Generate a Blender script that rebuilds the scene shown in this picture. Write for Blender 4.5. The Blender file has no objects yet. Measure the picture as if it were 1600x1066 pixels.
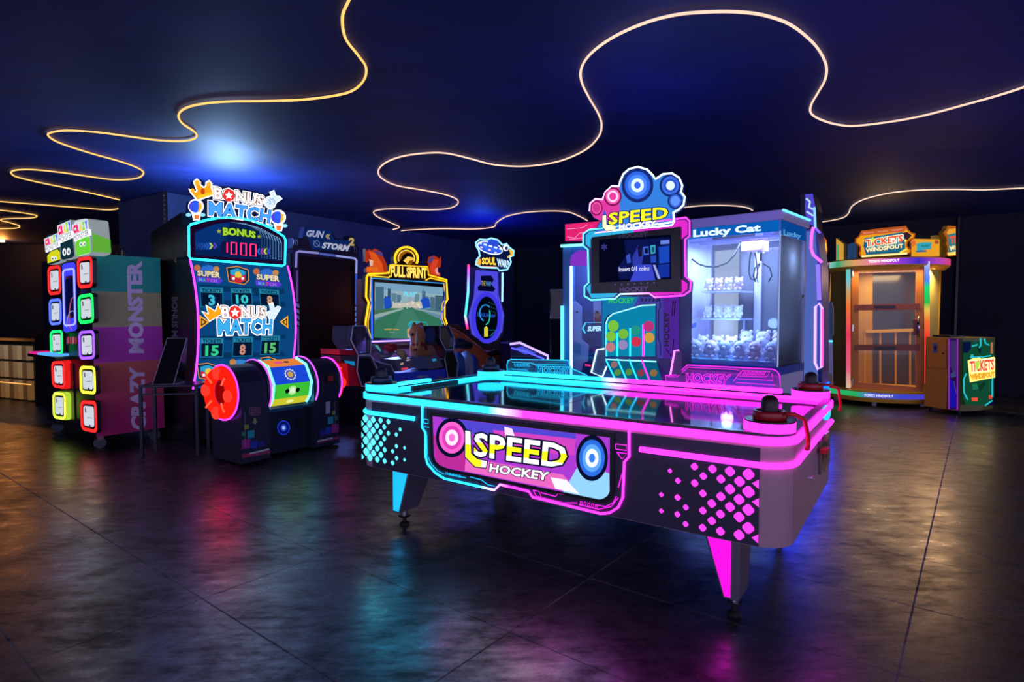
import bpy, math, random
from mathutils import Vector, Matrix
from mathutils.geometry import tessellate_polygon

random.seed(7)
SC = bpy.context.scene
COL = SC.collection

# ------------------------------------------------------------------ camera, world, exposure
F, PT, H = 935.0, 0.046, 1.30            # focal length in pixels of the 1600 px frame, pitch, eye height
cam_d = bpy.data.cameras.new('camera')
cam_d.sensor_width = 36.0
cam_d.sensor_fit = 'HORIZONTAL'
cam_d.lens = F / 1600.0 * 36.0
cam_d.clip_end = 100
cam = bpy.data.objects.new('camera', cam_d)
cam.location = (0, 0, H)
cam.rotation_euler = (math.pi / 2 - PT, 0, 0)
COL.objects.link(cam)
SC.camera = cam

world = bpy.data.worlds.new('world')
SC.world = world
world.use_nodes = True
world.node_tree.nodes['Background'].inputs[0].default_value = (0.42, 0.38, 0.66, 1)
world.node_tree.nodes['Background'].inputs[1].default_value = 2.2

SC.view_settings.view_transform = 'Standard'
SC.view_settings.look = 'None'
SC.view_settings.exposure = 0.0
SC.view_settings.gamma = 1.0
SC.view_settings.use_curve_mapping = False

CEIL = 2.90
YAW = 0.5995                              # the room's and the machines' common heading

# ------------------------------------------------------------------ materials
def lin(h):
    h = h.lstrip('#')
    out = []
    for i in (0, 2, 4):
        c = int(h[i:i + 2], 16) / 255.0
        out.append(c / 12.92 if c <= 0.04045 else ((c + 0.055) / 1.055) ** 2.4)
    return (out[0], out[1], out[2], 1.0)

_M = {}
def nt(name):
    m = bpy.data.materials.new(name)
    m.use_nodes = True
    t = m.node_tree
    t.nodes.clear()
    return m, t, t.nodes.new('ShaderNodeOutputMaterial')

def P(col, rough=0.45, metal=0.0, spec=0.5, bump=0.0, scale=60.0):
    """painted / moulded surface with a little procedural variation"""
    key = ('P', col, rough, metal, spec, bump)
    if key in _M: return _M[key]
    m, t, out = nt('surface_' + col.strip('#') + '_%d' % int(rough * 100))
    b = t.nodes.new('ShaderNodeBsdfPrincipled')
    tc = t.nodes.new('ShaderNodeTexCoord')
    n = t.nodes.new('ShaderNodeTexNoise'); n.inputs['Scale'].default_value = scale
    n.inputs['Detail'].default_value = 2
    t.links.new(tc.outputs['Object'], n.inputs['Vector'])
    mr = t.nodes.new('ShaderNodeMapRange')
    mr.inputs[3].default_value = max(0.02, rough - 0.06); mr.inputs[4].default_value = min(1, rough + 0.06)
    t.links.new(n.outputs[0], mr.inputs[0]); t.links.new(mr.outputs[0], b.inputs['Roughness'])
    b.inputs['Base Color'].default_value = lin(col)
    b.inputs['Metallic'].default_value = metal
    b.inputs['Specular IOR Level'].default_value = spec
    if bump:
        bp = t.nodes.new('ShaderNodeBump'); bp.inputs['Strength'].default_value = bump; bp.inputs['Distance'].default_value = 0.004
        t.links.new(n.outputs[0], bp.inputs['Height']); t.links.new(bp.outputs[0], b.inputs['Normal'])
    t.links.new(b.outputs[0], out.inputs[0])
    _M[key] = m
    return m

def E(col, s=1.0):
    """something that gives off light: neon, a lamp, a backlit print, a screen"""
    key = ('E', col, s)
    if key in _M: return _M[key]
    m, t, out = nt('light_' + col.strip('#') + '_%d' % int(s * 100))
    e = t.nodes.new('ShaderNodeEmission')
    e.inputs[0].default_value = lin(col); e.inputs[1].default_value = s
    t.links.new(e.outputs[0], out.inputs[0])
    _M[key] = m
    return m

def EG(axis, lo, hi, c0, c1, s):
    """LED strip whose colour runs from c0 to c1 along a local axis"""
    key = ('EG', axis, lo, hi, c0, c1, s)
    if key in _M: return _M[key]
    m, t, out = nt('led_run_%s_%s' % (c0.strip('#'), c1.strip('#')))
    tc = t.nodes.new('ShaderNodeTexCoord'); sx = t.nodes.new('ShaderNodeSeparateXYZ')
    t.links.new(tc.outputs['Object'], sx.inputs[0])
    mr = t.nodes.new('ShaderNodeMapRange'); mr.inputs[1].default_value = lo; mr.inputs[2].default_value = hi
    t.links.new(sx.outputs['xyz'.index(axis)], mr.inputs[0])
    cr = t.nodes.new('ShaderNodeValToRGB')
    cr.color_ramp.elements[0].color = lin(c0); cr.color_ramp.elements[1].color = lin(c1)
    t.links.new(mr.outputs[0], cr.inputs[0])
    e = t.nodes.new('ShaderNodeEmission'); e.inputs[1].default_value = s
    t.links.new(cr.outputs[0], e.inputs[0]); t.links.new(e.outputs[0], out.inputs[0])
    _M[key] = m
    return m

def EB(axis, stops, s):
    """LED strip in several colours along a local axis: stops = [(pos, colour)...] in metres"""
    key = ('EB', axis, tuple(stops), s)
    if key in _M: return _M[key]
    m, t, out = nt('led_rainbow')
    tc = t.nodes.new('ShaderNodeTexCoord'); sx = t.nodes.new('ShaderNodeSeparateXYZ')
    t.links.new(tc.outputs['Object'], sx.inputs[0])
    lo, hi = stops[0][0], stops[-1][0]
    mr = t.nodes.new('ShaderNodeMapRange'); mr.inputs[1].default_value = lo; mr.inputs[2].default_value = hi
    t.links.new(sx.outputs['xyz'.index(axis)], mr.inputs[0])
    cr = t.nodes.new('ShaderNodeValToRGB')
    el = cr.color_ramp.elements
    while len(el) < len(stops): el.new(0.5)
    for k, (p, c) in enumerate(stops):
        el[k].position = (p - lo) / (hi - lo); el[k].color = lin(c)
    t.links.new(mr.outputs[0], cr.inputs[0])
    e = t.nodes.new('ShaderNodeEmission'); e.inputs[1].default_value = s
    t.links.new(cr.outputs[0], e.inputs[0]); t.links.new(e.outputs[0], out.inputs[0])
    _M[key] = m
    return m

def GLASS(tint='#ffffff', refl=1.0, alpha=0.0, glow=None):
    """thin clear sheet: mostly transparent, Fresnel reflection, optional slight body"""
    key = ('G', tint, refl, alpha)
    if key in _M: return _M[key]
    m, t, out = nt('clear_sheet_' + tint.strip('#'))
    tr = t.nodes.new('ShaderNodeBsdfTransparent'); tr.inputs[0].default_value = lin(tint)
    gl = t.nodes.new('ShaderNodeBsdfGlossy'); gl.inputs['Roughness'].default_value = 0.03
    fr = t.nodes.new('ShaderNodeFresnel'); fr.inputs[0].default_value = 1.45
    mu = t.nodes.new('ShaderNodeMath'); mu.operation = 'MULTIPLY'; mu.inputs[1].default_value = refl
    t.links.new(fr.outputs[0], mu.inputs[0])
    mx = t.nodes.new('ShaderNodeMixShader')
    t.links.new(mu.outputs[0], mx.inputs[0]); t.links.new(tr.outputs[0], mx.inputs[1]); t.links.new(gl.outputs[0], mx.inputs[2])
    last = mx
    if alpha:
        df = t.nodes.new('ShaderNodeBsdfTranslucent'); df.inputs[0].default_value = (0.8, 0.8, 0.8, 1)
        dd = t.nodes.new('ShaderNodeBsdfDiffuse'); dd.inputs[0].default_value = (0.8, 0.8, 0.8, 1)
        ad = t.nodes.new('ShaderNodeMixShader'); ad.inputs[0].default_value = 0.5
        t.links.new(df.outputs[0], ad.inputs[1]); t.links.new(dd.outputs[0], ad.inputs[2])
        m2 = t.nodes.new('ShaderNodeMixShader'); m2.inputs[0].default_value = alpha
        t.links.new(mx.outputs[0], m2.inputs[1]); t.links.new(ad.outputs[0], m2.inputs[2])
        last = m2
    t.links.new(last.outputs[0], out.inputs[0])
    _M[key] = m
    return m

BLACK = P('#0b0c10', 0.4)
SATIN = P('#101119', 0.35)
GREY = P('#50535e', 0.4)
WHITE = P('#d8dae2', 0.45)
CHROME = P('#c8ccd2', 0.18, 1.0)
RUBBER = P('#08080a', 0.7)

# ------------------------------------------------------------------ poses and surfaces
def ray(u, v):
    a = (u - 800) / F; b = (533 - v) / F
    c, s = math.cos(PT), math.sin(PT)
    return Vector((a, c + b * s, -s + b * c))

EYE = Vector((0, 0, H))

def ground(u, v, z=0.0):
    r = ray(u, v); t = (z - H) / r.z
    return EYE + r * t

class Pose:
    """where a thing stands: base corner, heading; local x runs along its front, y into it, z up"""
    def __init__(self, x, y, th):
        self.o = Vector((x, y, 0)); self.th = th
        self.R = Matrix.Rotation(-th, 3, 'Z')
        self.eye = self.R @ (EYE - self.o)
    def dir(self, u, v): return self.R @ ray(u, v)

class Surf:
    """a surface of a thing in its local frame: y = f(z), or x = const, or z = const, or any plane"""
    def __init__(self, pose, y=None, x=None, z=None, fz=None, p0=None, n=None, side=1):
        self.p = pose; self.fz = fz; self.side = side
        if y is not None: self.p0, self.n = Vector((0, y, 0)), Vector((0, -1, 0))
        elif x is not None: self.p0, self.n = Vector((x, 0, 0)), Vector((side, 0, 0))
        elif z is not None: self.p0, self.n = Vector((0, 0, z)), Vector((0, 0, 1))
        elif fz is not None: self.p0, self.n = Vector((0, fz(1.2), 0)), Vector((0, -1, 0))
        else: self.p0, self.n = Vector(p0), Vector(n).normalized()
    def __call__(self, u, v, off=0.0):
        d = self.p.dir(u, v); e = self.p.eye
        if self.fz:
            y = self.fz(1.2)
            for _ in range(14):
                t = (y - e.y) / d.y
                y = 0.5 * y + 0.5 * self.fz(e.z + d.z * t)
            t = (y - off - e.y) / d.y
            q = e + d * t
            return q
        t = (self.p0 + self.n * off - e).dot(self.n) / d.dot(self.n)
        return e + d * t
    def pts(self, L, off=0.0): return [self(u, v, off) for u, v in L]
    def back(self): return -self.n

# pixel-outline helpers
def circ(u, v, ru, rv=None, n=20, a0=0.0, a1=2 * math.pi, rot=0.0):
    rv = ru if rv is None else rv
    full = abs(a1 - a0 - 2 * math.pi) < 1e-6
    k = n if full else n + 1
    out = []
    for i in range(k):
        a = a0 + (a1 - a0) * i / n
        x, y = ru * math.cos(a), rv * math.sin(a)
        out.append((u + x * math.cos(rot) - y * math.sin(rot), v + x * math.sin(rot) + y * math.cos(rot)))
    return out

def bil(q, s, t):
    (ax, ay), (bx, by), (cx, cy), (dx, dy) = q      # TL TR BR BL
    tx, ty = ax + (bx - ax) * s, ay + (by - ay) * s
    ux, uy = dx + (cx - dx) * s, dy + (cy - dy) * s
    return (tx + (ux - tx) * t, ty + (uy - ty) * t)

def rq(q, r=0.18, inset=0.0, n=4, rt=None):
    """rounded four-sided outline; r in fractions of the width, rt of the height"""
    rt = r if rt is None else rt
    a, b = inset, 1 - inset
    out = []
    for cx, cy, a0 in ((b - r, a + rt, -90), (b - r, b - rt, 0), (a + r, b - rt, 90), (a + r, a + rt, 180)):
        for i in range(n + 1):
            an = math.radians(a0 + 90 * i / n)
            out.append(bil(q, cx + r * math.cos(an), cy + rt * math.sin(an)))
    return out

def qd(x0, y0, x1, y1): return [(x0, y0), (x1, y0), (x1, y1), (x0, y1)]

def grow(pts, d):
    """outline pushed outwards by d pixels"""
    n = len(pts); out = []
    ar = sum(pts[i][0] * pts[(i + 1) % n][1] - pts[(i + 1) % n][0] * pts[i][1] for i in range(n))
    sg = 1 if ar > 0 else -1
    for i in range(n):
        p, q, r_ = Vector(pts[i - 1]), Vector(pts[i]), Vector(pts[(i + 1) % n])
        e1 = (q - p); e2 = (r_ - q)
        n1 = Vector((e1.y, -e1.x)).normalized() if e1.length > 1e-9 else Vector((0, 0))
        n2 = Vector((e2.y, -e2.x)).normalized() if e2.length > 1e-9 else n1
        b = (n1 + n2)
        b = b.normalized() if b.length > 1e-6 else n1
        k = 1 / max(0.5, b.dot(n1)) if n1.length else 1
        out.append(tuple(q + b * d * sg * k))
    return out

def star(u, v, r, n=5, k=0.45, rot=-90):
    return [(u + (r if i % 2 == 0 else r * k) * math.cos(math.radians(rot + 180 * i / n)),
             v + (r if i % 2 == 0 else r * k) * math.sin(math.radians(rot + 180 * i / n))) for i in range(2 * n)]

# ------------------------------------------------------------------ mesh builder
_txt = {}
def text_mesh(s, offset=0.0, shear=0.0, space=1.0):
    key = (s, round(offset, 4), shear, space)
    if key in _txt: return _txt[key]
    cu = bpy.data.curves.new('lettering', 'FONT')
    cu.body = s; cu.size = 1.0; cu.offset = offset; cu.shear = shear; cu.space_character = space
    cu.resolution_u = 2; cu.fill_mode = 'BOTH'
    ob = bpy.data.objects.new('lettering', cu)
    COL.objects.link(ob)
    dg = bpy.context.evaluated_depsgraph_get()
    ev = ob.evaluated_get(dg)
    me = ev.to_mesh()
    V = [(v.co.x, v.co.y) for v in me.vertices]
    Fc = [tuple(p.vertices) for p in me.polygons]
    ev.to_mesh_clear()
    bpy.data.objects.remove(ob); bpy.data.curves.remove(cu)
    _txt[key] = (V, Fc)
    return V, Fc

class MB:
    def __init__(self): self.v = []; self.f = []; self.mi = []; self.mats = []; self.sm = []
    def _m(self, mat):
        if mat not in self.mats: self.mats.append(mat)
        return self.mats.index(mat)
    def add(self, vs, fs, mat, smooth=False):
        b = len(self.v); k = self._m(mat)
        self.v += [tuple(p) for p in vs]
        for f in fs:
            self.f.append(tuple(b + i for i in f)); self.mi.append(k); self.sm.append(smooth)
        return self
    def box(self, x0, y0, z0, x1, y1, z1, mat):
        vs = [(x, y, z) for z in (z0, z1) for y in (y0, y1) for x in (x0, x1)]
        return self.add(vs, [(0, 2, 3, 1), (4, 5, 7, 6), (0, 1, 5, 4), (2, 6, 7, 3), (0, 4, 6, 2), (1, 3, 7, 5)], mat)
    def ngon(self, pts, mat):
        pts = [Vector(p) for p in pts]
        tris = tessellate_polygon([pts])
        return self.add(pts, tris, mat)
    def prism(self, pts, vec, mat, cap=None, side=None, back=True):
        """outline pushed along vec; pts is the front outline"""
        pts = [Vector(p) for p in pts]; vec = Vector(vec); n = len(pts)
        tris = [tuple(t) for t in tessellate_polygon([pts])]
        self.add(pts, tris, cap or mat)
        if back: self.add([p + vec for p in pts], [t[::-1] for t in tris], mat)
        self.add(pts + [p + vec for p in pts], [(i, (i + 1) % n, n + (i + 1) % n, n + i) for i in range(n)], side or mat)
        return self
    def slab(self, S, L, th, mat, off=0.0, cap=None, side=None):
        """pixel outline on surface S, front face at off in front of it, th thick"""
        return self.prism(S.pts(L, off), S.back() * th, mat, cap, side)
    def flat(self, S, L, mat, off=0.004):
        return self.ngon(S.pts(L, off), mat)
    def ring(self, S, L1, L2, mat, off=0.004):
        a, b = S.pts(L1, off), S.pts(L2, off); n = len(a)
        return self.add(a + b, [(i, (i + 1) % n, n + (i + 1) % n, n + i) for i in range(n)], mat)
    def tube(self, path, r, mat, n=6, closed=False, radii=None):
        path = [Vector(p) for p in path]; k = len(path)
        vs = []; fs = []
        up = None
        for i, p in enumerate(path):
            if closed: d = path[(i + 1) % k] - path[i - 1]
            else: d = path[min(i + 1, k - 1)] - path[max(i - 1, 0)]
            if d.length < 1e-9: d = Vector((0, 0, 1))
            d.normalize()
            if up is None:
                up = Vector((0, 0, 1)) if abs(d.z) < 0.9 else Vector((0, 1, 0))
            a = d.cross(up)
            if a.length < 1e-4: a = d.cross(Vector((1, 0, 0)))
            a.normalize(); b = a.cross(d).normalized(); up = b
            rr = radii[i] if radii else r
            for j in range(n):
                an = 2 * math.pi * j / n
                vs.append(p + a * rr * math.cos(an) + b * rr * math.sin(an))
        m = k if closed else k - 1
        for i in range(m):
            for j in range(n):
                i2 = (i + 1) % k
                fs.append((i * n + j, i * n + (j + 1) % n, i2 * n + (j + 1) % n, i2 * n + j))
        if not closed:
            fs.append(tuple(range(n))[::-1]); fs.append(tuple((k - 1) * n + j for j in range(n)))
        return self.add(vs, fs, mat, True)
    def neon(self, S, L, r, mat, off=0.0, closed=False, n=6):
        return self.tube(S.pts(L, off), r, mat, n, closed)
    def lathe(self, prof, c, mat, n=20, axis='z', smooth=True):
        c = Vector(c); vs = []; fs = []; k = len(prof)
        for i in range(n):
            a = 2 * math.pi * i / n
            for r, h in prof:
                x, y, z = r * math.cos(a), r * math.sin(a), h
                if axis == 'x': x, y, z = z, x, y
                elif axis == 'y': x, y, z = x, -z, y
                vs.append(c + Vector((x, y, z)))
        for i in range(n):
            i2 = (i + 1) % n
            for j in range(k - 1):
                fs.append((i * k + j, i2 * k + j, i2 * k + j + 1, i * k + j + 1))
        return self.add(vs, fs, mat, smooth)
    def cyl(self, c, r, h, mat, n=20, axis='z'):
        return self.lathe([(0, 0), (r, 0), (r, h), (0, h)], c, mat, n, axis, False)
    def ball(self, c, r, mat, n=12, m=8):
        rx, ry, rz = r if isinstance(r, tuple) else (r, r, r)
        c = Vector(c); vs = [c + Vector((0, 0, rz))]
        for i in range(1, m):
            p = math.pi * i / m
            for j in range(n):
                a = 2 * math.pi * j / n
                vs.append(c + Vector((rx * math.sin(p) * math.cos(a), ry * math.sin(p) * math.sin(a), rz * math.cos(p))))
        vs.append(c - Vector((0, 0, rz)))
        fs = [(0, 1 + j, 1 + (j + 1) % n) for j in range(n)]
        for i in range(m - 2):
            for j in range(n):
                fs.append((1 + i * n + j, 1 + (i + 1) * n + j, 1 + (i + 1) * n + (j + 1) % n, 1 + i * n + (j + 1) % n))
        e = len(vs) - 1; b = 1 + (m - 2) * n
        fs += [(e, b + (j + 1) % n, b + j) for j in range(n)]
        return self.add(vs, fs, mat, True)
    def text(self, S, s, quad, mat, off=0.006, grow=0.0, shear=0.0, space=1.0, arch=0.0, bold=0.0):
        """lettering stretched over a four-cornered patch (TL TR BR BL pixels) of a surface"""
        V0, _ = text_mesh(s, bold, shear, space)
        if not V0: return self
        x0 = min(p[0] for p in V0); x1 = max(p[0] for p in V0); y0 = min(p[1] for p in V0); y1 = max(p[1] for p in V0)
        V, Fc = (V0, _) if not grow else text_mesh(s, bold + grow, shear, space)
        c = [S(u, v, off) for u, v in quad]
        out = []
        for x, y in V:
            a = (x - x0) / (x1 - x0); b = (y - y0) / (y1 - y0)
            top = c[0].lerp(c[1], a) if 0 <= a <= 1 else c[0] + (c[1] - c[0]) * a
            bot = c[3] + (c[2] - c[3]) * a
            q = bot + (top - bot) * b
            if arch: q = q + (top - bot) * arch * (1 - (2 * a - 1) ** 2)
            out.append(q)
        return self.add(out, Fc, mat)
    def build(self, name, parent=None, bevel=0.0, seg=2, smooth=None):
        me = bpy.data.meshes.new(name)
        me.from_pydata(self.v, [], self.f)
        for m in self.mats: me.materials.append(m)
        me.polygons.foreach_set('material_index', self.mi)
        me.polygons.foreach_set('use_smooth', self.sm)
        me.update()
        o = bpy.data.objects.new(name, me)
        COL.objects.link(o)
        if parent is not None: o.parent = parent
        if bevel:
            b = o.modifiers.new('edge', 'BEVEL'); b.width = bevel; b.segments = seg; b.limit_method = 'ANGLE'; b.angle_limit = math.radians(40)
        return o

def thing(name, label, cat, pose=None, group=None):
    o = bpy.data.objects.new(name, None)
    COL.objects.link(o)
    o.empty_display_size = 0.2
    if pose is not None:
        o.location = pose.o; o.rotation_euler = (0, 0, pose.th)
    tag(o, label, cat, group)
    return o

def tag(o, label, cat, group=None):
    o['label'] = label; o['category'] = cat
    if group: o['group'] = group
    return o

def structure(o):
    o['kind'] = 'structure'
    return o

def lamp(name, parent, loc, col, watts, size=0.2, aim=None, shape='SPHERE', sy=None):
    """a light set in; some are added fill"""
    if aim is None:
        d = bpy.data.lights.new(name, 'POINT'); d.shadow_soft_size = size
    else:
        d = bpy.data.lights.new(name, 'AREA'); d.size = size
        if sy: d.shape = 'RECTANGLE'; d.size_y = sy
    d.color = lin(col)[:3]; d.energy = watts
    o = bpy.data.objects.new(name, d)
    COL.objects.link(o); o.parent = parent; o.location = loc
    if aim is not None: o.rotation_euler = Vector(aim).to_track_quat('-Z', 'Y').to_euler()
    return o

NEON_C, NEON_M, NEON_P = '#22c4ff', '#ff2cf2', '#9a4dff'
def rr(x0, y0, x1, y1, r, n=6):
    out = []
    for cx, cy, a0 in ((x1 - r, y0 + r, -90), (x1 - r, y1 - r, 0), (x0 + r, y1 - r, 90), (x0 + r, y0 + r, 180)):
        for i in range(n + 1):
            a = math.radians(a0 + 90 * i / n)
            out.append((cx + r * math.cos(a), cy + r * math.sin(a)))
    return out
# ------------------------------------------------------------------ the setting
def floor_material():
    m, t, out = nt('dark_stone_tiles')
    b = t.nodes.new('ShaderNodeBsdfPrincipled')
    tc = t.nodes.new('ShaderNodeTexCoord')
    mp = t.nodes.new('ShaderNodeMapping'); mp.vector_type = 'TEXTURE'
    mp.inputs['Location'].default_value = (-1.412, 2.671, 0)
    mp.inputs['Rotation'].default_value = (0, 0, math.radians(90 + 52))
    t.links.new(tc.outputs['Object'], mp.inputs[0])
    br = t.nodes.new('ShaderNodeTexBrick'); br.offset = 0.0
    br.inputs['Scale'].default_value = 1.0
    br.inputs['Brick Width'].default_value = 1.28; br.inputs['Row Height'].default_value = 0.637
    br.inputs['Mortar Size'].default_value = 0.005; br.inputs['Mortar Smooth'].default_value = 0.4
    br.inputs['Color1'].default_value = (0.5, 0.5, 0.5, 1); br.inputs['Color2'].default_value = (0.62, 0.62, 0.62, 1)
    br.inputs['Mortar'].default_value = (0, 0, 0, 1)
    t.links.new(mp.outputs[0], br.inputs['Vector'])
    n1 = t.nodes.new('ShaderNodeTexNoise'); n1.inputs['Scale'].default_value = 2.2; n1.inputs['Detail'].default_value = 9; n1.inputs['Roughness'].default_value = 0.68
    n1.inputs['Distortion'].default_value = 0.6
    t.links.new(tc.outputs['Object'], n1.inputs['Vector'])
    n2 = t.nodes.new('ShaderNodeTexNoise'); n2.inputs['Scale'].default_value = 9; n2.inputs['Detail'].default_value = 6; n2.inputs['Roughness'].default_value = 0.75
    mp2 = t.nodes.new('ShaderNodeMapping'); mp2.inputs['Scale'].default_value = (0.5, 1.6, 1); mp2.inputs['Rotation'].default_value = (0, 0, math.radians(-52))
    t.links.new(tc.outputs['Object'], mp2.inputs[0]); t.links.new(mp2.outputs[0], n2.inputs['Vector'])
    r1 = t.nodes.new('ShaderNodeValToRGB')
    r1.color_ramp.elements[0].position = 0.4; r1.color_ramp.elements[0].color = (0.008, 0.008, 0.010, 1)
    r1.color_ramp.elements[1].position = 0.62; r1.color_ramp.elements[1].color = (0.05, 0.05, 0.058, 1)
    t.links.new(n1.outputs[0], r1.inputs[0])
    r2 = t.nodes.new('ShaderNodeValToRGB')
    r2.color_ramp.elements[0].position = 0.35; r2.color_ramp.elements[0].color = (0.45, 0.45, 0.45, 1)
    r2.color_ramp.elements[1].position = 0.7; r2.color_ramp.elements[1].color = (1.15, 1.12, 1.1, 1)
    t.links.new(n2.outputs[0], r2.inputs[0])
    mu = t.nodes.new('ShaderNodeMixRGB'); mu.blend_type = 'MULTIPLY'; mu.inputs[0].default_value = 1
    t.links.new(r1.outputs[0], mu.inputs[1]); t.links.new(r2.outputs[0], mu.inputs[2])
    m3 = t.nodes.new('ShaderNodeMixRGB'); m3.inputs[2].default_value = (0.004, 0.004, 0.004, 1)
    t.links.new(br.outputs['Fac'], m3.inputs[0]); t.links.new(mu.outputs[0], m3.inputs[1])
    t.links.new(m3.outputs[0], b.inputs['Base Color'])
    b.inputs['IOR'].default_value = 2.8
    # sheen: worn patches are smoother, dark specks duller
    ad = t.nodes.new('ShaderNodeMath'); ad.operation = 'ADD'
    t.links.new(n1.outputs[0], ad.inputs[0]); t.links.new(n2.outputs[0], ad.inputs[1])
    mr = t.nodes.new('ShaderNodeMapRange'); mr.inputs[1].default_value = 0.82; mr.inputs[2].default_value = 1.2
    mr.inputs[3].default_value = 0.40; mr.inputs[4].default_value = 0.25
    t.links.new(ad.outputs[0], mr.inputs[0])
    mx = t.nodes.new('ShaderNodeMath'); mx.operation = 'MAXIMUM'
    mf = t.nodes.new('ShaderNodeMath'); mf.operation = 'MULTIPLY'; mf.inputs[1].default_value = 0.8
    t.links.new(br.outputs['Fac'], mf.inputs[0])
    t.links.new(mr.outputs[0], mx.inputs[0]); t.links.new(mf.outputs[0], mx.inputs[1])
    t.links.new(mx.outputs[0], b.inputs['Roughness'])
    ms = t.nodes.new('ShaderNodeMapRange'); ms.inputs[1].default_value = 0.84; ms.inputs[2].default_value = 1.16
    ms.inputs[3].default_value = 0.15; ms.inputs[4].default_value = 0.85
    t.links.new(ad.outputs[0], ms.inputs[0]); t.links.new(ms.outputs[0], b.inputs['Specular IOR Level'])
    bp = t.nodes.new('ShaderNodeBump'); bp.inputs['Strength'].default_value = 0.12; bp.inputs['Distance'].default_value = 0.003
    t.links.new(n2.outputs[0], bp.inputs['Height'])
    t.links.new(bp.outputs[0], b.inputs['Normal'])
    t.links.new(b.outputs[0], out.inputs[0])
    return m

def wall_material(name, c0, c1, rough=0.75):
    m, t, out = nt(name)
    b = t.nodes.new('ShaderNodeBsdfPrincipled')
    tc = t.nodes.new('ShaderNodeTexCoord')
    n = t.nodes.new('ShaderNodeTexNoise'); n.inputs['Scale'].default_value = 1.3; n.inputs['Detail'].default_value = 8; n.inputs['Roughness'].default_value = 0.6
    mp = t.nodes.new('ShaderNodeMapping'); mp.inputs['Scale'].default_value = (1, 2.2, 1)
    t.links.new(tc.outputs['Object'], mp.inputs[0]); t.links.new(mp.outputs[0], n.inputs['Vector'])
    r = t.nodes.new('ShaderNodeValToRGB')
    r.color_ramp.elements[0].position = 0.3; r.color_ramp.elements[0].color = lin(c0)
    r.color_ramp.elements[1].position = 0.7; r.color_ramp.elements[1].color = lin(c1)
    t.links.new(n.outputs[0], r.inputs[0]); t.links.new(r.outputs[0], b.inputs['Base Color'])
    b.inputs['Roughness'].default_value = rough; b.inputs['Specular IOR Level'].default_value = 0.3
    t.links.new(b.outputs[0], out.inputs[0])
    return m

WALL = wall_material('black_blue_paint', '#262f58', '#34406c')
CEILM = wall_material('ceiling_paint', '#182460', '#24327c', 0.6)

structure(MB().box(-16, -3, -0.1, 14, 19, 0.0, floor_material()).build('floor'))
structure(MB().box(-16, -3, CEIL, 14, 19, CEIL + 0.1, CEILM).build('ceiling'))
dL = Vector((0.565, 0.825)); dN = Vector((-0.825, 0.565))     # along the left wall, and away behind it
LC = Vector((-4.58, 7.97))                                    # nearest corner of the left wall block
def wallblock(name, pts):
    b = MB(); b.prism([Vector((x, y, 0)) for x, y in pts], (0, 0, CEIL), WALL)
    return structure(b.build(name))
c1 = LC + dL * 8.2
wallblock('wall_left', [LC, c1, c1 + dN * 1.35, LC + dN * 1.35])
rc = Vector((6.88, 10.35))
r0 = rc - dN * 7; r1 = rc + dN * 8.45
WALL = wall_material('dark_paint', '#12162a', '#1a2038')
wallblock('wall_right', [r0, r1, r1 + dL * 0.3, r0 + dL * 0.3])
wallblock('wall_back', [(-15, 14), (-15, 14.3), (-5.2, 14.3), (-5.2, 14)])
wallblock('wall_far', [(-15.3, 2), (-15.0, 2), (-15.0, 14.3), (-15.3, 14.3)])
# dotted metal edge trims on the wall corners
def edge_trim(name, x, y):
    b = MB()
    b.box(x - 0.02, y - 0.02, 0, x + 0.02, y + 0.02, CEIL, BLACK)
    for k in range(46):
        b.ball((x, y - 0.022, 0.1 + k * 0.061), 0.007, P('#9aa0b4', 0.3, 0.8), 6, 4)
    structure(b.build(name))
edge_trim('trim_1', LC.x + 0.02, LC.y - 0.03)
q = ground(1562, 640)
qq = rc - dN * 0.63
edge_trim('trim_2', qq.x - 0.03, qq.y - 0.03)

# ceiling LED lines
def led(label, L, col, s, r=0.008):
    pts = [ground(u, v, CEIL - 0.016) for u, v in L]
    # Catmull-Rom through the points
    out = []
    n = len(pts)
    for i in range(n - 1):
        p0, p1, p2, p3 = pts[max(i - 1, 0)], pts[i], pts[i + 1], pts[min(i + 2, n - 1)]
        for k in range(6):
            t = k / 6
            out.append(0.5 * ((2 * p1) + (p2 - p0) * t + (2 * p0 - 5 * p1 + 4 * p2 - p3) * t * t + (3 * p1 - p0 - 3 * p2 + p3) * t ** 3))
    out.append(pts[-1])
    o = MB().tube(out, r, E(col, s), 6).build('ceiling_light_strip')
    tag(o, label, 'light strip', 'wavy LED lines on the ceiling')
led('orange wavy light line on the ceiling running down to the corner of the dark wall block',
    [(556, -18), (543, 5), (535, 28), (540, 60), (560, 87), (572, 106), (568, 126), (550, 142), (520, 150), (470, 156), (410, 158), (360, 158.5),
     (318, 162), (290, 169), (279, 180), (285, 193), (305, 207), (305, 216), (285, 220.5), (245, 219), (200, 213), (150, 206.5), (105, 204), (80, 207), (76, 213),
     (95, 224), (140, 239), (190, 253), (218, 264), (224, 272), (212, 279), (180, 281), (140, 276), (95, 269.5), (50, 265), (24, 266), (17.5, 270.5), (28, 277),
     (70, 287), (120, 297), (160, 306), (187, 312.5)], '#ffbe68', 1.5)
led('amber light line on the ceiling passing just above the boxy colourful prize machine',
    [(-30, 313), (0, 315), (40, 318), (90, 322), (130, 325), (165, 328), (178, 327.5), (188, 325.5)], '#ffbe68', 1.5)
led('short amber light loop on the ceiling at the edge of the picture above the lit bar counter',
    [(-30, 326), (0, 328.5), (30, 332), (54, 336), (57, 339), (45, 341), (20, 341.5), (4, 342.5), (2, 345), (15, 348), (30, 353), (26, 356.5), (0, 357.5), (-30, 357)], '#ffbe68', 1.5)
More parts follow.
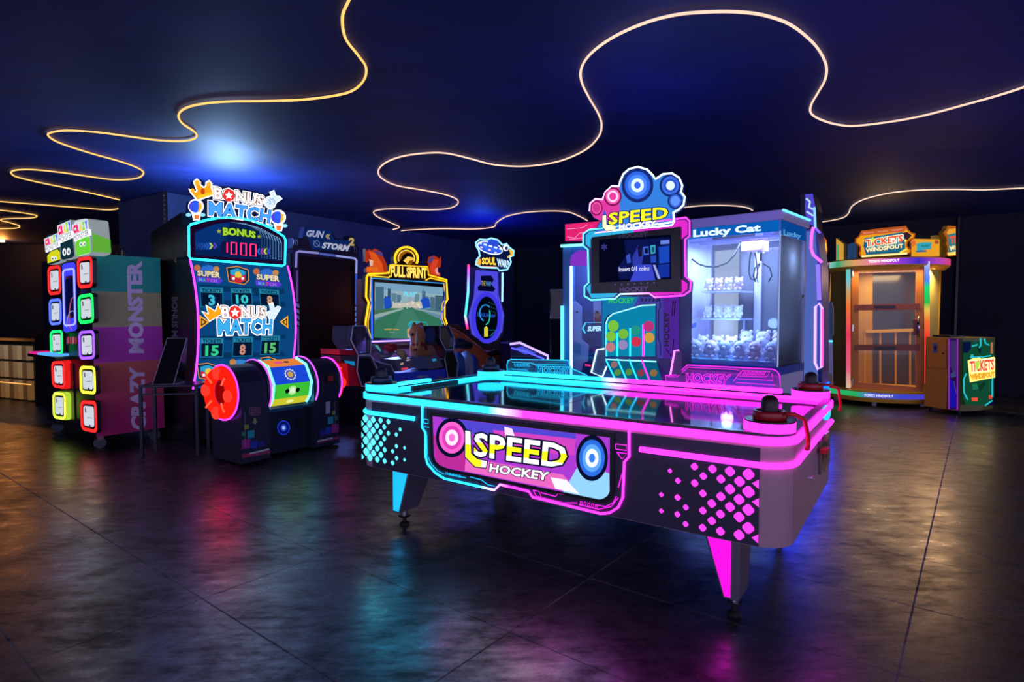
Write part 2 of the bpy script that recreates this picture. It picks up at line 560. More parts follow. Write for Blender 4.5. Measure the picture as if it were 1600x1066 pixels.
led('pinkish white wavy light line looping over the air hockey table and claw machines',
    [(2100, 20), (1850, 60), (1710, 97), (1640, 120), (1600, 136), (1560, 149), (1510, 163), (1450, 179), (1400, 189), (1340, 196.5), (1310, 195), (1285, 188), (1268, 178), (1267, 165), (1278, 145), (1289, 125),
     (1291, 103), (1280, 79), (1260, 57), (1230, 36), (1190, 23), (1150, 18.5), (1110, 18.5), (1060, 22.5), (1010, 35), (960, 57), (925, 82), (909, 105), (908.5, 127), (920, 152),
     (935, 178), (940, 196), (935, 214), (915, 234), (880, 250), (845, 257.5), (810, 260), (770, 257), (735, 248), (700, 240), (670, 239), (630, 244), (603, 254), (591, 267),
     (597, 279), (620, 290), (660, 297), (695, 304), (714, 312), (714, 320), (700, 326), (670, 328), (630, 326.5), (600, 327), (584, 331), (590, 339), (610, 348), (624, 355), (612, 359), (603, 359.5)], '#ffcdb4', 1.3)
led('pale light line on the ceiling between the horse racing machine and the hockey scoreboard',
    [(619, 362), (640, 359.5), (690, 357.5), (740, 358), (770, 355), (776, 348), (790, 339), (815, 333), (850, 330), (885, 331), (905, 338), (918, 345)], '#ffcdb4', 1.3)
led('short pale light line on the ceiling above the glass claw machine with plush toys',
    [(1064, 325), (1090, 322), (1120, 321), (1150, 322), (1168, 325), (1176, 329)], '#ffd8c4', 1.15)
led('pale light line on the ceiling leading to the right above the yellow ticket machine',
    [(1276, 348), (1300, 344.5), (1318, 340), (1326, 333), (1330, 324), (1342, 315), (1362, 308), (1395, 301), (1440, 297), (1490, 296), (1540, 296.5), (1600, 294), (1700, 290), (1800, 291), (1950, 286), (2100, 270)], '#ffd8c0', 1.2)

# small round lamp far at the left edge of the ceiling
q = ground(2, 376, CEIL - 0.02)
spot = MB().cyl((q.x, q.y, CEIL - 0.05), 0.06, 0.05, E('#ffc070', 8)).build('ceiling_spotlight')
lamp('spot_bulb', spot, (q.x, q.y, CEIL - 0.12), '#ff9a48', 28, 0.08)
tag(spot, 'small warm ceiling spotlight above and beyond the lit bar counter', 'spotlight')

# ------------------------------------------------------------------ air hockey table
TP = Pose(-0.959, 3.6888, -YAW)
L_, W_ = 2.467, 1.364
ZR, ZB = 0.825, 0.364
tb = thing('air_hockey_table', 'air hockey table glowing cyan and magenta with a lit panel reading speed hockey', 'air hockey table', TP)
TF = Surf(TP, y=0.0)
BODY = P('#b08a96', 0.36)
b = MB()
fp = rr(0, 0, L_, W_, 0.125, 8)
b.prism([(x, y, ZB) for x, y in fp], (0, 0, 0.775 - ZB), BODY)
b.build('cabinet', tb)
b = MB(); b.add([(0.13, -0.0015, ZB + 0.002), (2.358, -0.0015, ZB + 0.002), (2.358, -0.0015, 0.765), (0.13, -0.0015, 0.765)], [(0, 1, 2, 3)], P('#2a2540', 0.45)); b.build('front_print', tb)
CM = lambda s: EG('x', 1.02, 1.24, NEON_C, NEON_M, s)
def band(o, i, z0, z1, mat):
    bb = MB(); n = len(o)
    vs = [(x, y, z0) for x, y in o] + [(x, y, z1) for x, y in o] + [(x, y, z1) for x, y in i] + [(x, y, z0) for x, y in i]
    fs = []
    for k in range(n):
        k2 = (k + 1) % n
        for a, c in ((0, 1), (1, 2), (2, 3), (3, 0)):
            fs.append((a * n + k, a * n + k2, c * n + k2, c * n + k))
    return bb.add(vs, fs, mat)
outer = rr(-0.014, -0.014, L_ + 0.014, W_ + 0.014, 0.137, 8)
inner = rr(0.028, 0.028, L_ - 0.028, W_ - 0.028, 0.1, 8)
band(outer, inner, 0.779, 0.812, CM(3.2)).build('rim_light', tb)
band(rr(-0.003, -0.003, L_ + 0.003, W_ + 0.003, 0.128, 8), rr(0.03, 0.03, L_ - 0.03, W_ - 0.03, 0.1, 8), 0.812, ZR, P('#1a1b22', 0.25)).build('rim', tb)
b = MB(); b.prism([(x, y, 0.792) for x, y in rr(0.029, 0.029, L_ - 0.029, W_ - 0.029, 0.1, 8)], (0, 0, -0.016), P('#04050a', 0.05, 0.0, 1.0))
pf = b.build('playing_surface', tb)
# centre line and circle printed in the surface, goals at both ends
b = MB()
b.box(1.225, 0.04, 0.7922, 1.24, W_ - 0.04, 0.7928, P('#1d2a50', 0.1)); b.build('centre_line', pf)
for x in (0.03, L_ - 0.05):
    MB().box(x, 0.44, 0.7925, x + 0.02, 0.92, 0.808, BLACK).build('goal_slot', tb)
# inner light bars beside the goals (the raised inner edge facing the player)
for x0, y0, x1, y1 in ((0.02, 0.2, 0.055, 0.62), ):
    MB().box(x0, y0, ZR, x1, y1, ZR + 0.02, E('#2fd0ff', 3)).build('edge_light', tb)
MB().box(0.75, W_ - 0.06, ZR, 2.2, W_ - 0.025, ZR + 0.025, CM(3.2)).build('edge_light', tb)
MB().box(0.16, W_ - 0.06, ZR, 0.75, W_ - 0.025, ZR + 0.025, E(NEON_C, 3.2)).build('edge_light', tb)
# lower light line: left piece, and the right piece that wraps round the corner
b = MB()
def strip(path, z0, z1, mat, out=0.006):
    bb = MB(); zc = (z0 + z1) / 2
    return bb.tube([(x, y, zc) for x, y in path], (z1 - z0) / 2, mat, 10)
cx = lambda cxx, cyy, a0, a1: [(cxx + 0.131 * math.cos(math.radians(a0 + (a1 - a0) * k / 8)), cyy + 0.131 * math.sin(math.radians(a0 + (a1 - a0) * k / 8))) for k in range(9)]
left_path = [(0.489, -0.006)] + [(0.125, -0.006)] + cx(0.125, 0.125, 270, 180) + [(-0.006, W_ - 0.125)]
right_path = [(1.855, -0.006)] + cx(L_ - 0.125, 0.125, -90, 0) + [(L_ + 0.006, W_ - 0.1)]
strip(left_path, 0.684, 0.709, E(NEON_C, 3.2)).build('side_light_line', tb)
strip(right_path, 0.684, 0.709, E(NEON_M, 3.2)).build('side_light_line', tb)
# diamond perforations with light behind
def diamonds(L, k, ox, oy, mat, name):
    bb = MB()
    for d in L:
        u, v, s = ox + d[0] / k, oy + d[1] / k, d[2] / k * 0.88
        half = len(d) > 3 and d[3]
        c = TF(u, v, 0.004); r = (TF(u + s, v, 0.004) - c).length
        z = r * 1.02
        if half == 'r': pts = [c + Vector((0.6 * r, 0, z)), c + Vector((0.6 * r, 0, -z)), c + Vector((-r * 0.8, 0, 0))]
        elif half == 'l': pts = [c + Vector((-0.5 * r, 0, z)), c + Vector((0.8 * r, 0, 0)), c + Vector((-0.5 * r, 0, -z))]
        else:
            pts = []
            for an in range(0, 360, 90):
                for e in (-14, 14):
                    a = math.radians(an + e)
                    pts.append(c + Vector((r * 0.97 * math.cos(a), 0, z * 0.97 * math.sin(a))))
        bb.ngon(pts, mat)
    return bb.build(name, tb)
LD = [(107, 293, 17), (109, 350, 17), (110, 412, 18), (112, 473, 18), (130, 323, 16), (130, 383, 16), (132, 445, 16), (132, 505, 16),
      (150, 299, 15), (150, 358, 15), (150, 420, 16), (152, 481, 15), (170, 332, 14), (170, 393, 14), (172, 455, 14), (172, 515, 14),
      (190, 303, 13), (190, 366, 13), (192, 430, 13), (192, 490, 14), (210, 338, 12), (210, 402, 12), (212, 463, 12), (212, 524, 12),
      (232, 310, 12), (232, 373, 11), (255, 471, 10), (255, 534, 11), (275, 380, 10), (276, 443, 10), (277, 508, 10), (296, 352, 9), (320, 452, 8), (320, 517, 8),
      (92, 321, 13, 'l'), (92, 383, 13, 'l'), (93, 441, 13, 'l'), (93, 501, 13, 'l')]
diamonds(LD, 3.478, 540, 570, E('#5ce4ff', 1.5), 'diamond_light_panel')
RD = [(440, 398, 18), (515, 408, 21), (588, 418, 25), (665, 430, 29), (477, 438, 18), (550, 450, 21), (628, 460, 26), (696, 470, 23, 'r'), (338, 416, 11), (371, 457, 14), (441, 467, 18),
      (588, 492, 25), (665, 503, 30), (302, 515, 11), (370, 527, 15), (475, 510, 18), (550, 523, 22), (626, 535, 26), (696, 547, 23, 'r'), (512, 552, 21), (588, 566, 24), (664, 578, 29),
      (404, 568, 14), (475, 582, 18), (548, 596, 21), (626, 608, 26), (302, 583, 11), (369, 597, 14), (403, 638, 14), (512, 624, 20), (664, 654, 29), (474, 653, 18), (548, 668, 21), (626, 683, 26), (694, 697, 22, 'r')]
diamonds(RD, 2.666, 920, 580, E('#ff3cf0', 1.5), 'diamond_light_panel')
# lit picture panel
b = MB()
fr = [(671, 643.5), (960, 678.5), (959.5, 770), (955, 780), (947, 785), (938, 786), (694, 736), (683, 731), (677, 724), (674, 714)]
b.slab(TF, fr, 0.004, P('#0a0c16', 0.3), off=0.008)
pn = b.build('picture_frame', tb)
b = MB()
art = [(676, 650.5), (953, 684), (952.5, 768), (949, 775), (942, 779.5), (936, 780.5), (699, 732), (688, 727.5), (681, 721), (678, 712)]
TA = TF
b.flat(TA, art, E('#b03cd8', 1.0), 0.010)
b.flat(TA, [(690, 652.5), (900, 678), (900, 700), (760, 682), (700, 672)], E('#5a4be0', 0.9), 0.011)
b.flat(TA, [(770, 672), (900, 686), (897, 712), (780, 700)], E('#d945c8', 1.0), 0.0115)
b.flat(TA, [(700, 710), (880, 742), (905, 772), (700, 731)], E('#f06cc8', 1.0), 0.0115)
# plain pucks in place of the two figures
def puckart(u, v, ru, rv, cols, o):
    for k, c in enumerate(cols):
        f = 1 - 0.2 * k
        b.flat(TA, circ(u, v, ru * f, rv * f, 28), c, o + 0.0006 * k)
DK = E('#0b1030', 1.0)
b.flat(TA, [(677, 680), (700, 684), (728, 712), (726, 736), (699, 731.5), (688, 727), (681, 720.5)], E('#c02c9c', 1.0), 0.012)
puckart(706, 684, 25, 31, [DK, E('#f05cc8', 1.2), E('#d83cb4', 1.1), E('#ffd0ee', 1.4), E('#f070cc', 1.2)], 0.0125)
b.flat(TA, [(905, 725), (952, 740), (952.5, 768), (949, 775), (942, 779.5), (936, 780.5), (880, 769)], E('#8ec8f4', 1.2), 0.012)
puckart(925, 716, 25, 36, [DK, E('#2c6ce0', 1.1), E('#5aa0f0', 1.2), E('#e4f4ff', 1.5), E('#3c7ce8', 1.1)], 0.0125)
b.flat(TA, [(788, 667), (800, 670), (807, 690), (790, 690)], E('#ffd8f4', 1.2), 0.0118)
b.flat(TA, [(860, 746), (885, 750), (906, 772.5), (868, 764)], E('#e8e8ff', 1.2), 0.0125)
pa = b.build('picture', tb)
b = MB()
YQ, WQ = E('#f0f020', 1.15), E('#f4f8ff', 1.35)
sq = [(741, 675.5), (888, 694.5), (884, 733), (740, 713)]
b.text(TA, 'SPEED', sq, DK, 0.0175, 0.05, 0.0, 1.04, bold=0.03)
b.text(TA, 'SPEED', sq, WQ, 0.018, 0.0, 0.0, 1.04, bold=0.03)
mid = [bil(sq, 0, 0.38), bil(sq, 1, 0.38), bil(sq, 1, 0.74), bil(sq, 0, 0.74)]
hq = [(766, 724.5), (859, 738), (856, 752), (764, 737.5)]
b.text(TA, 'HOCKEY', hq, DK, 0.0175, 0.06, 0.0, 1.0, bold=0.03)
b.text(TA, 'HOCKEY', hq, WQ, 0.018, bold=0.03)
b.build('lettering', pa)
# yellow middle band of the big word: the same letters clipped to the band
def clip_text(S, s, quad, t0, t1, mat, off, bold):
    """letters clipped between two heights (0 top, 1 bottom) of the patch"""
    V, Fc = text_mesh(s, bold, 0.0, 1.04)
    x0 = min(p[0] for p in V); x1 = max(p[0] for p in V); y0 = min(p[1] for p in V); y1 = max(p[1] for p in V)
    bb = MB(); c = [S(u, v, off) for u, v in quad]
    ylo, yhi = 1 - t1, 1 - t0
    for f in Fc:
        poly = [((V[i][0] - x0) / (x1 - x0), (V[i][1] - y0) / (y1 - y0)) for i in f]
        for lim, sgn in ((ylo, 1), (yhi, -1)):
            new = []
            for i in range(len(poly)):
                a, d = poly[i - 1], poly[i]
                ia, idd = (a[1] - lim) * sgn >= 0, (d[1] - lim) * sgn >= 0
                if ia != idd:
                    t = (lim - a[1]) / (d[1] - a[1]); new.append((a[0] + (d[0] - a[0]) * t, lim))
                if idd: new.append(d)
            poly = new
            if not poly: break
        if len(poly) >= 3:
            vs = [(c[3] + (c[2] - c[3]) * x) * (1 - y) + (c[0] + (c[1] - c[0]) * x) * y for x, y in poly]
            bb.add(vs, [tuple(range(len(vs)))], mat)
    return bb
clip_text(TA, 'SPEED', sq, 0.4, 0.78, YQ, 0.0187, 0.03).build('lettering_band', pa)
b = MB()
swoosh = [(727, 673), (735, 674.5), (736, 709), (746, 718), (761, 721), (759, 731), (742, 729), (727, 714)]
b.flat(TA, grow(swoosh, 1.6), DK, 0.0168); b.flat(TA, swoosh, WQ, 0.0172)
b.flat(TA, [(727.3, 694), (735.5, 695), (736, 709), (746, 718), (752, 719.5), (752, 730), (742, 729), (727.3, 714)], YQ, 0.0176)
b.build('emblem', pa)
# neon outline round the picture and the fine circuit lines beside it
b = MB()
nl = [(655, 630), (660, 632.5), (659.3, 668), (664.6, 676), (665, 714), (668, 725), (680, 739), (694, 748), (772.5, 766), (781, 757.5), (804, 762.5), (826, 768), (832, 777),
      (939, 803), (953, 801.5), (966, 793), (973, 778), (975.5, 722), (983, 714), (983, 668), (983, 666)]
b.neon(TF, nl, 0.006, EG('x', 0.95, 1.15, NEON_C, NEON_M, 3.5), 0.008)
b.build('neon_outline', tb)
bc_, bm_ = MB(), MB()
for L, c in (([(667, 680), (668, 712), (673, 724), (684, 736), (694, 741)], NEON_C), ([(700, 741), (728, 747)], NEON_C), ([(735, 745.5), (752, 750), (762, 757.5), (773, 760)], NEON_C),
             ([(662, 655), (669, 656), (669, 662), (662, 661), (662, 655)], NEON_C), ([(662, 667), (670, 668)], NEON_C),
             ([(833, 766), (842, 768), (846, 777), (838, 775.5), (833, 766)], NEON_M), ([(845, 770), (868, 776), (872, 771), (882, 773)], NEON_M), ([(848, 778), (880, 786), (902, 786)], NEON_M),
             ([(905, 789), (935, 796), (955, 792), (966, 778)], NEON_M), ([(962, 694), (979, 696), (979, 704), (962, 702), (962, 694)], NEON_M), ([(964, 707), (979, 709), (972, 718), (964, 707)], NEON_M),
             ([(966, 762), (972, 740)], NEON_M), ([(930, 789), (946, 792), (958, 786), (963, 776)], NEON_M)):
    (bc_ if c == NEON_C else bm_).neon(TF, L, 0.0022, E(c, 1.3), 0.006)
for k in range(5):
    u = 697 + k * 5; v = 738.5 + k * 1.05
    bc_.neon(TF, [(u, v), (u + 2.6, v + 0.6), (u + 1.6, v + 3.6), (u - 1, v + 3), (u, v)], 0.0016, E(NEON_C, 1.2), 0.006)
    u = 907 + k * 6; v = 783.5 + k * 1.3
    bm_.neon(TF, [(u, v), (u + 3, v + 0.7), (u + 2, v + 5), (u - 1, v + 4.3), (u, v)], 0.0016, E(NEON_M, 1.2), 0.006)
bc_.build('circuit_lines', tb); bm_.build('circuit_lines', tb)
# faint face plate behind, darker than the cabinet's ends
# legs
def leg(x0, y0, sgn, lit):
    """outer edge at x0, tapering on the inner side"""
    bb = MB()
    w0, w1, d = 0.15, 0.065, 0.22
    z0, z1 = 0.095, ZB
    pts = [(x0, z0), (x0 + sgn * w1, z0), (x0 + sgn * w0, z1), (x0, z1)]
    front = [(x, y0, z) for x, z in pts]
    bk = [(x, y0 + (d if z == z1 else d * 0.75), z) for x, z in pts]
    bb.add(front + bk, [(0, 1, 2, 3), (4, 7, 6, 5), (0, 4, 5, 1), (1, 5, 6, 2), (2, 6, 7, 3), (3, 7, 4, 0)], P('#5e5666', 0.35))
    lg = bb.build('leg', tb, 0.004)
    if lit:
        i = 0.012
        bb = MB(); bb.ngon([(x0 + sgn * (i + (0.022 if sgn < 0 else 0)), y0 - 0.003, z0 + 0.01), (x0 + sgn * (w1 - 0.006), y0 - 0.003, z0 + 0.01),
                            (x0 + sgn * (w0 - i), y0 - 0.003, z1 - 0.002), (x0 + sgn * (i + (0.022 if sgn < 0 else 0)), y0 - 0.003, z1 - 0.002)], E('#20b8ff', 1.25) if lit == 'c' else E('#ff14e4', 1.1))
        bb.build('light_panel', lg)
    bb = MB()
    cxx = x0 + sgn * 0.035; cyy = y0 + 0.07
    bb.cyl((cxx, cyy, 0.055), 0.02, 0.045, CHROME, 12); bb.box(cxx - 0.026, cyy - 0.026, 0.05, cxx + 0.026, cyy + 0.026, 0.062, SATIN)
    bb.cyl((cxx, cyy, 0.0), 0.012, 0.055, RUBBER, 12); bb.lathe([(0, 0.0), (0.03, 0.0), (0.03, 0.012), (0.012, 0.022)], (cxx, cyy, 0), RUBBER, 14)
    bb.build('foot', lg)
leg(0.243, 0.05, 1, 'c'); leg(2.275, 0.05, -1, 'm'); leg(0.243, W_ - 0.3, 1, None); leg(2.275, W_ - 0.3, -1, None)
# corner rests for the mallets
def rest(x, y, c, a0):
    bb = MB()
    pts = []
    r = 0.1
    o = [(x + r * math.cos(math.radians(a)), y + r * math.sin(math.radians(a))) for a in range(0, 360, 20)]
    bb.prism([(px, py, ZR) for px, py in o], (0, 0, 0.038), E(c, 3.0), cap=None)
    bb.prism([(px * 0.98 + x * 0.02, py * 0.98 + y * 0.02, ZR + 0.038) for px, py in o], (0, 0, 0.006), P('#2a1526' if c == NEON_M else '#12222a', 0.25))
    bb.build('mallet_rest', tb)
RESTS = {}
for key, (u, v, c) in {'nr': (1201, 668, NEON_M), 'fr': (1271, 611, NEON_M), 'nl': (580, 602, NEON_C), 'fl': (767, 583, NEON_C)}.items():
    S = Surf(TP, z=ZR + 0.02); q = S(u, v)
    q.x = min(max(q.x, 0.095), L_ - 0.095); q.y = min(max(q.y, 0.095), W_ - 0.095)
    rest(q.x, q.y, c, 0); RESTS[key] = q
# coin door on the right end
TE = Surf(TP, x=L_)
b = MB()
b.slab(TE, [(1281, 690), (1297, 674), (1297, 722), (1282, 742)], 0.01, P('#6b5560', 0.3), off=0.01)
b.flat(TE, [(1286, 694), (1293, 687), (1293, 714), (1286, 722)], P('#12060a', 0.3), 0.012)
cd = b.build('coin_door', tb)
b = MB(); b.slab(TE, [(1291, 679), (1296, 674), (1296, 684), (1291, 690)], 0.02, CHROME, off=0.03); b.slab(TE, [(1292, 704), (1297, 699), (1297, 706), (1292, 711)], 0.03, P('#c03028', 0.3), off=0.045)
b.build('coin_return', cd)
for u, v in ((1286.5, 733), (1266, 747)):
    bb = MB(); q = TE(u, v); bb.cyl((q.x, q.y, q.z), 0.012, 0.012, CHROME, 14, 'x'); bb.build('lock', tb)
b = MB(); b.flat(TE, circ(1291.5, 645, 6.5, 12, 20), E('#2ab8ff', 1.6), 0.006); b.build('return_window', tb)

# scoreboard tower on the far side
TW = Surf(TP, y=W_ + 0.06)
YT = W_ + 0.06
b = MB(); b.box(0.979, YT, 0.4, 1.546, YT + 0.25, 1.5, P('#3a3e78', 0.35)); tw = b.build('tower', tb)
b = MB()
b.flat(TW, [(941, 462), (998, 464), (990, 480), (975, 486), (950, 492), (944, 502), (944.5, 562), (941, 562)], E('#1f9ae0', 0.55), 0.003)
b.flat(TW, [(998, 464), (1036, 464), (1036, 560), (1026, 560), (1026, 474), (1004, 475), (990, 480)], E('#5a55d8', 0.5), 0.003)
b.flat(TW, [(1036, 464), (1061, 464), (1061, 562), (1036, 560)], E('#6a35c8', 0.5), 0.003)
b.build('face_print', tw)
b = MB()
win = [(946.5, 557), (947, 505), (950, 497), (958, 490.5), (1003, 477.5), (1024, 476.5), (1024, 557)]
b.flat(TW, win, E('#0fa4d6', 0.62), 0.006)
b.neon(TW, [(946.5, 557), (947, 505), (950, 497), (958, 490.5), (1003, 477.5), (1024, 476.5)], 0.004, E('#9cf4ff', 1.8), 0.01)
tv = b.build('puck_window', tw)
for u, c in ((947.5, NEON_C), (964.5, NEON_C), (984.5, NEON_C), (1005, NEON_M)):
    top = {947.5: 505, 964.5: 520, 984.5: 513, 1005: 507}[u]
    MB().neon(TW, [(u, top), (u, 557)], 0.007, E(c, 2.4), 0.012).build('divider_light', tw)
b = MB()
b.text(TW, 'HOCKEY', [(951, 465.5), (991, 465), (991, 474), (951, 474)], E('#30d060', 0.9), 0.008, bold=0.03)
b.build('lettering', tw); b = MB()
b.text(TW, 'HOCKEY', [(1037, 541), (1037, 488), (1046, 487), (1046, 541)], P('#05050c', 0.4), 0.008, bold=0.03)
b.build('lettering', tw); b = MB()
for k in range(5):
    u = 1000 + k * 6
    b.flat(TW, [(u, 466), (u + 3, 466), (u + 6, 468.5), (u + 3, 471.5), (u, 471.5), (u + 3, 468.5)], P('#05050c', 0.4), 0.008)
b.build('chevron_print', tw)
b = MB()
for L in ([(1030, 466), (1032, 480), (1029, 486), (1029, 530), (1032, 538), (1032, 556)], [(1052, 470), (1050, 494)], [(1055, 470), (1053, 494)], [(1048, 556), (1041, 545)], [(1053, 530), (1051, 548)]):
    b.neon(TW, L, 0.003, P('#05050c', 0.4), 0.006)
b.build('circuit_lines', tw)
# tray at the foot of the tower
S2 = Surf(TP, y=W_ - 0.04)
b = MB()
t0 = [TW(944.5, 561.5, 0.01), TW(1026, 565, 0.01)]; t1 = [S2(959.7, 598), S2(1036, 602)]
for p in t1: p.z = max(p.z, ZR + 0.005)
b.add([t0[0], t0[1], t1[1], t1[0]], [(0, 1, 2, 3)], E('#0e86b8', 0.45))
tr = b.build('puck_tray', tw)
lp = lambda a, bb_, f: a + (bb_ - a) * f
for f, c in ((0.03, NEON_C), (0.27, NEON_C), (0.5, NEON_C), (0.74, NEON_M)):
    MB().tube([lp(t0[0], t0[1], f) + Vector((0, -0.012, 0.006)), lp(t1[0], t1[1], f + 0.02) + Vector((0, -0.012, 0.006))], 0.006, E(c, 2.2)).build('divider_light', tr)
MB().tube([t0[0] + Vector((0, -0.01, 0)), t0[1] + Vector((0, -0.01, 0))], 0.005, E('#8ff0ff', 1.6)).build('edge_light', tr)
# wings
b = MB(); wl = [(932.6, 546.5), (944.5, 545), (944.5, 575), (941, 589.5), (924, 582)]
b.slab(S2, wl, 0.02, P('#4a6a9a', 0.3)); w = b.build('side_wing', tw)
MB().neon(S2, [(944, 545), (932.6, 546.5), (924, 582), (941, 589.5), (948, 573)], 0.006, E('#c8f6ff', 2.2), 0.004).build('edge_light', w)
b = MB(); wr = [(1054, 548), (1064, 548), (1064, 586), (1047.5, 585.5)]
b.slab(S2, wr, 0.02, P('#6a4a90', 0.3)); w = b.build('side_wing', tw)
MB().neon(S2, [(1061, 547.5), (1054, 548), (1047.5, 585.5)], 0.006, E('#ff7cf4', 2.2), 0.004).build('edge_light', w)
# pucks (loose, so each one is a thing)
S3 = Surf(TP, y=YT - 0.02)
PK = [(959.3, 509.3, 8.0, '#8ee04a', 'lime puck topmost in the first slot of the hockey scoreboard'), (955.6, 525.8, 7.3, '#8ee04a', 'lime puck in the middle of the first scoreboard slot'),
      (954.8, 542.5, 7.0, '#d88a96', 'pink puck at the bottom of the first scoreboard slot'), (974.9, 521.9, 7.3, '#86d846', 'green puck on top in the second scoreboard slot'),
      (974.4, 538.8, 7.0, '#a89ad8', 'mauve puck at the bottom of the second scoreboard slot'), (994.4, 516.4, 7.3, '#28a898', 'teal puck on top in the third scoreboard slot'),
      (995.1, 534, 7.2, '#f03a5a', 'red puck at the bottom of the third scoreboard slot'), (1014.6, 510, 8.0, '#d8388a', 'magenta puck on top in the fourth scoreboard slot'),
      (1015.6, 527.8, 7.6, '#e8b04a', 'orange puck under the magenta one in the fourth scoreboard slot')]
for u, v, r, c, lab in PK:
    p = S3(u, v); rad = abs((S3(u + r, v) - p).x)
    po = Pose(0, 0, 0)
    bb = MB()
    m = E(c, 0.75)  # lit look put into the puck colour as glow; pucks are no lamps
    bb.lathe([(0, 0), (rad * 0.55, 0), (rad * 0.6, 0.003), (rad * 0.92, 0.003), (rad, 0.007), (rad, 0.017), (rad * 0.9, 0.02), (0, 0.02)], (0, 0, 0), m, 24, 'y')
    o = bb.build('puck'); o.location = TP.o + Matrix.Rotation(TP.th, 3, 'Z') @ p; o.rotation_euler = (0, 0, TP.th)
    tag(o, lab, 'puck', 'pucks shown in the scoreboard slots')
for f, g, c, lab in ((0.151, 0.27, '#d89aa4', 'dim pink puck high in the first tray channel under the scoreboard'), (0.148, 0.62, '#7cc860', 'green puck low in the first tray channel under the scoreboard'),
                     (0.387, 0.58, '#7cc860', 'green puck lying in the second tray channel under the scoreboard'), (0.622, 0.58, '#b85a6a', 'dull red puck lying in the third tray channel under the scoreboard'), (0.875, 0.55, '#c89a60', 'tan puck lying in the fourth tray channel under the scoreboard')):
    a = lp(lp(t0[0], t0[1], f), lp(t1[0], t1[1], f + 0.02), g)
    nrm = (t0[1] - t0[0]).cross(t1[0] - t0[0]).normalized()
    if nrm.y > 0: nrm = -nrm
    bb = MB(); bb.lathe([(0, 0), (0.022, 0), (0.025, 0.004), (0.025, 0.011), (0.022, 0.014), (0, 0.016)], (0, 0, 0), E(c, 0.45), 20)  # tray pucks glow too, weaker, for the light falling on them
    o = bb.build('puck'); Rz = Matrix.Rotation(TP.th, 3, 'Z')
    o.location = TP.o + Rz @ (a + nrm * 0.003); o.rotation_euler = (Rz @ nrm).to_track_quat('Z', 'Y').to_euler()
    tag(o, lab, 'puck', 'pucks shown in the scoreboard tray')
# screen above the tower
SS = Surf(TP, y=W_ + 0.0)
fr_o = [(911.3, 365.6), (919.6, 359.4), (1051.7, 343), (1072, 340), (1077.5, 346), (1077.5, 368.7), (1070.5, 374), (1071, 431.7), (1079.6, 440), (1078.6, 454.4), (1068, 461.7), (1023, 464.7),
        (1014.5, 458.5), (969, 459.6), (961, 466.8), (923.7, 469), (913, 462.7), (913, 448), (919.6, 442), (918.5, 390), (911, 384)]
b = MB(); b.slab(SS, fr_o, 0.05, P('#4a3a78', 0.35), off=0.0)
sf = b.build('screen_surround', tb)
b = MB(); b.neon(SS, fr_o, 0.006, EG('x', 1.05, 1.45, '#5ce8ff', '#ff3cf0', 2.2), 0.006, closed=True); b.build('neon_edge', sf)
b = MB()
inn = [(921.5, 372), (1068, 352.5), (1066, 372), (1066.5, 436), (1070, 450), (1060, 458), (930, 462), (921, 455)]
b = MB(); b.flat(SS, [(915, 368), (921, 362), (990, 354), (990, 370), (923, 373), (923, 388), (915, 382)], E('#3cc8ff', 0.8), 0.004); b.build('lit_print', sf)
b = MB(); b.flat(SS, [(990, 354), (1070, 343.5), (1074.5, 348), (1074.5, 366), (1065, 374), (1065, 355), (990, 370)], E('#f030d8', 0.9), 0.004); b.build('lit_print', sf)
b = MB(); b.flat(SS, [(916, 450), (923, 443), (923, 459), (965, 458), (959, 464), (924, 466)], E('#3cc8ff', 0.8), 0.004); b.build('lit_print', sf)
b = MB(); b.flat(SS, [(1015, 457), (1064, 457), (1064, 436), (1074, 443), (1074, 452), (1066, 459), (1024, 462)], E('#f030d8', 0.9), 0.004); b.build('lit_print', sf)

b = MB(); b.slab(SS, [(924.7, 370.8), (1063, 354.3), (1064, 456.5), (924.7, 458.6)], 0.02, P('#05060e', 0.25), off=0.022); sc = b.build('screen', tb)
b = MB()
pic = [(936, 374), (1048, 366.5), (1048.5, 436), (936, 441.5)]
b.flat(SS, pic, E('#04061e', 1.0), 0.024)
for L, c, o in (([(975, 376), (1047, 371), (1047, 434), (968, 437), (964, 420), (978, 400)], '#0a1450', 0.0246), ([(988, 402), (997, 384), (1003, 387), (1005, 400), (1003, 412), (1010, 438), (990, 439)], '#2b3aa8', 0.0252),
                ([(996, 386), (1000, 384), (1003, 388), (1003, 400), (998, 402)], '#10123a', 0.0256), ([(996, 414), (1018, 413), (1024, 438), (984, 440)], '#3a48d0', 0.0254),
                ([(1005, 386), (1013, 385), (1014, 398), (1006, 399)], '#4068d8', 0.0252), ([(1016, 384), (1024, 383), (1024, 396), (1017, 397)], '#40b0c8', 0.0252),
                ([(1016, 400), (1025, 399), (1025, 410), (1017, 411)], '#2848b8', 0.0252), ([(1029, 386), (1046, 384), (1046, 410), (1030, 412)], '#1a48c0', 0.0252),
                ([(1007, 388), (1012, 387.5), (1012.5, 396), (1007.5, 396.5)], '#081038', 0.0258), ([(1018, 386), (1022.5, 385.5), (1022.5, 394), (1018.5, 394.5)], '#0c5878', 0.0258),
                ([(1028, 414), (1046, 412), (1046, 432), (1030, 434)], '#1430a0', 0.0252), ([(1020, 414), (1024, 414), (1032, 436), (1028, 436)], '#9aa8e8', 0.0258),
                ([(1032, 376), (1046, 375), (1046, 381), (1032, 382)], '#6a86e8', 0.0252), ([(978, 400), (984, 396), (986, 410), (980, 412)], '#3a50c0', 0.0252)):
    b.flat(SS, L, E(c, 1.0), o)
b.flat(SS, star(944, 386, 6, 6, 0.5), E('#3a3a90', 0.8), 0.025)
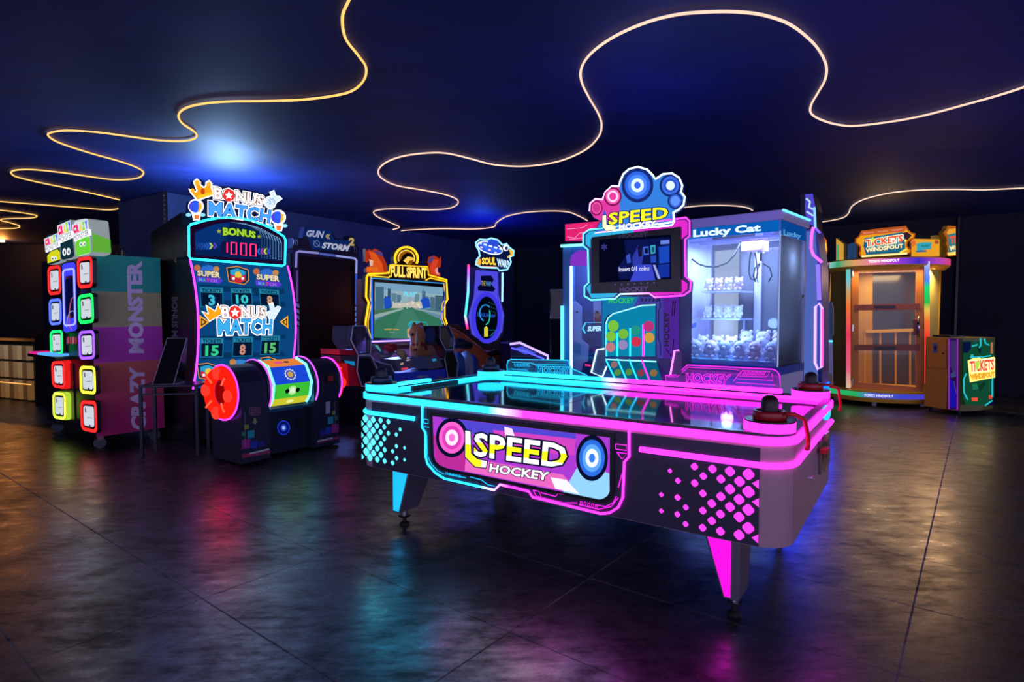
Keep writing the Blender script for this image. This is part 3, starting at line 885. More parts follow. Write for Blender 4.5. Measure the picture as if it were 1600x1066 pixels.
for k in range(7):
    b.flat(SS, circ(961 + k * 10.2, 445 - k * 0.5, 1.4, 1.4, 8), E('#5a64a8', 0.7), 0.025)
b.text(SS, 'Insert 0/1 coins', [(967, 417.5), (1014.5, 415.5), (1014.5, 423), (967, 424.5)], E('#d8dcf8', 1.1), 0.028, bold=0.015)
b.text(SS, 'HOCKEY', [(967, 366), (1013, 361), (1013, 369.5), (967, 373)], E('#33304e', 0.9), 0.026, bold=0.05)
b.text(SS, 'HOCKEY', [(968, 449.5), (1014, 447), (1014, 455), (968, 456.5)], E('#5a4680', 0.9), 0.026, bold=0.05)
b.build('screen_picture', sc)
# sign on top (plain pucks stand in for the painted figures)
SG = Surf(TP, y=W_ - 0.005)
sg_out = [(921, 330), (922, 318), (930, 311), (941, 312), (946, 300), (956, 291), (967, 291), (969, 283), (974, 272), (983, 264), (997, 261), (1011, 265), (1020, 274), (1024, 280), (1036, 272), (1050, 271),
          (1061, 278), (1066, 290), (1064, 300), (1070, 308), (1068, 320), (1060, 328), (1052, 332), (1053, 347), (1050, 352), (930, 364), (934, 350), (938, 346), (928, 341)]
b = MB(); b.slab(SG, sg_out, 0.05, P('#2a50a0', 0.4), off=0.0)
sg = b.build('top_sign', tb)
b = MB()
b.neon(SG, sg_out[:26] + [(1053, 347)], 0.006, EG('x', 1.02, 1.16, '#ff8cf0', '#d8f4ff', 4.0), 0.002)
b.build('neon_edge', sg)
b = MB()
def disc(u, v, ru, rv, cols, o):
    for k, c in enumerate(cols):
        f = 1 - 0.2 * k
        b.flat(SG, circ(u, v, ru * f, rv * f, 26), E(c, 1.15), o + 0.0006 * k)
b.flat(SG, grow(sg_out, -1.2), E('#3a8af0', 0.9), 0.004)
b.flat(SG, [(922, 330), (923, 318), (931, 312), (942, 313), (947, 301), (957, 292.5), (968, 293), (968, 345), (938, 345), (928, 340)], E('#e83ca8', 1.0), 0.005)
disc(1047.5, 290, 17, 18, ['#16286e', '#3a6ce0', '#2a50c0', '#d8ecff'], 0.0056)
disc(1055, 314, 12, 13, ['#16286e', '#3458c8', '#5a8cf0'], 0.0062)
disc(957.5, 307, 14, 15, ['#7a1450', '#f05cb0', '#ffd0ec', '#e03c98'], 0.0056)
disc(932, 325, 9.5, 12, ['#7a1450', '#e84ca4', '#c83488'], 0.0062)
disc(996, 289.5, 25, 27, ['#16286e', '#2f62e0', '#4a86f4', '#dcf0ff', '#2f62e0'], 0.0068)
b.build('sign_picture', sg)
b = MB()
sq2 = [(951.6, 332.8), (1043.9, 322.5), (1043.9, 341.3), (950.5, 351.5)]
b.text(SG, 'SPEED', sq2, E('#0a1a6a', 1.0), 0.011, 0.05, 0, 1.04, bold=0.03)
b.text(SG, 'SPEED', sq2, E('#f6f020', 1.3), 0.0118, 0, 0, 1.04, bold=0.03)
hq2 = [(967, 350.5), (1026, 344.5), (1025.5, 353.5), (967, 359.8)]
b.text(SG, 'HOCKEY', hq2, E('#1a2a90', 1.0), 0.011, 0.05, bold=0.04)
b.text(SG, 'HOCKEY', hq2, E('#ffffff', 1.4), 0.0118, bold=0.04)
sw = [(941.5, 337), (947, 336), (947.5, 351), (962, 353), (962, 359), (948, 361), (941.5, 355)]
b.flat(SG, grow(sw, 1), E('#0a1a6a', 1.0), 0.0105); b.flat(SG, sw, E('#f6f4c0', 1.3), 0.011)
b.flat(SG, [(944.5, 327), (947.5, 335), (941.5, 336)], E('#3058d0', 1.1), 0.011)
b.build('lettering', sg)
lamp('sign_glow', tb, (1.26, W_ + 0.2, 2.2), '#4a5cff', 8, 0.12)
# clear engraved shields along the far edge
SH = Surf(TP, y=W_ - 0.02)
def shield(out, c, lines, tq):
    bb = MB(); bb.slab(SH, out, 0.012, GLASS('#a8e8ff' if c == NEON_C else '#f0b0ff', 1.0, 0.10), off=0.0); sh = bb.build('shield', tb)
    bb = MB(); bb.neon(SH, out, 0.0035, E(c, 1.5), 0.0, closed=True)
    for L in lines: bb.neon(SH, L, 0.0025, E(c, 1.1), 0.002)
    # engraved outline lettering
    V0, _ = text_mesh('HOCKEY', 0.04)
    bb.text(SH, 'HOCKEY', tq, E(c, 1.6), 0.004, 0.045, bold=0.015)
    bb.text(SH, 'HOCKEY', tq, P('#0a3a58' if c == NEON_C else '#8a40b0', 0.4), 0.0055, bold=0.01)
    bb.build('engraving', sh)
shield([(792, 570), (794, 564), (798, 561.8), (887.5, 563), (891, 575), (917, 586.5), (915, 598), (793.5, 592)], NEON_C,
       [[(800, 566), (833, 567.5), (838, 572), (893, 573.5)], [(800, 577), (822, 578), (829, 584), (800, 582.5)], [(830, 569), (884, 570.5)], [(800, 587), (905, 592)]] +
       [[(803 + k * 5, 568.5), (806 + k * 5, 568.6), (808 + k * 5, 573), (805 + k * 5, 573), (803 + k * 5, 568.5)] for k in range(5)],
       [(839.5, 572), (888, 574), (889, 586.5), (840.5, 584)])
shield([(1040, 587), (1057, 586), (1074, 570.5), (1207.7, 577), (1214, 580), (1218, 586), (1219.5, 608), (1041, 598.5)], NEON_M,
       [[(1044, 589), (1058, 589), (1075, 574), (1150, 577.5), (1158, 580), (1146, 596)], [(1160, 579), (1203, 581), (1198, 589), (1155, 588), (1160, 579)], [(1152, 592), (1208, 595), (1206, 584)], [(1150, 598), (1212, 602)]] +
       [[(1163 + k * 6, 581), (1166 + k * 6, 581.2), (1163 + k * 6, 586.5), (1160 + k * 6, 586.2), (1163 + k * 6, 581)] for k in range(6)],
       [(1072.6, 583.7), (1141.6, 586), (1137, 600.3), (1072.6, 597)])

# mallets (strikers), each loose on its lit corner rest
def mallet(key, lab, base, knob, tether=None):
    q = RESTS[key]
    w = TP.o + Matrix.Rotation(TP.th, 3, 'Z') @ q
    o = thing('mallet', lab, 'mallet', None, 'mallets on the corners of the hockey table')
    o.location = (w.x, w.y, ZR + 0.0445)
    s = 1.0
    bb = MB(); bb.lathe([(0, 0), (0.062, 0), (0.066, 0.006), (0.066, 0.03), (0.062, 0.036), (0.052, 0.036), (0.048, 0.02), (0, 0.02)], (0, 0, 0), P(base, 0.3), 28); bb.build('base', o)
    bb = MB(); bb.lathe([(0.034, 0.018), (0.034, 0.066), (0.031, 0.082), (0.024, 0.091), (0.014, 0.0965), (0, 0.098)], (0, 0, 0), P(knob, 0.45), 24); bb.build('knob', o)
    if tether:
        d = L_ + 0.03 - q.x; tether = tpath([(0.064, -0.03, 0.03), (0.095, -0.02, 0.03), (d + 0.004, 0.0, 0.012), (d + 0.008, 0.03, -0.03), (d + 0.01, 0.065, -0.075), (d + 0.01, 0.075, -0.1), (d + 0.01, 0.06, -0.118), (d + 0.01, 0.03, -0.112)])
        bb = MB(); bb.tube([Vector(p) for p in tether], 0.0085, P('#d01818', 0.4), 8); bb.build('tether', o)
ex = Vector((math.cos(TP.th), math.sin(TP.th), 0)); ey = Vector((-math.sin(TP.th), math.cos(TP.th), 0))
def tpath(L): return [ex * a + ey * c + Vector((0, 0, z)) for a, c, z in L]
teth = tpath([(0.03, 0.05, 0.02), (0.06, 0.03, 0.018), (0.09, 0.0, 0.0), (0.108, -0.03, -0.06), (0.112, -0.045, -0.1), (0.112, -0.035, -0.125), (0.112, -0.005, -0.128), (0.112, 0.01, -0.12)])
mallet('nr', 'red mallet with dark domed grip on the magenta corner above the diamond lights', '#a81020', '#2a0a14', teth)
mallet('fr', 'red mallet with dark domed grip on the far magenta corner beside the claw machine', '#b01824', '#1a0a18', teth)
mallet('nl', 'dark blue mallet on the near cyan corner of the hockey table', '#0e3a58', '#0a1c34')
mallet('fl', 'dark blue mallet on the far cyan corner beside the engraved shield', '#0e3a58', '#0a1c34')
A55 = math.pi / 2 - YAW                    # heading of the machines along the left wall

# ------------------------------------------------------------------ boxy prize machine with numbered-looking white windows
CP = Pose(-5.122, 6.544, math.radians(-38))
CW, CD, CH = 1.5, 0.605, 1.86
cm = thing('prize_box_machine', 'tall boxy prize machine with colour banded side reading crazy monster', 'arcade machine', CP)
CF = Surf(CP, y=0.0); CS = Surf(CP, x=CW, side=1)
b = MB()
b.box(0, 0, 0.13, CW, CD, CH, P('#0e1020', 0.35))
b.build('cabinet', cm)
b = MB()
z = lambda v: CS(147, v).z
zs = [0.13, z(568), z(511.5), z(455.5), CH]
for k, m in enumerate((None, P('#cc40c4', 0.5), P('#b4b87c', 0.5), P('#10b8a0', 0.5))):
    if m: b.add([(CW + 0.003, 0, zs[k]), (CW + 0.003, CD, zs[k]), (CW + 0.003, CD, zs[k + 1]), (CW + 0.003, 0, zs[k + 1])], [(0, 1, 2, 3)], m)
def bandmat():
    m, t, out = nt('orange_to_crimson_print')
    bs = t.nodes.new('ShaderNodeBsdfPrincipled'); bs.inputs['Roughness'].default_value = 0.5
    tc = t.nodes.new('ShaderNodeTexCoord'); sx = t.nodes.new('ShaderNodeSeparateXYZ'); t.links.new(tc.outputs['Object'], sx.inputs[0])
    mr = t.nodes.new('ShaderNodeMapRange'); mr.inputs[1].default_value = zs[0]; mr.inputs[2].default_value = zs[1]
    t.links.new(sx.outputs[2], mr.inputs[0])
    cr = t.nodes.new('ShaderNodeValToRGB')
    cr.color_ramp.elements[0].color = lin('#c0287c'); cr.color_ramp.elements[0].position = 0.25
    cr.color_ramp.elements[1].color = lin('#e07060'); cr.color_ramp.elements[1].position = 0.95
    t.links.new(mr.outputs[0], cr.inputs[0]); t.links.new(cr.outputs[0], bs.inputs['Base Color']); t.links.new(bs.outputs[0], out.inputs[0])
    return m
b.add([(CW + 0.003, 0, zs[0]), (CW + 0.003, CD, zs[0]), (CW + 0.003, CD, zs[1]), (CW + 0.003, 0, zs[1])], [(0, 1, 2, 3)], bandmat())
sp = b.build('side_panel', cm)
b = MB()
b.text(CS, 'CRAZY', [(205, 672), (201.5, 573), (226, 573), (229, 672)], P('#f0e0ff', 0.5), 0.006, bold=0.05)
b.build('lettering', sp); b = MB()
b.text(CS, 'MONSTER', [(201, 552), (197.6, 408), (222, 408), (225.5, 552)], P('#f0e0ff', 0.5), 0.006, bold=0.05)
b.build('lettering', sp)
RW = [(qd(0, 0, 0, 0), 0)]
WIN = [([(119.5, 402), (144.5, 399), (145, 450), (121.5, 452.5)], '#ff2222'), ([(121, 460.6), (145.8, 456.5), (147.5, 505), (122.5, 508)], '#18ff5a'), ([(122, 516.7), (147.8, 514.5), (149, 562), (123.5, 564)], '#8a4cff'),
       ([(123.8, 570.6), (149.2, 571.5), (150.5, 618), (125, 616)], '#e8f03c'), ([(125, 624.5), (151, 625.8), (152.4, 679), (126.4, 673)], '#ff2222'),
       ([(74, 415.5), (95, 413), (95.8, 460.6), (75.5, 462.8)], '#ff2222'), ([(76, 467), (95.8, 465), (96.4, 508), (77.4, 510)], '#4a60ff'), ([(77.7, 516), (98, 514.5), (98.6, 555), (79, 557)], '#18ff6a'),
       ([(79.8, 564), (101, 563), (102.3, 609.4), (82, 606)], '#ff2222'), ([(82, 611.6), (102.8, 613.7), (103.3, 658), (83, 654.7)], '#c8f040')]
for k, (qv, c) in enumerate(WIN):
    bb = MB(); EX = 0.022 if k in (8, 9) else 0.0
    CF = Surf(CP, y=-EX)
    bb.prism(CF.pts(rq(qv, 0.16, 0.01, 4, 0.14), 0.035), CF.back() * (0.035 + EX), P('#10131e', 0.3), side=E(c, 0.8) if EX else None)
    w = bb.build('prize_window', cm)
    bb = MB()
    o1, i1 = rq(qv, 0.2, 0.02, 5, 0.17), rq(qv, 0.14, 0.125, 5, 0.12)
    bb.ring(CF, o1, i1, E(c, 1.6), 0.037)
    ctr = rq(qv, 0.17, 0.07, 5, 0.15)
    bb.neon(CF, ctr, 0.009, E(c, 2.2), 0.04, closed=True)
    bb.build('light_ring', w)
    bb = MB()
    bb.flat(CF, rq(qv, 0.10, 0.19, 3, 0.08), E('#dfe8f4', 0.85), 0.038)
    bb.flat(CF, [bil(qv, 0.27, 0.25), bil(qv, 0.34, 0.25), bil(qv, 0.36, 0.4), bil(qv, 0.29, 0.4)], P('#c07a90', 0.5), 0.039)
    bb.flat(CF, [bil(qv, 0.5, 0.76), bil(qv, 0.58, 0.76), bil(qv, 0.58, 0.82), bil(qv, 0.5, 0.82)], P('#10121a', 0.5), 0.039)
    bb.flat(CF, [bil(qv, 0.4, 0.545), bil(qv, 0.72, 0.53), bil(qv, 0.72, 0.545), bil(qv, 0.4, 0.56)], P('#50586a', 0.5), 0.039)
    bb.build('door_panel', w)
CF = Surf(CP, y=0.0)
# blue framed play window in the middle
qv = [(96, 410.5), (118, 407), (120.6, 519), (98.6, 522)]
b = MB(); b.prism(CF.pts(rq(qv, 0.2, 0.0, 5, 0.05), 0.02), CF.back() * 0.02, P('#0c1030', 0.3)); w = b.build('play_window', cm)
b = MB(); b.ring(CF, rq(qv, 0.22, 0.02, 6, 0.05), rq(qv, 0.14, 0.2, 6, 0.03), E('#3c3cff', 1.3), 0.022); b.neon(CF, rq(qv, 0.18, 0.11, 6, 0.04), 0.01, E('#8a90ff', 1.8), 0.025, closed=True); b.build('light_ring', w)
b = MB(); b.flat(CF, rq(qv, 0.1, 0.24, 3, 0.03), E('#0c1250', 0.5), 0.023)
b.neon(CF, circ(113, 512, 9, 26, 10, math.pi, 1.6 * math.pi), 0.004, E('#8898f0', 0.9), 0.026); b.neon(CF, circ(114, 505, 6, 40, 10, math.pi, 1.5 * math.pi), 0.004, E('#d05a80', 0.8), 0.026)
b.neon(CF, [(105, 505), (112, 515)], 0.004, E('#e05a9a', 0.8), 0.026)
b.build('inner_mechanism', w)
# control ledge
LEDY = -0.16
b = MB(); zl = CF(110, 553).z
b.box(0.05, LEDY, zl - 0.05, 0.98, 0.0, zl - 0.02, P('#0a0c18', 0.3)); ld = b.build('control_ledge', cm)
b = MB(); b.box(0.06, LEDY + 0.01, zl - 0.02, 0.36, 0, zl + 0.0, E('#e0288c', 1.0)); b.build('light_bar', ld)
b = MB(); b.box(0.36, LEDY + 0.01, zl - 0.02, 0.8, 0, zl + 0.0, E('#5ab0ff', 1.0)); b.build('light_bar', ld)
b = MB()
for k in range(5): b.flat(CF, [(101 + k * 4, 527), (103.5 + k * 4, 526.6), (103.8 + k * 4, 537), (101.2 + k * 4, 537.5)], E(('#b8385a', '#c84a68', '#c0506c', '#d86a80', '#a83a5c')[k], 0.7), 0.006)
b.build('button_strip', cm)
b = MB(); b.box(0.45, -0.012, 0.18, 0.95, 0.0, 0.8, P('#16141c', 0.3)); b.build('prize_bin', cm)
# three lit boxes on top
def topper(q4, side, name_cols, low, lowm, eyes):
    ztop = CH + 0.02
    pts = CF.pts(rq(q4, 0.22, 0.0, 4, 0.08), 0.05)
    bb = MB(); bb.prism(pts, Vector((0, 0.16, 0)), E('#c8d4dc', 0.45), cap=E(low[0], low[1]))
    tp = bb.build('lit_topper', cm)
    bb = MB()
    bb.flat(CF, lowm[0], lowm[1], 0.052)
    if side: pass
    for (u, v, r1, r2) in eyes:
        bb.flat(CF, circ(u, v, r1, r2, 12), E('#e8f0f0', 1.1), 0.053); bb.flat(CF, circ(u + r1 * 0.15, v + r2 * 0.1, r1 * 0.4, r2 * 0.5, 10), P('#0a0a10', 0.4), 0.054)
    bb.build('print', tp)
    bb = MB()
    (ax, ay), (bx, by), (cx_, cy_), (dx, dy) = q4
    A = lambda s, t: bil(q4, s, t)
    q_ = [A(-0.12, 0.11), A(0.93, 0.03), A(0.95, 0.30), A(-0.08, 0.38)]
    bb.flat(CF, grow(q_, 0.5), E('#e8f0ff', 0.9), 0.06)
    for k, (ch, c) in enumerate(zip('CRAZY', ('#f01848', '#f0287a', '#f8d020', '#8ad820', '#3868f0'))):
        a0, a1 = 0.02 + k * 0.196, 0.02 + (k + 1) * 0.196 - 0.01
        bb.text(CF, ch, [bil(q_, a0, 0.06), bil(q_, a1, 0.06), bil(q_, a1, 0.94), bil(q_, a0, 0.94)], E(c, 1.1), 0.066, bold=0.09)
    q2 = [A(-0.08, 0.41), A(0.93, 0.32), A(0.94, 0.47), A(-0.05, 0.55)]
    bb.slab(CF, grow(q2, 0.5), 0.02, E('#f4f8ff', 1.2), off=0.06)
    bb.text(CF, 'MONSTER', q2, E('#30343c', 1.0), 0.066, bold=0.0)
    bb.build('lettering', tp)
    return tp
g1 = [(115.5, 345), (137.6, 341), (142.7, 395.5), (118.6, 402)]
topper(g1, 1, None, ('#d8e6e8', 0.9), ([bil(g1, 0.02, 0.62), bil(g1, 0.25, 0.5), bil(g1, 0.75, 0.48), bil(g1, 0.98, 0.56), bil(g1, 0.99, 0.98), bil(g1, 0.03, 0.98)], E('#6ad838', 1.0)), [(126.5, 382, 2.6, 4), (131.5, 381, 2.4, 4)])
g2 = [(91.5, 346), (110.8, 342.5), (116.5, 402), (95.5, 407)]
topper(g2, 0, None, ('#12303c', 0.8), ([bil(g2, 0.02, 0.55), bil(g2, 0.98, 0.55), bil(g2, 0.98, 0.98), bil(g2, 0.03, 0.98)], E('#123440', 0.8)), [(100.5, 394, 3, 6), (107, 393, 3, 6)])
g3 = [(71.4, 368), (91.5, 363), (95.2, 408.4), (74, 414.5)]
topper(g3, 0, None, ('#182c38', 0.8), ([bil(g3, 0.02, 0.7), bil(g3, 0.3, 0.58), bil(g3, 0.8, 0.56), bil(g3, 0.98, 0.68), bil(g3, 0.98, 0.93), bil(g3, 0.03, 0.94)], E('#d8d820', 1.0)), [(82, 404, 2.2, 3.6), (86.5, 403.5, 2.2, 3.6)])
# green lower half of the near topper's side
b = MB(); xr = max(p.x for p in CF.pts(g1, 0.05)) - 0.02
zt = CF(142, 372, 0.05).z
b.add([(xr + 0.024, -0.04, CH), (xr + 0.024, 0.105, CH), (xr + 0.022, 0.105, CH + 0.12), (xr + 0.022, -0.04, CH + 0.17)], [(0, 1, 2, 3)], E('#78d848', 0.6))
b.build('side_print', cm)
b = MB()
b.tube([(1.15, 0.32, CH), (1.2, 0.36, CH + 0.1), (1.3, 0.36, CH + 0.12), (1.38, 0.34, CH + 0.06), (1.42, 0.3, CH)], 0.006, BLACK); b.tube([(1.4, 0.3, CH), (1.41, 0.3, CH + 0.06)], 0.006, P('#b09060', 0.4)); b.build('cable', cm)
for x, y in ((0.12, 0.06), (CW - 0.1, 0.06), (0.12, CD - 0.06), (CW - 0.1, CD - 0.06)):
    bb = MB(); bb.cyl((x - 0.02, y, 0.05), 0.05, 0.04, P('#5a6070', 0.3), 16, 'x'); bb.box(x - 0.03, y - 0.03, 0.085, x + 0.03, y + 0.03, 0.13, CHROME); bb.cyl((x, y, 0.0), 0.012, 0.05, CHROME, 8); bb.build('caster', cm)

# ------------------------------------------------------------------ big wheel-spinning ticket game
BP = Pose(-3.185, 5.92, A55)
bm = thing('match_game_machine', 'tall curved-screen game with crown sign reading bonus match and two red spinner wheels', 'arcade machine', BP)
BW = 1.118
BF = Surf(BP, y=0.0)
ZT, ZBm = 1.84, 0.55
zm, hz = (ZT + ZBm) / 2, (ZT - ZBm) / 2
curve = lambda zz: -0.13 * max(0.0, 1 - ((zz - zm) / hz) ** 2)
BS = Surf(BP, fz=curve)
b = MB()
prof = [(0.75, 0.0), (0.75, 2.15), (0.12, 2.3), (0.03, 1.86)] + [(curve(ZT - (ZT - ZBm) * k / 10) + 0.02, ZT - (ZT - ZBm) * k / 10) for k in range(11)] + [(-0.02, 0.5), (-0.02, 0.0)]
n = len(prof)
b.prism([(0.0, y, zz) for y, zz in prof], (BW, 0, 0), P('#12131f', 0.35))
b.build('cabinet', bm)
# side wording on the cabinet's left side
BL = Surf(BP, x=0.0, side=-1)
b = MB()
b.text(BL, 'BONUS MATCH', [(277.5, 464), (277.5, 566), (268.5, 566), (268.5, 464)], P('#7a7484', 0.5), 0.004, bold=0.03)
b.text(BL, '4', [(272, 402), (276, 402), (276, 412), (272, 412)], P('#a89050', 0.5), 0.004)
b.build('side_lettering', bm)
# curved screen
def curved(S, L0, L1, rows, mat, off):
    """sheet between two side lines on the curved front"""
    bb = MB()
    return bb
b = MB()
rows = 16
vs = []
for k in range(rows + 1):
    zz = ZT - (ZT - ZBm) * k / rows
    vs += [(0.02, curve(zz) - 0.004, zz), (BW - 0.02, curve(zz) - 0.004, zz)]
b.add(vs, [(2 * k, 2 * k + 1, 2 * k + 3, 2 * k + 2) for k in range(rows)], E('#0a4884', 0.9), True)
scr = b.build('curved_screen', bm)
for x in (0.008, BW - 0.008):
    MB().tube([(x, curve(ZT - (ZT - ZBm) * k / 14) - 0.012, ZT - (ZT - ZBm) * k / 14) for k in range(15)], 0.011, E('#d03cff', 2.6)).build('neon_edge', bm)
# screen picture
b = MB()
TEAL = E('#1e9ac8', 1.0); NAVY = E('#051a38', 0.8)
def card(q, num, c):
    b.flat(BS, q, E('#1470a0', 0.9), 0.008); b.flat(BS, [bil(q, .05, .05), bil(q, .95, .05), bil(q, .95, .95), bil(q, .05, .95)], NAVY, 0.0086)
    b.flat(BS, [bil(q, .05, .05), bil(q, .95, .05), bil(q, .95, .28), bil(q, .05, .28)], E('#2a90b8', 0.9), 0.009)
    b.text(BS, 'TICKETS', [bil(q, .1, .08), bil(q, .9, .08), bil(q, .9, .26), bil(q, .1, .26)], E('#061020', 0.8), 0.0094, bold=0.03)
    s0, s1 = (0.36, 0.64) if len(num) == 1 else (0.22, 0.8)
    b.text(BS, num, [bil(q, s0, .38), bil(q, s1, .38), bil(q, s1, .92), bil(q, s0, .92)], E(c, 1.1), 0.0094, bold=0.04)
b.flat(BS, [(312, 445), (444, 452), (446, 480), (312, 478)], E('#083a66', 0.8), 0.0065)
b.flat(BS, [(313, 525), (446, 523), (444, 556), (313, 562)], E('#083a66', 0.8), 0.0065)
card([(311, 448), (349, 449.5), (349.5, 480), (313.5, 480)], '3', '#38b8d8'); card([(360, 450), (393.5, 451), (395.5, 477), (362, 477)], '10', '#38c0c8'); card([(404, 451), (436, 453), (438, 480), (407, 478)], '8', '#c89878')
card([(313, 528), (350, 528), (349, 558.5), (312.5, 559)], '15', '#30c888'); card([(364, 526), (396, 526), (395, 557), (362, 558)], '8', '#c88878'); card([(408, 524), (438, 524), (437, 554), (406, 555)], '15', '#58b868')
# crown and title
GO, GOd = E('#f8a018', 1.15), E('#c05008', 1.0)
WHT = E('#f6faff', 2.2)
def logo(S, crown, bq, mq, hand, off, wh, mcol, arch=0.0, gp=0.8):
    # white outline first, then the coloured pieces
    b.flat(S, grow(crown, gp * 1.6), WHT, off)
    b.text(S, 'BONUS', bq, WHT, off + 0.0004, 0.09, 0, 1.03, arch, 0.03); b.text(S, 'MATCH', mq, WHT, off + 0.0006, 0.075, 0, 1.03, arch, 0.03)
    if hand: b.flat(S, grow(hand, gp * 1.5), WHT, off + 0.0002)
    b.text(S, 'BONUS', bq, E('#8a4a38', 0.9), off + 0.001, 0.05, 0, 1.03, arch, 0.03); b.text(S, 'MATCH', mq, E('#0c1a78', 0.9), off + 0.001, 0.03, 0, 1.03, arch, 0.03)
    b.text(S, 'BONUS', bq, wh, off + 0.002, 0, 0, 1.03, arch, 0.032); b.text(S, 'MATCH', mq, mcol, off + 0.002, 0, 0, 1.03, arch, 0.028)
    b.flat(S, grow(crown, 0.3), GOd, off + 0.001); b.flat(S, crown, GO, off + 0.0014)
    c0, c1 = crown[0], crown[len(crown) // 2]
    if hand: b.flat(S, grow(hand, 0.4), E('#3a78c8', 1.0), off + 0.0012); b.flat(S, hand, E('#d8ecff', 1.1), off + 0.0016)
    # star in the O
    u, v = bil(bq, 0.3, 0.5)
    r = (bq[3][1] - bq[0][1]) * 0.5
    b.flat(S, circ(u, v, r * 0.95, r * 1.05, 18), E('#e8302c', 1.1), off + 0.0026); b.flat(S, star(u, v, r * 0.72), WHT, off + 0.003)
k5 = lambda L: [(240 + x / 4.846, 400 + y / 4.846) for x, y in L]
crown5 = k5([(372, 425), (420, 445), (402, 380), (470, 425), (488, 370), (510, 415), (512, 440), (425, 490)])
hand5 = k5([(862, 430), (890, 415), (880, 365), (900, 360), (912, 410), (940, 385), (958, 392), (930, 440), (910, 475), (875, 470)])
logo(BS, crown5, k5([(515, 380), (850, 388), (848, 470), (520, 478)]), k5([(485, 478), (900, 480), (892, 592), (490, 600)]), hand5, 0.012, E('#f6f0f0', 1.2), E('#38a8e8', 1.15), 0.02, 0.9)
for tri in (k5([(350, 448), (425, 500), (350, 555)]), k5([(1018, 452), (955, 500), (1020, 550)])):
    b.flat(BS, tri, E('#f0a830', 1.1), 0.011); cxy = (sum(p[0] for p in tri) / 3, sum(p[1] for p in tri) / 3)
    b.flat(BS, [(cxy[0] + (p[0] - cxy[0]) * 0.62, cxy[1] + (p[1] - cxy[1]) * 0.62) for p in tri], E('#3a2010', 0.8), 0.0116)
    b.flat(BS, [(cxy[0] + (p[0] - cxy[0]) * 0.3, cxy[1] + (p[1] - cxy[1]) * 0.3) for p in tri], E('#f0a830', 1.1), 0.012)
for dx, dy in ((0, 0), (448, 28)):
    q = k5([(300 + dx, 70 + dy), (520 + dx, 95 + dy), (528 + dx, 200 + dy), (325 + dx, 190 + dy)])
    b.flat(BS, k5(circ(410 + dx, 110 + dy, 55, 42, 14)), E('#3070d8', 0.9), 0.008)
    b.flat(BS, k5(circ(330 + dx, 90 + dy, 26, 24, 10)), E('#c87050', 0.9), 0.0084); b.flat(BS, k5(circ(475 + dx, 100 + dy, 24, 22, 10)), E('#d09050', 0.9), 0.0084)
    b.text(BS, 'SUPER', k5([(330 + dx, 108 + dy), (505 + dx, 122 + dy), (505 + dx, 168 + dy), (332 + dx, 150 + dy)]), E('#3a2060', 1.0), 0.0088, 0.06, bold=0.03)
    b.text(BS, 'SUPER', k5([(330 + dx, 108 + dy), (505 + dx, 122 + dy), (505 + dx, 168 + dy), (332 + dx, 150 + dy)]), E('#e8d8a8', 1.1), 0.0094, bold=0.04)
    b.flat(BS, k5([(320 + dx, 155 + dy), (485 + dx, 168 + dy), (485 + dx, 155 + dy), (525 + dx, 190 + dy), (485 + dx, 215 + dy), (485 + dx, 205 + dy), (330 + dx, 195 + dy)]), E('#5a3ad0', 1.0), 0.0086)
    for k, (ch, c) in enumerate(zip('MATCH', ('#58a8f0', '#40c070', '#e85050', '#c060e0', '#b070f0'))):
        b.text(BS, ch, k5([(345 + dx + k * 28, 166 + dy + k * 2.5), (368 + dx + k * 28, 168 + dy + k * 2.5), (368 + dx + k * 28, 192 + dy + k * 2.5), (345 + dx + k * 28, 190 + dy + k * 2.5)]), E(c, 1.0), 0.0094, bold=0.04)
def giftbox(cx_, cy_, s):
    hexa = [(cx_ + s * x, cy_ + s * y) for x, y in ((-78, -55), (0, -65), (78, -40), (82, 35), (50, 65), (-62, 42))]
    b.flat(BS, k5(grow(hexa, 6)), E('#e89030', 1.1), 0.008); b.flat(BS, k5(hexa), E('#0c3050', 0.9), 0.0086)
    b.flat(BS, k5([(cx_ + s * x, cy_ + s * y) for x, y in ((-55, -10), (5, 15), (60, -5), (62, 38), (8, 60), (-52, 32))]), E('#c82838', 1.0), 0.009)
    b.flat(BS, k5([(cx_ + s * x, cy_ + s * y) for x, y in ((-55, -40), (0, -55), (60, -30), (60, -8), (5, 12), (-55, -12))]), E('#28a0d0', 1.0), 0.0092)
    b.flat(BS, k5([(cx_ + s * x, cy_ + s * y) for x, y in ((-15, -25), (15, -30), (35, 5), (10, 20), (-20, 8))]), E('#e8c040', 1.05), 0.0096)
    b.flat(BS, k5(star(cx_ - 30 * s, cy_ + 22 * s, 14 * s)), WHT, 0.0098); b.flat(BS, k5(star(cx_ + 40 * s, cy_ + 22 * s, 14 * s)), WHT, 0.0098)
giftbox(635, 148, 1.0); giftbox(410, 880, 1.0); giftbox(870, 815, 0.7)
b.flat(BS, k5(circ(660, 820, 60, 36, 14)), E('#3888d8', 0.9), 0.008); b.flat(BS, k5(circ(600, 805, 26, 24, 10)), E('#c88850', 0.9), 0.0084); b.flat(BS, k5(circ(722, 815, 26, 24, 10)), E('#c88850', 0.9), 0.0084)
b.text(BS, 'MINI', k5([(590, 850), (760, 850), (765, 895), (590, 895)]), E('#e0d8c8', 1.0), 0.009, bold=0.05)
b.build('screen_picture', scr)
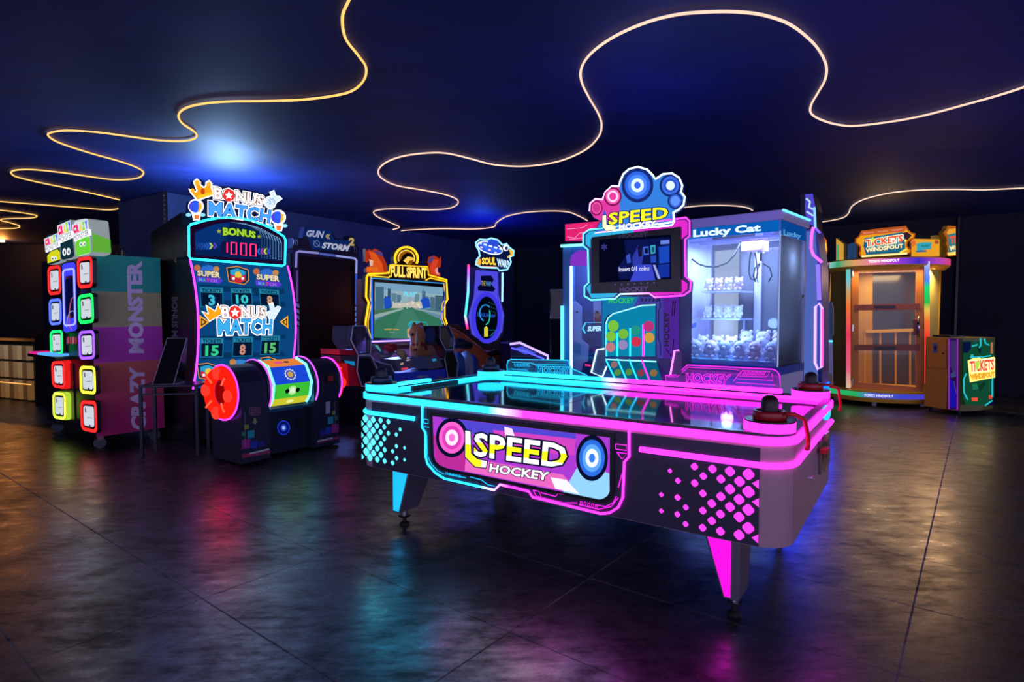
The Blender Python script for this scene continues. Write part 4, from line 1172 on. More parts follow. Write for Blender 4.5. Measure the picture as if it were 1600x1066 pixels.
# upper display
k4 = lambda L: [(240 + x / 5.92, 270 + y / 5.92) for x, y in L]
hd = k4([(325, 500), (345, 478), (500, 435), (600, 418), (700, 412), (800, 420), (900, 440), (1000, 475), (1080, 510), (1150, 550), (1205, 590), (1220, 620), (1215, 850), (1190, 862), (345, 797), (328, 772)])
b = MB(); b.prism(BF.pts(hd, 0.05), Vector((0, 0.25, 0)), P('#161a30', 0.35)); hdo = b.build('bonus_display', bm)
MB().neon(BF, hd, 0.011, E('#20dcff', 4.0), 0.055, closed=True).build('neon_edge', hdo)
b = MB()
b.flat(BF, [(u, v) for u, v in grow(hd, -2.6)], E('#240a34', 0.6), 0.054)
b.flat(BF, k4([(380, 560), (390, 540), (560, 475), (700, 455), (820, 462), (950, 495), (1080, 560), (1180, 625), (1175, 820), (385, 760)]), E('#06245c', 0.8), 0.055)
b.flat(BF, k4([(385, 555), (560, 478), (700, 460), (700, 540), (600, 700), (385, 690)]), E('#0a3a88', 0.7), 0.0556)
for k in range(8):                                        # dotted arcs
    x0 = 1000 + k * 26; y0 = 560 + k * 9
    path = [(720 + k * 18, 458 + k * 2), (860 + k * 20, 476 + k * 6), (x0 - 20, y0 - 18), (x0, y0 + 30), (x0, 800 + k * 2)]
    acc = []
    for i in range(len(path) - 1):
        m_ = 9 if i < 3 else 14
        for j in range(m_): acc.append((path[i][0] + (path[i + 1][0] - path[i][0]) * j / m_, path[i][1] + (path[i + 1][1] - path[i][1]) * j / m_))
    c = E('#8cc0f0', 0.35 + 0.09 * k)
    for x, y in acc: b.flat(BF, k4([(x - 4, y - 2.5), (x + 4, y - 2.5), (x + 4, y + 2.5), (x - 4, y + 2.5)]), c, 0.0565)
for k in range(6):
    x = 385 + k * 24
    b.flat(BF, k4([(x, 650), (x + 14, 650), (x + 32, 680), (x + 14, 712), (x, 712), (x + 16, 680)]), E('#2a6ad8', 0.35 + 0.1 * k), 0.057)
for x, c, d in ((515, '#d0e040', 1), (552, '#6a40c8', 1), (1050, '#d0e040', -1), (1020, '#b040c0', -1), (1085, '#3050c8', -1), (990, '#2a6ad8', -1)):
    y0 = 650 if d > 0 else 700
    b.flat(BF, k4([(x, y0), (x + d * 16, y0), (x + d * 36, y0 + 27), (x + d * 16, y0 + 55), (x, y0 + 55), (x + d * 18, y0 + 27)]), E(c, 0.9), 0.0575)
b.text(BF, 'BONUS', k4([(640, 505), (945, 545), (945, 608), (640, 582)]), E('#103010', 0.8), 0.0576, 0.07, 0, 1.0, 0.12, 0.05)
b.text(BF, 'BONUS', k4([(640, 505), (945, 545), (945, 608), (640, 582)]), E('#a8d838', 1.0), 0.0584, 0, 0, 1.0, 0.12, 0.05)
for s in (star(605, 540, 24), star(975, 590, 20)): b.flat(BF, k4(s), E('#a8b838', 0.9), 0.058)
b.flat(BF, k4([(625, 640), (975, 655), (975, 785), (625, 745)]), E('#101a50', 0.7), 0.0574)
b.build('display_print', hdo)
b = MB()
def digit(x, y, w, h, dy, ch):
    L = {'1': [[(0.5, 0.0), (0.5, 1.0)]], '0': [[(0, 0), (1, 0), (1, 1), (0, 1), (0, 0)]]}[ch]
    for seg in L: b.neon(BF, k4([(x + w * a, y + dy * a + h * c) for a, c in seg]), 0.0065, E('#ff2c64', 2.0), 0.062)
digit(650, 645, 60, 92, 4, '1'); digit(718, 645, 48, 108, 4, '0'); digit(808, 652, 48, 108, 4, '0'); digit(896, 660, 50, 108, 4, '0')
b.build('led_digits', hdo)
# crown sign on top, standing on the display
crown4 = k4([(340, 162), (395, 185), (408, 165), (378, 85), (400, 68), (425, 90), (425, 115), (465, 145), (490, 125), (492, 95), (512, 82), (532, 105), (525, 130), (550, 200), (405, 248), (390, 225), (350, 180)])
hand4 = k4([(1035, 245), (1075, 225), (1100, 235), (1085, 185), (1108, 175), (1125, 222), (1160, 225), (1175, 240), (1130, 270), (1110, 315), (1070, 325), (1040, 300)])
board = k4([(330, 165), (375, 70), (430, 60), (480, 90), (530, 85), (560, 120), (700, 128), (900, 165), (1040, 200), (1090, 165), (1190, 225), (1170, 290), (1150, 320), (1215, 360), (1225, 420), (1190, 520), (1130, 525),
            (1060, 475), (900, 440), (700, 405), (490, 415), (440, 430), (370, 430), (315, 390), (320, 270), (390, 250)])
b = MB(); b.prism(BF.pts(board, 0.06), Vector((0, 0.04, 0)), P('#14386a', 0.4)); sg = b.build('crown_sign', bm)
b = MB()
bq4, mq4 = k4([(558, 132), (1020, 215), (1005, 310), (562, 242)]), k4([(512, 262), (1090, 345), (1072, 470), (512, 395)])
logo(BF, crown4, bq4, mq4, hand4, 0.062, E('#fbf4f0', 1.4), E('#3c8cf0', 1.5), 0.05, 1.3)
for L in ([(1060, 250), (1080, 262), (1082, 285), (1065, 292)], [(1075, 240), (1098, 250), (1102, 268)], [(1102, 238), (1120, 262), (1116, 290)], [(1050, 275), (1068, 272)]): b.neon(BF, k4(L), 0.0028, E('#2a68b8', 1.0), 0.0655)
b.flat(BF, k4([(405, 215), (545, 175), (550, 200), (407, 246)]), E('#ffc028', 1.2), 0.0645); b.flat(BF, k4(circ(455, 172, 20, 30, 14)), E('#c84818', 1.1), 0.065)
for c in ((402, 90, 24), (511, 105, 20), (360, 165, 20)): b.flat(BF, k4(circ(*c)), E('#f8b030', 1.2), 0.065)
for x, y in ((392, 312), (1152, 412)):
    b.flat(BF, k4(circ(x, y, 72, 70, 22)), WHT, 0.0622); b.flat(BF, k4([(x - 45, y + 40), (x + 50, y + 40), (x + 35, y + 128), (x - 25, y + 128)]), WHT, 0.0622)
    b.flat(BF, k4(circ(x - 8, y, 58, 56, 20)), E('#4a48e0', 1.1), 0.063); b.flat(BF, k4(circ(x - 2, y + 2, 30, 58, 20)), E('#2a58f0', 1.2), 0.0634)
    b.flat(BF, k4([(x + 22, y - 50), (x + 52, y - 20), (x + 55, y + 12), (x + 35, y + 45), (x + 15, y + 60), (x + 28, y)]), E('#f0b020', 1.2), 0.0636)
    b.flat(BF, k4([(x - 18, y + 75), (x + 35, y + 75), (x + 26, y + 118), (x - 14, y + 118)]), E('#e8783a', 1.1), 0.0636)
    for dx in (-70, 62): b.flat(BF, k4(circ(x + dx, y + 78, 26, 17, 12)), E('#8ad8f0', 1.2), 0.0632)
b.build('sign_picture', sg)
lamp('sign_glow', bm, (0.80, 0.62, 2.38), '#98c8ff', 150, 0.25)

# play console in front: three posts, a drum of pictures and a big red wheel at each end
cy_, cz, cr_ = -1.02, 0.62, 0.235
DKP = P('#22283c', 0.35)
def post(x0, x1, tag_c):
    bb = MB()
    prof = [(-1.25, 0.02), (-1.25, cz)] + [(cy_ + cr_ * math.cos(math.radians(a)) * -1.0, cz + cr_ * math.sin(math.radians(a))) for a in range(10, 180, 14)] + [(-0.79, cz), (-0.79, 0.02)]
    bb.prism([(x0, y, zz) for y, zz in prof], (x1 - x0, 0, 0), DKP)
    return bb.build('console_post', bm, 0.006)
B1 = Surf(BP, y=-1.252)
p1 = post(-0.235, 0.03, 0); p2 = post(0.50, 0.79, 1)
def squares(par, L):
    bb = MB()
    for u, v, w, h, c in L: bb.flat(B1, [(u, v), (u + w, v - w * 0.13), (u + w, v + h - w * 0.13), (u, v + h)], P(c, 0.45), 0.003)
    bb.build('square_pattern', par)
k6 = lambda x, y: (210 + x / 4.571, 540 + y / 4.571)
def sqs(L): return [(*k6(x, y), w / 4.571, h / 4.571, c) for x, y, w, h, c in L]
squares(p1, sqs([(785, 568, 32, 32, '#a0b040'), (766, 618, 22, 30, '#2a9a70'), (808, 610, 50, 54, '#28b0b8'), (768, 675, 60, 65, '#b82a90'), (832, 685, 44, 52, '#2a40c0'), (880, 690, 50, 34, '#2430a0')]))
squares(p2, sqs([(1412, 468, 22, 28, '#a0b040'), (1435, 508, 18, 26, '#2a9a70'), (1382, 512, 38, 50, '#28b0b8'), (1408, 565, 50, 62, '#b82a90'), (1365, 585, 40, 52, '#2a40c0'), (1325, 605, 36, 40, '#2430a0')]))
bb = MB()
bb.neon(B1, [k6(788, 480), k6(790, 730)], 0.0015, P('#b0b0b8', 0.4), 0.003)
bb.neon(B1, [k6(822, 452), k6(835, 444), k6(895, 444), k6(902, 452), k6(898, 490), k6(885, 497), k6(830, 497), k6(822, 488)], 0.003, P('#b87088', 0.4), 0.003, closed=True)
bb.text(B1, 'BONUS', [k6(832, 452), k6(892, 449), k6(892, 466), k6(832, 469)], P('#c08090', 0.4), 0.004, bold=0.03); bb.text(B1, 'MATCH', [k6(832, 472), k6(892, 469), k6(892, 488), k6(832, 491)], P('#c08090', 0.4), 0.004, bold=0.03)
bb.flat(B1, [k6(852, 518), k6(870, 516), k6(870, 542), k6(882, 541), k6(862, 566), k6(840, 545), k6(852, 544)], P('#b0a870', 0.4), 0.003)
bb.build('label_print', p1)
bb = MB(); bb.flat(B1, [k6(820, 768), k6(960, 735), k6(966, 745), k6(826, 780)], P('#d8d8e0', 0.4), 0.003); bb.flat(B1, [k6(770, 778), k6(818, 768), k6(826, 782), k6(970, 748), k6(970, 770), k6(770, 805)], P('#b03060', 0.4), 0.0025); bb.build('base_stripe', p1)
bb = MB(); bb.flat(B1, [k6(1305, 680), k6(1415, 655), k6(1418, 664), k6(1310, 690)], P('#d8d8e0', 0.4), 0.003); bb.flat(B1, [k6(1305, 690), k6(1418, 662), k6(1458, 645), k6(1458, 668), k6(1305, 700)], P('#b03060', 0.4), 0.0025); bb.build('base_stripe', p2)
bb = MB(); bb.slab(B1, [k6(1368, 405), k6(1398, 398), k6(1398, 482), k6(1368, 490)], 0.004, P('#c0bcd0', 0.4), off=0.004); bb.neon(B1, [k6(1434, 395), k6(1436, 600)], 0.0015, P('#b0b0b8', 0.4), 0.003); bb.build('vertical_label', p2)
bb = MB()
q = B1(*k6(1392, 230)); bb.box(q.x - 0.05, cy_ - 0.238, q.z - 0.05, q.x + 0.06, cy_ - 0.2, q.z + 0.03, BLACK); bb.box(q.x - 0.02, cy_ - 0.246, q.z - 0.035, q.x + 0.035, cy_ - 0.23, q.z + 0.018, P('#c83038', 0.35)); bb.build('card_reader', p2)
# middle panel with speaker
bb = MB(); bb.box(0.03, -1.16, 0.03, 0.50, -0.8, cz - 0.18, P('#141d34', 0.35)); bb.box(0.03, -1.22, cz - 0.2, 0.50, -0.8, cz - 0.17, P('#155a78', 0.3)); mp_ = bb.build('middle_panel', bm)
B2 = Surf(BP, y=-1.162)
bb = MB(); u, v = k6(1066, 588)
bb.flat(B2, circ(u, v, 10, 11.5, 22), E('#1c3ad8', 0.8), 0.003); bb.flat(B2, circ(u, v, 8.6, 10, 22), E('#0c1870', 0.6), 0.004); bb.flat(B2, circ(u, v, 4.6, 5.4, 18), E('#2a50e0', 0.8), 0.005); bb.flat(B2, circ(u, v, 2.4, 2.9, 14), E('#a0b8f0', 0.9), 0.006); bb.build('speaker', mp_)
bb = MB(); u, v = k6(1155, 515); bb.flat(B2, [(u, v), (u + 9, v - 1.2), (u + 9, v + 17), (u, v + 18)], RUBBER, 0.003); bb.build('speaker_grille', mp_)
# picture drum
bb = MB()
angs = [178, 138, 96, 54, 12]
dp = [(cy_ - 0.235 * math.cos(math.radians(180 - a)) * -1, cz + 0.235 * math.sin(math.radians(a))) for a in (100, 62, 22, -18, -48)]
dp = [(cy_ - 0.23 * math.sin(math.radians(a)), cz + 0.02 + 0.23 * math.cos(math.radians(a))) for a in (0, 40, 84, 118, 140)]
cols = ('#f08a3c', '#1a4ae0', '#40c838', '#d8d030')
x0, x1 = 0.075, 0.47
for k in range(4):
    (ya, za), (yb, zb) = dp[k], dp[k + 1]
    bb.add([(x0, ya, za), (x1, ya, za), (x1, yb, zb), (x0, yb, zb)], [(0, 3, 2, 1)], E(cols[k], 0.9))
dr = bb.build('picture_drum', bm)
bb = MB()
def onface(k, s, t, o=0.004):
    (ya, za), (yb, zb) = dp[k], dp[k + 1]
    nrm = Vector((0, -(za - zb), -(yb - ya))).normalized()
    if nrm.y > 0: nrm = -nrm
    return Vector((x0 + (x1 - x0) * s, ya + (yb - ya) * t, za + (zb - za) * t)) + nrm * o
def face_disc(k, s, t, r, c, o=0.004, n=16, rt=None):
    (ya, za), (yb, zb) = dp[k], dp[k + 1]
    h = math.hypot(yb - ya, zb - za); w = x1 - x0
    bb.ngon([onface(k, s + r * math.cos(2 * math.pi * i / n) / w, t + (rt or r) * math.sin(2 * math.pi * i / n) / h, o) for i in range(n)], c)
def face_star(k, s, t, r, c, o=0.004, pts=12):
    (ya, za), (yb, zb) = dp[k], dp[k + 1]
    h = math.hypot(yb - ya, zb - za); w = x1 - x0
    bb.ngon([onface(k, s + r * (1 if i % 2 else 0.8) * math.cos(math.pi * i / pts) / w, t + r * (1 if i % 2 else 0.8) * math.sin(math.pi * i / pts) / h, o) for i in range(2 * pts)], c)
face_star(1, 0.5, 0.5, 0.062, E('#d8e0f0', 1.0)); face_disc(1, 0.5, 0.5, 0.045, E('#2048c0', 1.0), 0.005); face_disc(1, 0.5, 0.5, 0.03, E('#c8a050', 1.0), 0.006)
face_star(2, 0.5, 0.5, 0.05, E('#b0e890', 1.0)); face_disc(2, 0.36, 0.5, 0.022, P('#0a1410', 0.4), 0.006); face_disc(2, 0.64, 0.5, 0.022, P('#0a1410', 0.4), 0.006); face_disc(2, 0.5, 0.5, 0.026, E('#e0f0d8', 1.0), 0.005)
face_disc(0, 0.4, 0.5, 0.05, E('#e04a90', 1.0), 0.005, 16, 0.025); face_disc(0, 0.6, 0.5, 0.03, P('#201018', 0.4), 0.006, 12, 0.018)
face_disc(3, 0.5, 0.5, 0.04, E('#f0f0a0', 1.0), 0.005, 14, 0.02)
bb.build('drum_pictures', dr)
for x in (x0, x1):
    MB().tube([(x, y - 0.006, zz + 0.004) for y, zz in dp], 0.012, E('#58f0ff', 4.0)).build('neon_edge', dr)
for x in (x0 - 0.045, x1 + 0.05):
    MB().tube([(x, cy_ - 0.265 * math.sin(math.radians(a)), cz + 0.0 + 0.265 * math.cos(math.radians(a))) for a in range(-20, 151, 10)], 0.009, E('#b84cff', 2.0)).build('neon_arc', dr)
    bb = MB(); bb.lathe([(0, 0), (0.262, 0), (0.262, 0.02), (0, 0.02)], (x - 0.01, cy_, cz), DKP, 28, 'x'); bb.build('drum_side', dr)
def wheel(x, sgn):
    bb = MB()
    RED = E('#ff1408', 2.0)
    bb.lathe([(0.115, 0.0), (0.12, 0.03), (0.145, 0.055), (0.185, 0.06), (0.218, 0.035), (0.228, 0.0), (0.115, 0.0)], (x, cy_, cz), RED, 36, 'x')
    for p in bb.v[:]: pass
    if sgn < 0: bb.v = [(2 * x - px, py, pz) for px, py, pz in bb.v]
    w = bb.build('spinner_wheel', bm)
    for k in range(4):
        a = math.radians(90 * k + 4)
        c2 = Vector((x + sgn * 0.05, cy_ + 0.172 * math.cos(a), cz + 0.172 * math.sin(a)))
        b3 = MB(); b3.ball(c2, (0.03, 0.055, 0.055), E('#ff3024', 1.6), 12, 8); b3.build('grip_bump', w)
    b3 = MB(); b3.lathe([(0, 0), (0.1, 0), (0.1, 0.015), (0, 0.015)], (x, cy_, cz), E('#b00408', 0.6), 24, 'x'); b3.build('hub', w)
    for k in range(4):
        a = math.radians(90 * k + 48)
        b3 = MB(); b3.tube([(x + sgn * 0.05, cy_ + 0.11 * math.cos(a), cz + 0.11 * math.sin(a)), (x + sgn * 0.062, cy_ + 0.20 * math.cos(a), cz + 0.20 * math.sin(a))], 0.009, E('#ff6a48', 1.0), 8); b3.build('spoke', w)
    xr_ = x - sgn * 0.006
    b3 = MB(); b3.tube([(xr_, cy_ + 0.238 * math.cos(2 * math.pi * k / 32), cz + 0.238 * math.sin(2 * math.pi * k / 32)) for k in range(32)], 0.008, E('#e03cff', 2.2), 6, True); b3.build('neon_ring', w)
    b3 = MB(); b3.lathe([(0, 0), (0.235, 0), (0.235, 0.03), (0, 0.03)], (xr_ - (0.03 if sgn > 0 else 0.0), cy_, cz), DKP, 28, 'x'); b3.build('wheel_housing', w)
wheel(-0.27, -1); wheel(0.83, 1)
bb = MB(); bb.box(0.06, -0.8, 0.05, 0.78, -0.02, 0.42, SATIN); bb.build('console_base', bm)

# ------------------------------------------------------------------ side table with leaning sign stand
SP_ = Pose(-3.37, 5.37, math.radians(8))
ta = thing('side_table', 'small dark metal side table with thin legs beside the boxy prize machine', 'table', SP_)
MET = P('#2a2c3a', 0.3, 0.6)
MB().box(0, 0, 0.63, 0.50, 0.30, 0.65, MET).build('table_top', ta, 0.003)
for x, y in ((0.0, 0.0), (0.475, 0.0), (0.0, 0.275), (0.475, 0.275)):
    MB().box(x, y, 0, x + 0.025, y + 0.025, 0.63, MET).build('leg', ta)
MB().box(0.0, 0.0, 0.56, 0.50, 0.025, 0.575, MET).build('rail', ta)
sd = thing('sign_stand', 'black leaning sign stand with thin white edges on the small side table', 'sign stand', SP_)
b = MB()
a0, a1, a2, a3 = (0.10, 0.05, 0.654), (0.28, 0.05, 0.654), (0.36, 0.16, 1.07), (0.19, 0.16, 1.07)
b.add([a0, a1, a2, a3, (0.12, 0.24, 0.654), (0.3, 0.24, 0.654), (0.365, 0.185, 1.07), (0.195, 0.185, 1.07)], [(0, 1, 2, 3), (4, 7, 6, 5), (0, 4, 5, 1), (1, 5, 6, 2), (2, 6, 7, 3), (3, 7, 4, 0)], P('#08080c', 0.12))
b.build('panel', sd)
b = MB(); b.tube([a0, a1, a2, a3], 0.0028, P('#c8c4d8', 0.3), 6, True); b.tube([a1, (0.3, 0.24, 0.655)], 0.0025, P('#c8c4d8', 0.3)); b.build('edging', sd)
MB().box(0.06, 0.02, 0.6504, 0.36, 0.26, 0.6518, P('#3a3c4c', 0.3)).build('foot_plate', sd)

# ------------------------------------------------------------------ gun game (screen off)
GP = Pose(-2.79, 7.6, A55)
gm = thing('gun_game_machine', 'dark tall game machine with blank screen and header reading gun storm', 'arcade machine', GP)
GF = Surf(GP, y=0.0)
k7 = lambda L: [(440 + x / 4.1, 340 + y / 4.1) for x, y in L]
b = MB(); b.box(0.0, 0.02, 0, 1.07, 0.6, 2.06, P('#14172c', 0.4)); b.build('cabinet', gm)
hdr = k7([(68, 195), (72, 130), (135, 130), (150, 60), (320, 80), (345, 130), (420, 140), (430, 115), (470, 120), (470, 165), (492, 185), (492, 240), (70, 198)])
b = MB(); b.prism(GF.pts(hdr, 0.04), Vector((0, 0.1, 0)), P('#15193a', 0.4)); hd2 = b.build('header', gm)
b = MB()
b.flat(GF, k7([(135, 115), (160, 62), (318, 82), (335, 140), (440, 150), (440, 215), (195, 205), (170, 130)]), E('#123078', 0.55), 0.042)
b.text(GF, 'GUN', k7([(160, 78), (275, 88), (270, 132), (157, 122)]), E('#a8b0d8', 0.8), 0.046, 0, 0.2, 1.0, 0, 0.05)
b.text(GF, 'STORM', k7([(262, 157), (440, 177), (430, 218), (256, 197)]), E('#c0c4dc', 0.8), 0.046, 0, 0.2, 1.0, 0, 0.05)
b.text(GF, '2', k7([(428, 128), (466, 130), (466, 182), (428, 180)]), E('#b8a068', 0.9), 0.048, 0, 0.1, 1.0, 0, 0.05)
b.text(GF, '«', k7([(280, 105), (312, 108), (312, 138), (280, 134)]), E('#a89868', 0.8), 0.046, bold=0.04)
b.neon(GF, k7(circ(225, 168, 18, 20, 14)), 0.004, E('#8090c8', 0.7), 0.046, closed=True); b.neon(GF, k7([(205, 148), (248, 190)]), 0.003, E('#8090c8', 0.7), 0.046)
for x, y in ((72, 135), (84, 137), (96, 139), (462, 185), (474, 187)): b.neon(GF, k7([(x, y), (x + 6, y + 18), (x + 2, y + 42)]), 0.005, P('#6a7098', 0.4), 0.046)
b.build('lettering', hd2)
b = MB()
fo = k7([(75, 198), (492, 243), (492, 900), (75, 940)]); fi = k7([(112, 240), (470, 278), (470, 900), (112, 930)])
b.ring(GF, fo, fi, P('#2a2858', 0.4), 0.006)
fs_ = b.build('screen_surround', gm)
b = MB()
b.neon(GF, k7([(92, 320), (95, 225), (108, 216), (235, 228)]), 0.014, E('#9a98e8', 0.75), 0.012); b.neon(GF, k7([(345, 245), (470, 262), (480, 275), (478, 360)]), 0.014, E('#a0a8f0', 0.8), 0.012)
b.neon(GF, k7([(478, 365), (478, 560)]), 0.014, E('#3860d8', 0.8), 0.012); b.neon(GF, k7([(98, 340), (100, 540)]), 0.012, E('#7a58b8', 0.5), 0.012); b.neon(GF, k7([(105, 700), (108, 900)]), 0.012, E('#7a58b8', 0.5), 0.012)
b.neon(GF, k7([(245, 232), (345, 244)]), 0.016, E('#5868c8', 0.7), 0.014)
for k in range(4):
    b.flat(GF, k7([(90, 545 + k * 38), (112, 555 + k * 38), (114, 580 + k * 38), (90, 565 + k * 38)]), E('#6a68c0', 0.6), 0.012)
    b.flat(GF, k7([(470, 575 + k * 36), (490, 560 + k * 36), (490, 585 + k * 36), (470, 600 + k * 36)]), E('#5878d0', 0.7), 0.012)
b.build('edge_lights', fs_)
MB().flat(GF, fi, P('#04050d', 0.5, 0.0, 0.3), 0.004).build('screen', gm)

# ------------------------------------------------------------------ horse racing game
HP = Pose(-1.862, 7.6, A55)
hm = thing('horse_racing_machine', 'horse racing game with gold neon frame and sign reading full sprint', 'arcade machine', HP)
HF = Surf(HP, y=0.0)
k8 = lambda L: [(520 + x / 4.265, 370 + y / 4.265) for x, y in L]
b = MB(); b.box(0.03, 0.03, 0, 1.58, 0.2, 1.74, P('#7a444e', 0.4)); b.build('cabinet', hm)
gold_out = k8([(225, 268), (235, 250), (375, 238), (382, 188), (412, 184), (415, 130), (425, 95), (450, 72), (490, 65), (525, 72), (552, 100), (565, 130), (562, 186), (632, 198), (640, 252), (755, 285), (765, 300), (765, 420), (745, 450), (745, 540), (768, 590), (750, 690), (740, 720),
               (250, 720), (240, 690), (215, 610), (218, 560), (240, 440), (220, 400)])
b = MB(); b.prism(HF.pts(gold_out, 0.03), Vector((0, 0.08, 0)), P('#3a2410', 0.35)); gf = b.build('gold_frame', hm)
lamp('console_fill', hm, (0.35, -0.06, 1.0), '#7088ff', 30, 1.2, (-0.1, -0.45, -1), sy=0.05)  # added fill light under the screen, brightens the console
GN = E('#ffb41c', 1.9)
b = MB()
b.neon(HF, k8([(245, 690), (218, 610), (220, 560), (240, 440), (222, 400), (226, 268), (236, 250), (375, 240)]), 0.014, GN, 0.04)
b.neon(HF, k8([(640, 254), (758, 288), (764, 420), (745, 450), (745, 540), (766, 592), (752, 690)]), 0.014, GN, 0.04)
b.neon(HF, k8([(375, 240), (382, 188), (632, 200), (638, 254)]), 0.008, GN, 0.042)
b.neon(HF, k8(circ(490, 145, 76, 76, 22, math.radians(155), math.radians(385))), 0.016, GN, 0.042)
b.neon(HF, k8(circ(490, 145, 54, 54, 20, math.radians(160), math.radians(380))), 0.008, E('#ffc850', 1.3), 0.042)
b.neon(HF, k8([(255, 262), (248, 400), (258, 440), (236, 560), (236, 610), (256, 680)]), 0.006, E('#ffcc40', 1.2), 0.042)
b.neon(HF, k8([(740, 310), (748, 415), (728, 450), (728, 540), (748, 590)]), 0.006, E('#ffcc40', 1.2), 0.042)
b.neon(HF, k8([(240, 258), (375, 272), (380, 262)]), 0.008, GN, 0.042); b.neon(HF, k8([(620, 290), (650, 275), (755, 300)]), 0.008, GN, 0.042)
b.build('neon_edge', gf)
b = MB()
b.flat(HF, k8([(386, 194), (628, 204), (632, 275), (382, 270)]), E('#1a0c08', 0.6), 0.036)
q = k8([(386, 194), (626, 206), (628, 280), (384, 268)])
b.text(HF, 'FULL SPRINT', q, E('#ffd860', 1.2), 0.042, 0, 0, 0.95, 0, 0.05)
b.build('lettering', gf)
clip = None
b = MB()
b.flat(HF, k8(circ(490, 145, 50, 50, 20)), E('#a8600c', 0.8), 0.036); b.flat(HF, k8([(445, 165), (470, 120), (500, 105), (530, 115), (540, 135), (555, 150), (545, 160), (515, 155), (505, 190), (455, 190)]), E('#1a0e06', 0.6), 0.038)
b.flat(HF, k8([(470, 160), (500, 130), (535, 140), (550, 152), (510, 160), (500, 185)]), E('#f0c050', 1.1), 0.0386)
b.build('medallion', gf)
def horse_cut(k, pts, name):
    bb = MB(); bb.prism(HF.pts(pts, 0.05), Vector((0, 0.04, 0)), P('#5a1a10', 0.4), cap=E('#b83418', 0.85))
    return bb.build(name, hm)
lamp('sign_glow', hm, (1.35, 0.55, 1.55), '#ff8a48', 13, 0.1)  # unseen point light added behind the cabinet to warm the wall
hl = horse_cut(0, k8([(215, 80), (228, 98), (240, 82), (258, 92), (280, 78), (330, 105), (335, 130), (358, 180), (362, 238), (290, 240), (220, 238), (222, 210), (248, 198), (255, 175), (240, 160), (225, 175), (216, 165)]), 'horse_cutout')
b = MB(); b.flat(HF, k8([(240, 95), (285, 110), (330, 180), (340, 235), (270, 238), (262, 170)]), E('#e85a20', 0.9), 0.052); b.flat(HF, k8([(262, 88), (330, 105), (335, 130), (300, 120)]), E('#5a4a90', 0.7), 0.0525); b.flat(HF, k8([(242, 150), (270, 160), (265, 195), (250, 200)]), E('#f0c0a0', 0.9), 0.053); b.flat(HF, k8([(225, 200), (300, 205), (300, 235), (225, 236)]), E('#f0701c', 0.9), 0.0526); b.build('print', hl)
hr = horse_cut(1, k8([(720, 128), (708, 150), (700, 138), (672, 125), (640, 135), (630, 165), (640, 200), (640, 250), (700, 268), (718, 262), (715, 240), (690, 232), (700, 205), (718, 205), (722, 170)]), 'horse_cutout')
b = MB(); b.flat(HF, k8([(705, 155), (670, 150), (650, 200), (655, 248), (690, 258), (685, 215)]), E('#e04428', 0.9), 0.052); b.flat(HF, k8([(632, 160), (665, 128), (675, 145), (650, 180)]), E('#5a4a90', 0.7), 0.0525); b.flat(HF, k8([(700, 200), (680, 220), (690, 250), (712, 255), (700, 235)]), E('#f0a0a0', 0.9), 0.053); b.build('print', hr)
# screen
b = MB(); scq = k8([(255, 275), (750, 310), (738, 700), (258, 690)])
b.prism(HF.pts(scq, 0.04), Vector((0, 0.03, 0)), P('#0a0a12', 0.25)); sc = b.build('screen', hm)
b = MB()
b.neon(HF, k8([(258, 280), (262, 688)]), 0.012, E('#2c6cff', 1.6), 0.046); b.neon(HF, k8([(258, 276), (748, 312)]), 0.006, E('#3aa0f0', 1.2), 0.046); b.neon(HF, k8([(262, 700), (520, 690)]), 0.012, E('#7a60ff', 5.0), 0.046)
b.neon(HF, k8([(748, 320), (742, 460), (722, 520), (722, 560), (732, 580)]), 0.008, EB('z', [(1.0, '#20e060'), (1.25, '#7040f0'), (1.45, '#2050d0'), (1.75, '#102050')], 1.3), 0.046)
b.build('neon_edge', sc)
b = MB()
def ph(L, c, o, s=1.15): b.flat(HF, k8(L), E(c, s), o)
pic = [(280, 302), (735, 338), (735, 610), (725, 690), (275, 672)]
ph(pic, '#5a8098', 0.042)
ph([(280, 302), (735, 338), (735, 400), (280, 360)], '#7098b4', 0.0424)
ph([(280, 350), (735, 385), (735, 440), (280, 430)], '#86a4b0', 0.0426)
for x0, y0, x1, y1, c in ((285, 330, 340, 500, '#3c6478'), (345, 395, 362, 490, '#34586c'), (366, 345, 385, 480, '#2a4c70'), (390, 375, 425, 480, '#547888'), (428, 385, 455, 470, '#4a6c84'), (500, 400, 540, 470, '#8a9aa4'), (545, 380, 575, 470, '#62808c'), (595, 360, 618, 470, '#3c5878'), (620, 395, 640, 470, '#4c6c84'), (650, 400, 680, 480, '#486478'), (682, 390, 735, 500, '#3a5a6c')):
    ph([(x0, y0), (x1, y0 + 4), (x1, y1), (x0, y1)], c, 0.0428)
ph([(598, 385), (604, 345), (611, 385)], '#506a84', 0.043)
ph([(340, 410), (365, 395), (385, 405), (395, 470), (345, 485)], '#1c48b0', 0.0432); ph([(585, 420), (610, 400), (645, 415), (650, 470), (590, 480)], '#1c48b0', 0.0432)
ph([(400, 440), (590, 435), (600, 475), (390, 480)], '#b8b4a4', 0.0433)
random.seed(3)
for k in range(30):
    x, y = random.uniform(400, 590), random.uniform(430, 475); ph(circ(x, y, 5, 4, 6), random.choice(('#e8e0d0', '#c89a60', '#d8d8e8', '#a0b0c0')), 0.0436)
ph([(470, 470), (540, 470), (735, 560), (735, 610), (725, 690), (275, 672), (278, 560)], '#2e6a52', 0.0434)
ph([(278, 520), (470, 475), (474, 484), (278, 545)], '#8aa09c', 0.0438); ph([(540, 475), (735, 505), (735, 525), (545, 484)], '#7c96a0', 0.0438)
